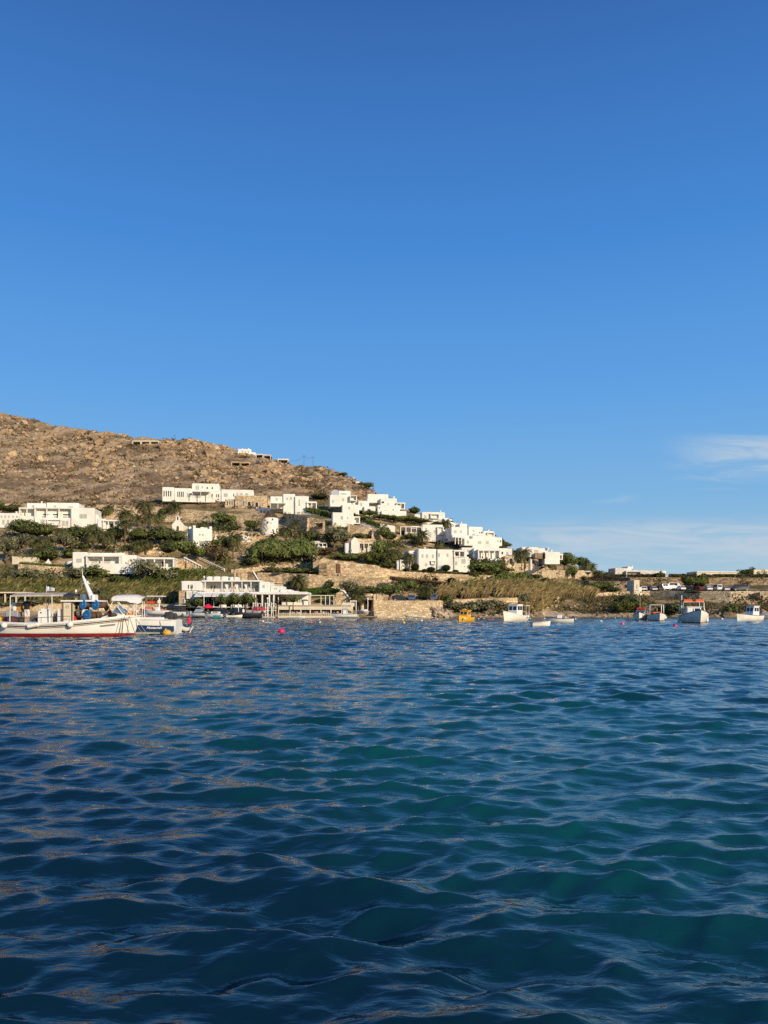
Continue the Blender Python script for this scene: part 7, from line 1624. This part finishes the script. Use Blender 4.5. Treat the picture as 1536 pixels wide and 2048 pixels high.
# ---------------------------------------------------------------- lamps, poles and small things
def lamp(px, top, base, label, Y):
    o = empty('street_lamp', P(px, base, Y)); s = Y/F; h = (base-top)*s; mb = MB(); mb.bar((0,0,-.3),(0,0,h-.5),.09,8,r2=.07); mb.build('pole', GEL, o); mb = MB(); mb.lathe([(.05,h-.5),(.20,h-.42),(.24,h-.15),(.12,h),(0,h+.05)], 12); mb.build('lantern', FEND, o); tag(o, label, 'street lamp', 'white lamp posts along the beach', px)
lamp(535,1195,1233,'white lamp post in front of the restaurant stair rails',YR-5.2); lamp(735.5,1196,1226,'white lamp post in front of the dark beach gate',G(735,1226)-2); lamp(477,1208,1228,'short white lamp post before the potted restaurant trees',YR-6); lamp(408,1152,1232,'tall slim white pole at the left of the restaurant awning',YR-5)
for px,t,b,lb in ((608,910,933,'left thin utility pole on the crag skyline'),(626,913,934,'right thin utility pole on the crag skyline')):
    Y = G(px, b+1); p = P(px,b,Y); h = (b-t)*Y/F; mb = MB(); mb.bar((0,0,-1),(0,0,h),.11,6); o = mb.build('utility_pole', WOOD, None, p); mb = MB(); mb.bar((-1.1,0,h-.6),(1.1,0,h-.6),.07,5); mb.build('crossarm', WOOD, o)
    if px == 608:
        a = Vector((0,0,h-.5)); q = P(626,913,Y)-p; c = P(582,921,Y)-p; mb = MB()
        for st,en in ((a,q),(a,c)): mb.tube([st.lerp(en,t_)-Vector((0,0,5*t_*(1-t_))) for t_ in np.linspace(0,1,9)], .05, 4)
        mb.build('cable', CHAR, o)
    tag(o, lb, 'utility pole', 'utility poles on the skyline', px)
mb = MB(); mb.lathe([(.04,0),(.04,2.2)],6); t_ = empty('thatched_parasol', P(737,1214,G(737,1220)-2.6)); mb.build('pole', WOOD_P, t_); mb = MB(); mb.lathe([(1.5,1.75),(1.2,2.05),(.6,2.45),(0,2.7)],14); mb.build('thatch', mk('straw', (.32,.24,.14), .95, .3, 5), t_); tag(t_, 'straw parasol in front of the dark beach gate', 'parasol', None, 737)
t_ = empty('red_parasol', P(416,1226,YR-6.5)); mb = MB(); mb.bar((0,0,0),(0,0,2.1),.04,6); mb.build('pole', FEND, t_); mb = MB(); mb.lathe([(1.25,1.2),(1.0,1.55),(.5,1.95),(0,2.2)],12); mb.build('canopy', REDB, t_); tag(t_, 'low crimson parasol among the boats before the restaurant', 'parasol', None, 416)
for i,(px,lb) in enumerate(((441,'leftmost'),(449,'second'),(465,'third'),(474,'fourth'),(483,'fifth'),(491,'sixth'))):
    t_ = empty('lounge_chair', P(px,1217.5,YR-3.2), R(10*i)); mb = MB(); mb.box(-.45,.45,-.4,.4,.3,.42,bev=.05); mb.build('seat', CANVAS, t_); mb = MB(); mb.box(-.45,.45,.3,.42,.425,1.0,bev=.05); mb.build('backrest', CANVAS, t_)
    for x in (-.38,.38):
        for y in (-.34,.34): mb = MB(); mb.box(x-.04,x+.04,y-.04,y+.04,-.1,.298); mb.build('leg', WOOD_P, t_)
    tag(t_, f'{lb} white lounge chair from the left on the restaurant terrace below the plants', 'chair', 'lounge chairs on the restaurant terrace', px)
t_ = empty('white_trestle', P(675.5,1152,Y0(677,1155)-1.5)); mb = MB(); mb.box(-.55,.55,-.3,.3,.55,.65); mb.build('table_top', GEL, t_)
for x in (-.45,.45):
    for y in (-.22,.22): mb = MB(); mb.box(x-.05,x+.05,y-.05,y+.05,0,.548); mb.build('leg', GEL, t_)
tag(t_, 'small white trestle table on the tall beige wall ledge', 'table', None, 675)
mb = MB(); mb.add([(-.9,0,0),(.9,0,0),(.05,.5,1.6),(-.9,1,0),(.9,1,0)],[(0,1,2),(0,2,3),(3,2,4),(4,2,1),(0,3,4,1)]); o = mb.build('canvas_tent', CANVAS, None, gp(95,1128,-1.5)); tag(o, 'small white triangular shade on the garden wall at left', 'tent', None, 95)
mb = MB(); mb.ball((0,0,0),1.0,14,8,sc=(1.6,1,.8)); o = mb.build('white_dome', WHITE, None, gp(142,1127,-1.5)); tag(o, 'low white plaster dome left of the terrace house', 'dome', None, 142)
# mown lawn between the wall and the deck: countless blades
rg = np.random.default_rng(4); cen = []; col = []
for i in range(2600):
    px = rg.uniform(604,690); t = np.interp(px,[604,640,690],[1180,1174,1180]); py = rg.uniform(t,1193)
    cen.append(tuple(gp(px,py,-.25))); col.append(np.array((.055,.10,.015))*rg.uniform(.6,1.7))
cen = np.array(cen); nr = rg.normal(size=cen.shape)*.4+np.array([0,-.5,.8]); nr /= np.linalg.norm(nr,axis=1,keepdims=True); Vv, Fq = leaf_quads(cen, nr, np.full(len(cen),.55), .8, rg)
o = link('lawn_grass', np_mesh('lawn_grass', Vv, Fq, np.repeat(np.array(col),4,0), LEAF)); o['kind'] = 'stuff'; o['label'] = 'bright green sloping lawn below the great beige wall'; o['category'] = 'grass'
# ---------------------------------------------------------------- camera, sun, sky
cam = bpy.data.cameras.new('camera'); co = bpy.data.objects.new('camera', cam); C.objects.link(co)
co.location = (0,0,CH); co.rotation_euler = (R(90),0,0)
cam.sensor_fit = 'VERTICAL'; cam.sensor_height = 36; cam.sensor_width = 27; cam.lens = 36*F/2048
cam.shift_y = (HOR-1024)/2048; cam.clip_end = 6000; cam.clip_start = .1
SC.camera = co
sd = bpy.data.lights.new('sun', 'SUN'); so = bpy.data.objects.new('sun', sd); C.objects.link(so)
sd.energy = 5.0; sd.angle = R(.6); sd.color = (1, .83, .60)
sdir = Vector((math.sin(SUN_AZ)*math.cos(SUN_EL), math.cos(SUN_AZ)*math.cos(SUN_EL), math.sin(SUN_EL)))
so.rotation_euler = (-sdir).to_track_quat('-Z', 'Y').to_euler()
w = bpy.data.worlds.new('World'); SC.world = w; w.use_nodes = True; nt = w.node_tree; N = nt.nodes; L = nt.links
bg = N['Background']; bg.inputs['Strength'].default_value = 1.0
st = N.new('ShaderNodeTexSky'); st.sky_type = 'NISHITA'; st.sun_disc = False; st.sun_elevation = SUN_EL; st.sun_rotation = SUN_AZ
st.air_density = 1.0; st.dust_density = .3; st.ozone_density = 3.0
def node(t, **k):
    n = N.new(t)
    for a, v in k.items(): setattr(n, a, v)
    return n
def M(op, a, b=None, c=None):
    q = node('ShaderNodeMath', operation=op)
    for i, v in enumerate((a, b, c)):
        if v is None: continue
        if hasattr(v, 'links'): L.new(v, q.inputs[i])
        else: q.inputs[i].default_value = v
    return q.outputs[0]
def MR(v, a, b, c=0., d=1.):
    q = node('ShaderNodeMapRange', interpolation_type='SMOOTHSTEP'); L.new(v, q.inputs['Value'])
    for k, x in (('From Min',a),('From Max',b),('To Min',c),('To Max',d)): q.inputs[k].default_value = x
    return q.outputs[0]
def MIX(f, a, b, bt='MIX'):
    q = node('ShaderNodeMix', data_type='RGBA', blend_type=bt)
    for k, v in (('Factor',f),('A',a),('B',b)):
        if hasattr(v, 'links'): L.new(v, q.inputs[k])
        else: q.inputs[k].default_value = v
    return q.outputs['Result']
tc = node('ShaderNodeTexCoord'); sx = node('ShaderNodeSeparateXYZ'); L.new(tc.outputs['Generated'], sx.inputs[0])
el = M('DIVIDE', M('ARCSINE', sx.outputs['Z']), R(42))
rp = node('ShaderNodeValToRGB'); L.new(el, rp.inputs['Fac']); E = rp.color_ramp.elements
def lin(*c): return tuple((x/255/12.92 if x < 10 else ((x/255+.055)/1.055)**2.4) for x in c)+(1,)
stops = ((0,(165,199,214)),(.06,(160,196,217)),(.19,(126,181,226)),(.36,(97,164,230)),(.6,(70,138,216)),(.92,(52,103,176)),(1,(48,94,162)))
E[0].position = 0; E[0].color = lin(*stops[0][1]); E[1].position = 1; E[1].color = lin(*stops[-1][1])
for p, c in stops[1:-1]:
    e = E.new(p); e.color = lin(*c)
nis = MIX(1.0, st.outputs[0], (.1,.1,.1,1), 'MULTIPLY')
sky = MIX(.08, rp.outputs['Color'], nis)
# thin high cloud low in the north east
az = M('DIVIDE', sx.outputs['X'], M('MAXIMUM', sx.outputs['Y'], .05)); ev = M('DIVIDE', sx.outputs['Z'], M('MAXIMUM', sx.outputs['Y'], .05))
cv = node('ShaderNodeCombineXYZ'); L.new(M('MULTIPLY', az, 9.), cv.inputs[0]); L.new(M('MULTIPLY', M('ADD', ev, M('MULTIPLY', az, .03)), 62.), cv.inputs[1])
nz = node('ShaderNodeTexNoise'); nz.inputs['Scale'].default_value = .8; nz.inputs['Detail'].default_value = 9; nz.inputs['Roughness'].default_value = .62; nz.inputs['Distortion'].default_value = 1.1; L.new(cv.outputs[0], nz.inputs['Vector'])
front = M('GREATER_THAN', sx.outputs['Y'], .05)
w1 = M('MULTIPLY', M('MULTIPLY', MR(az, .08, .24), MR(ev, .03, .075)), MR(ev, .128, .098))
w1 = M('MULTIPLY', w1, MR(nz.outputs['Fac'], .32, .64, .18, .92))
w2 = M('MULTIPLY', M('MULTIPLY', MR(az, .34, .46), MR(M('ADD', ev, M('MULTIPLY', nz.outputs['Fac'], .07)), .190, .240)), MR(M('ADD', ev, M('MULTIPLY', nz.outputs['Fac'], .035)), .249, .232))
w2 = M('MULTIPLY', w2, MR(nz.outputs['Fac'], .30, .62, .22, .85))
w3 = M('MULTIPLY', M('MULTIPLY', M('MULTIPLY', MR(az, .22, .3), MR(az, .34, .3)), MR(ev, .135, .142)), MR(ev, .153, .145))
w3 = M('MULTIPLY', w3, MR(nz.outputs['Fac'], .4, .6, 0., .25))
cl = M('MULTIPLY', M('MAXIMUM', M('MAXIMUM', w1, w2), w3), front)
sky = MIX(cl, sky, lin(186,204,220))
L.new(sky, bg.inputs['Color'])
SC.view_settings.view_transform = 'Standard'; SC.view_settings.look = 'None'; SC.view_settings.exposure = 0
SC.render.engine = 'CYCLES'; SC.cycles.use_denoising = False
SC.render.resolution_x = 768; SC.render.resolution_y = 1024
SC.cycles.max_bounces = 6; SC.cycles.diffuse_bounces = 3; SC.cycles.glossy_bounces = 4; SC.cycles.sample_clamp_indirect = 4
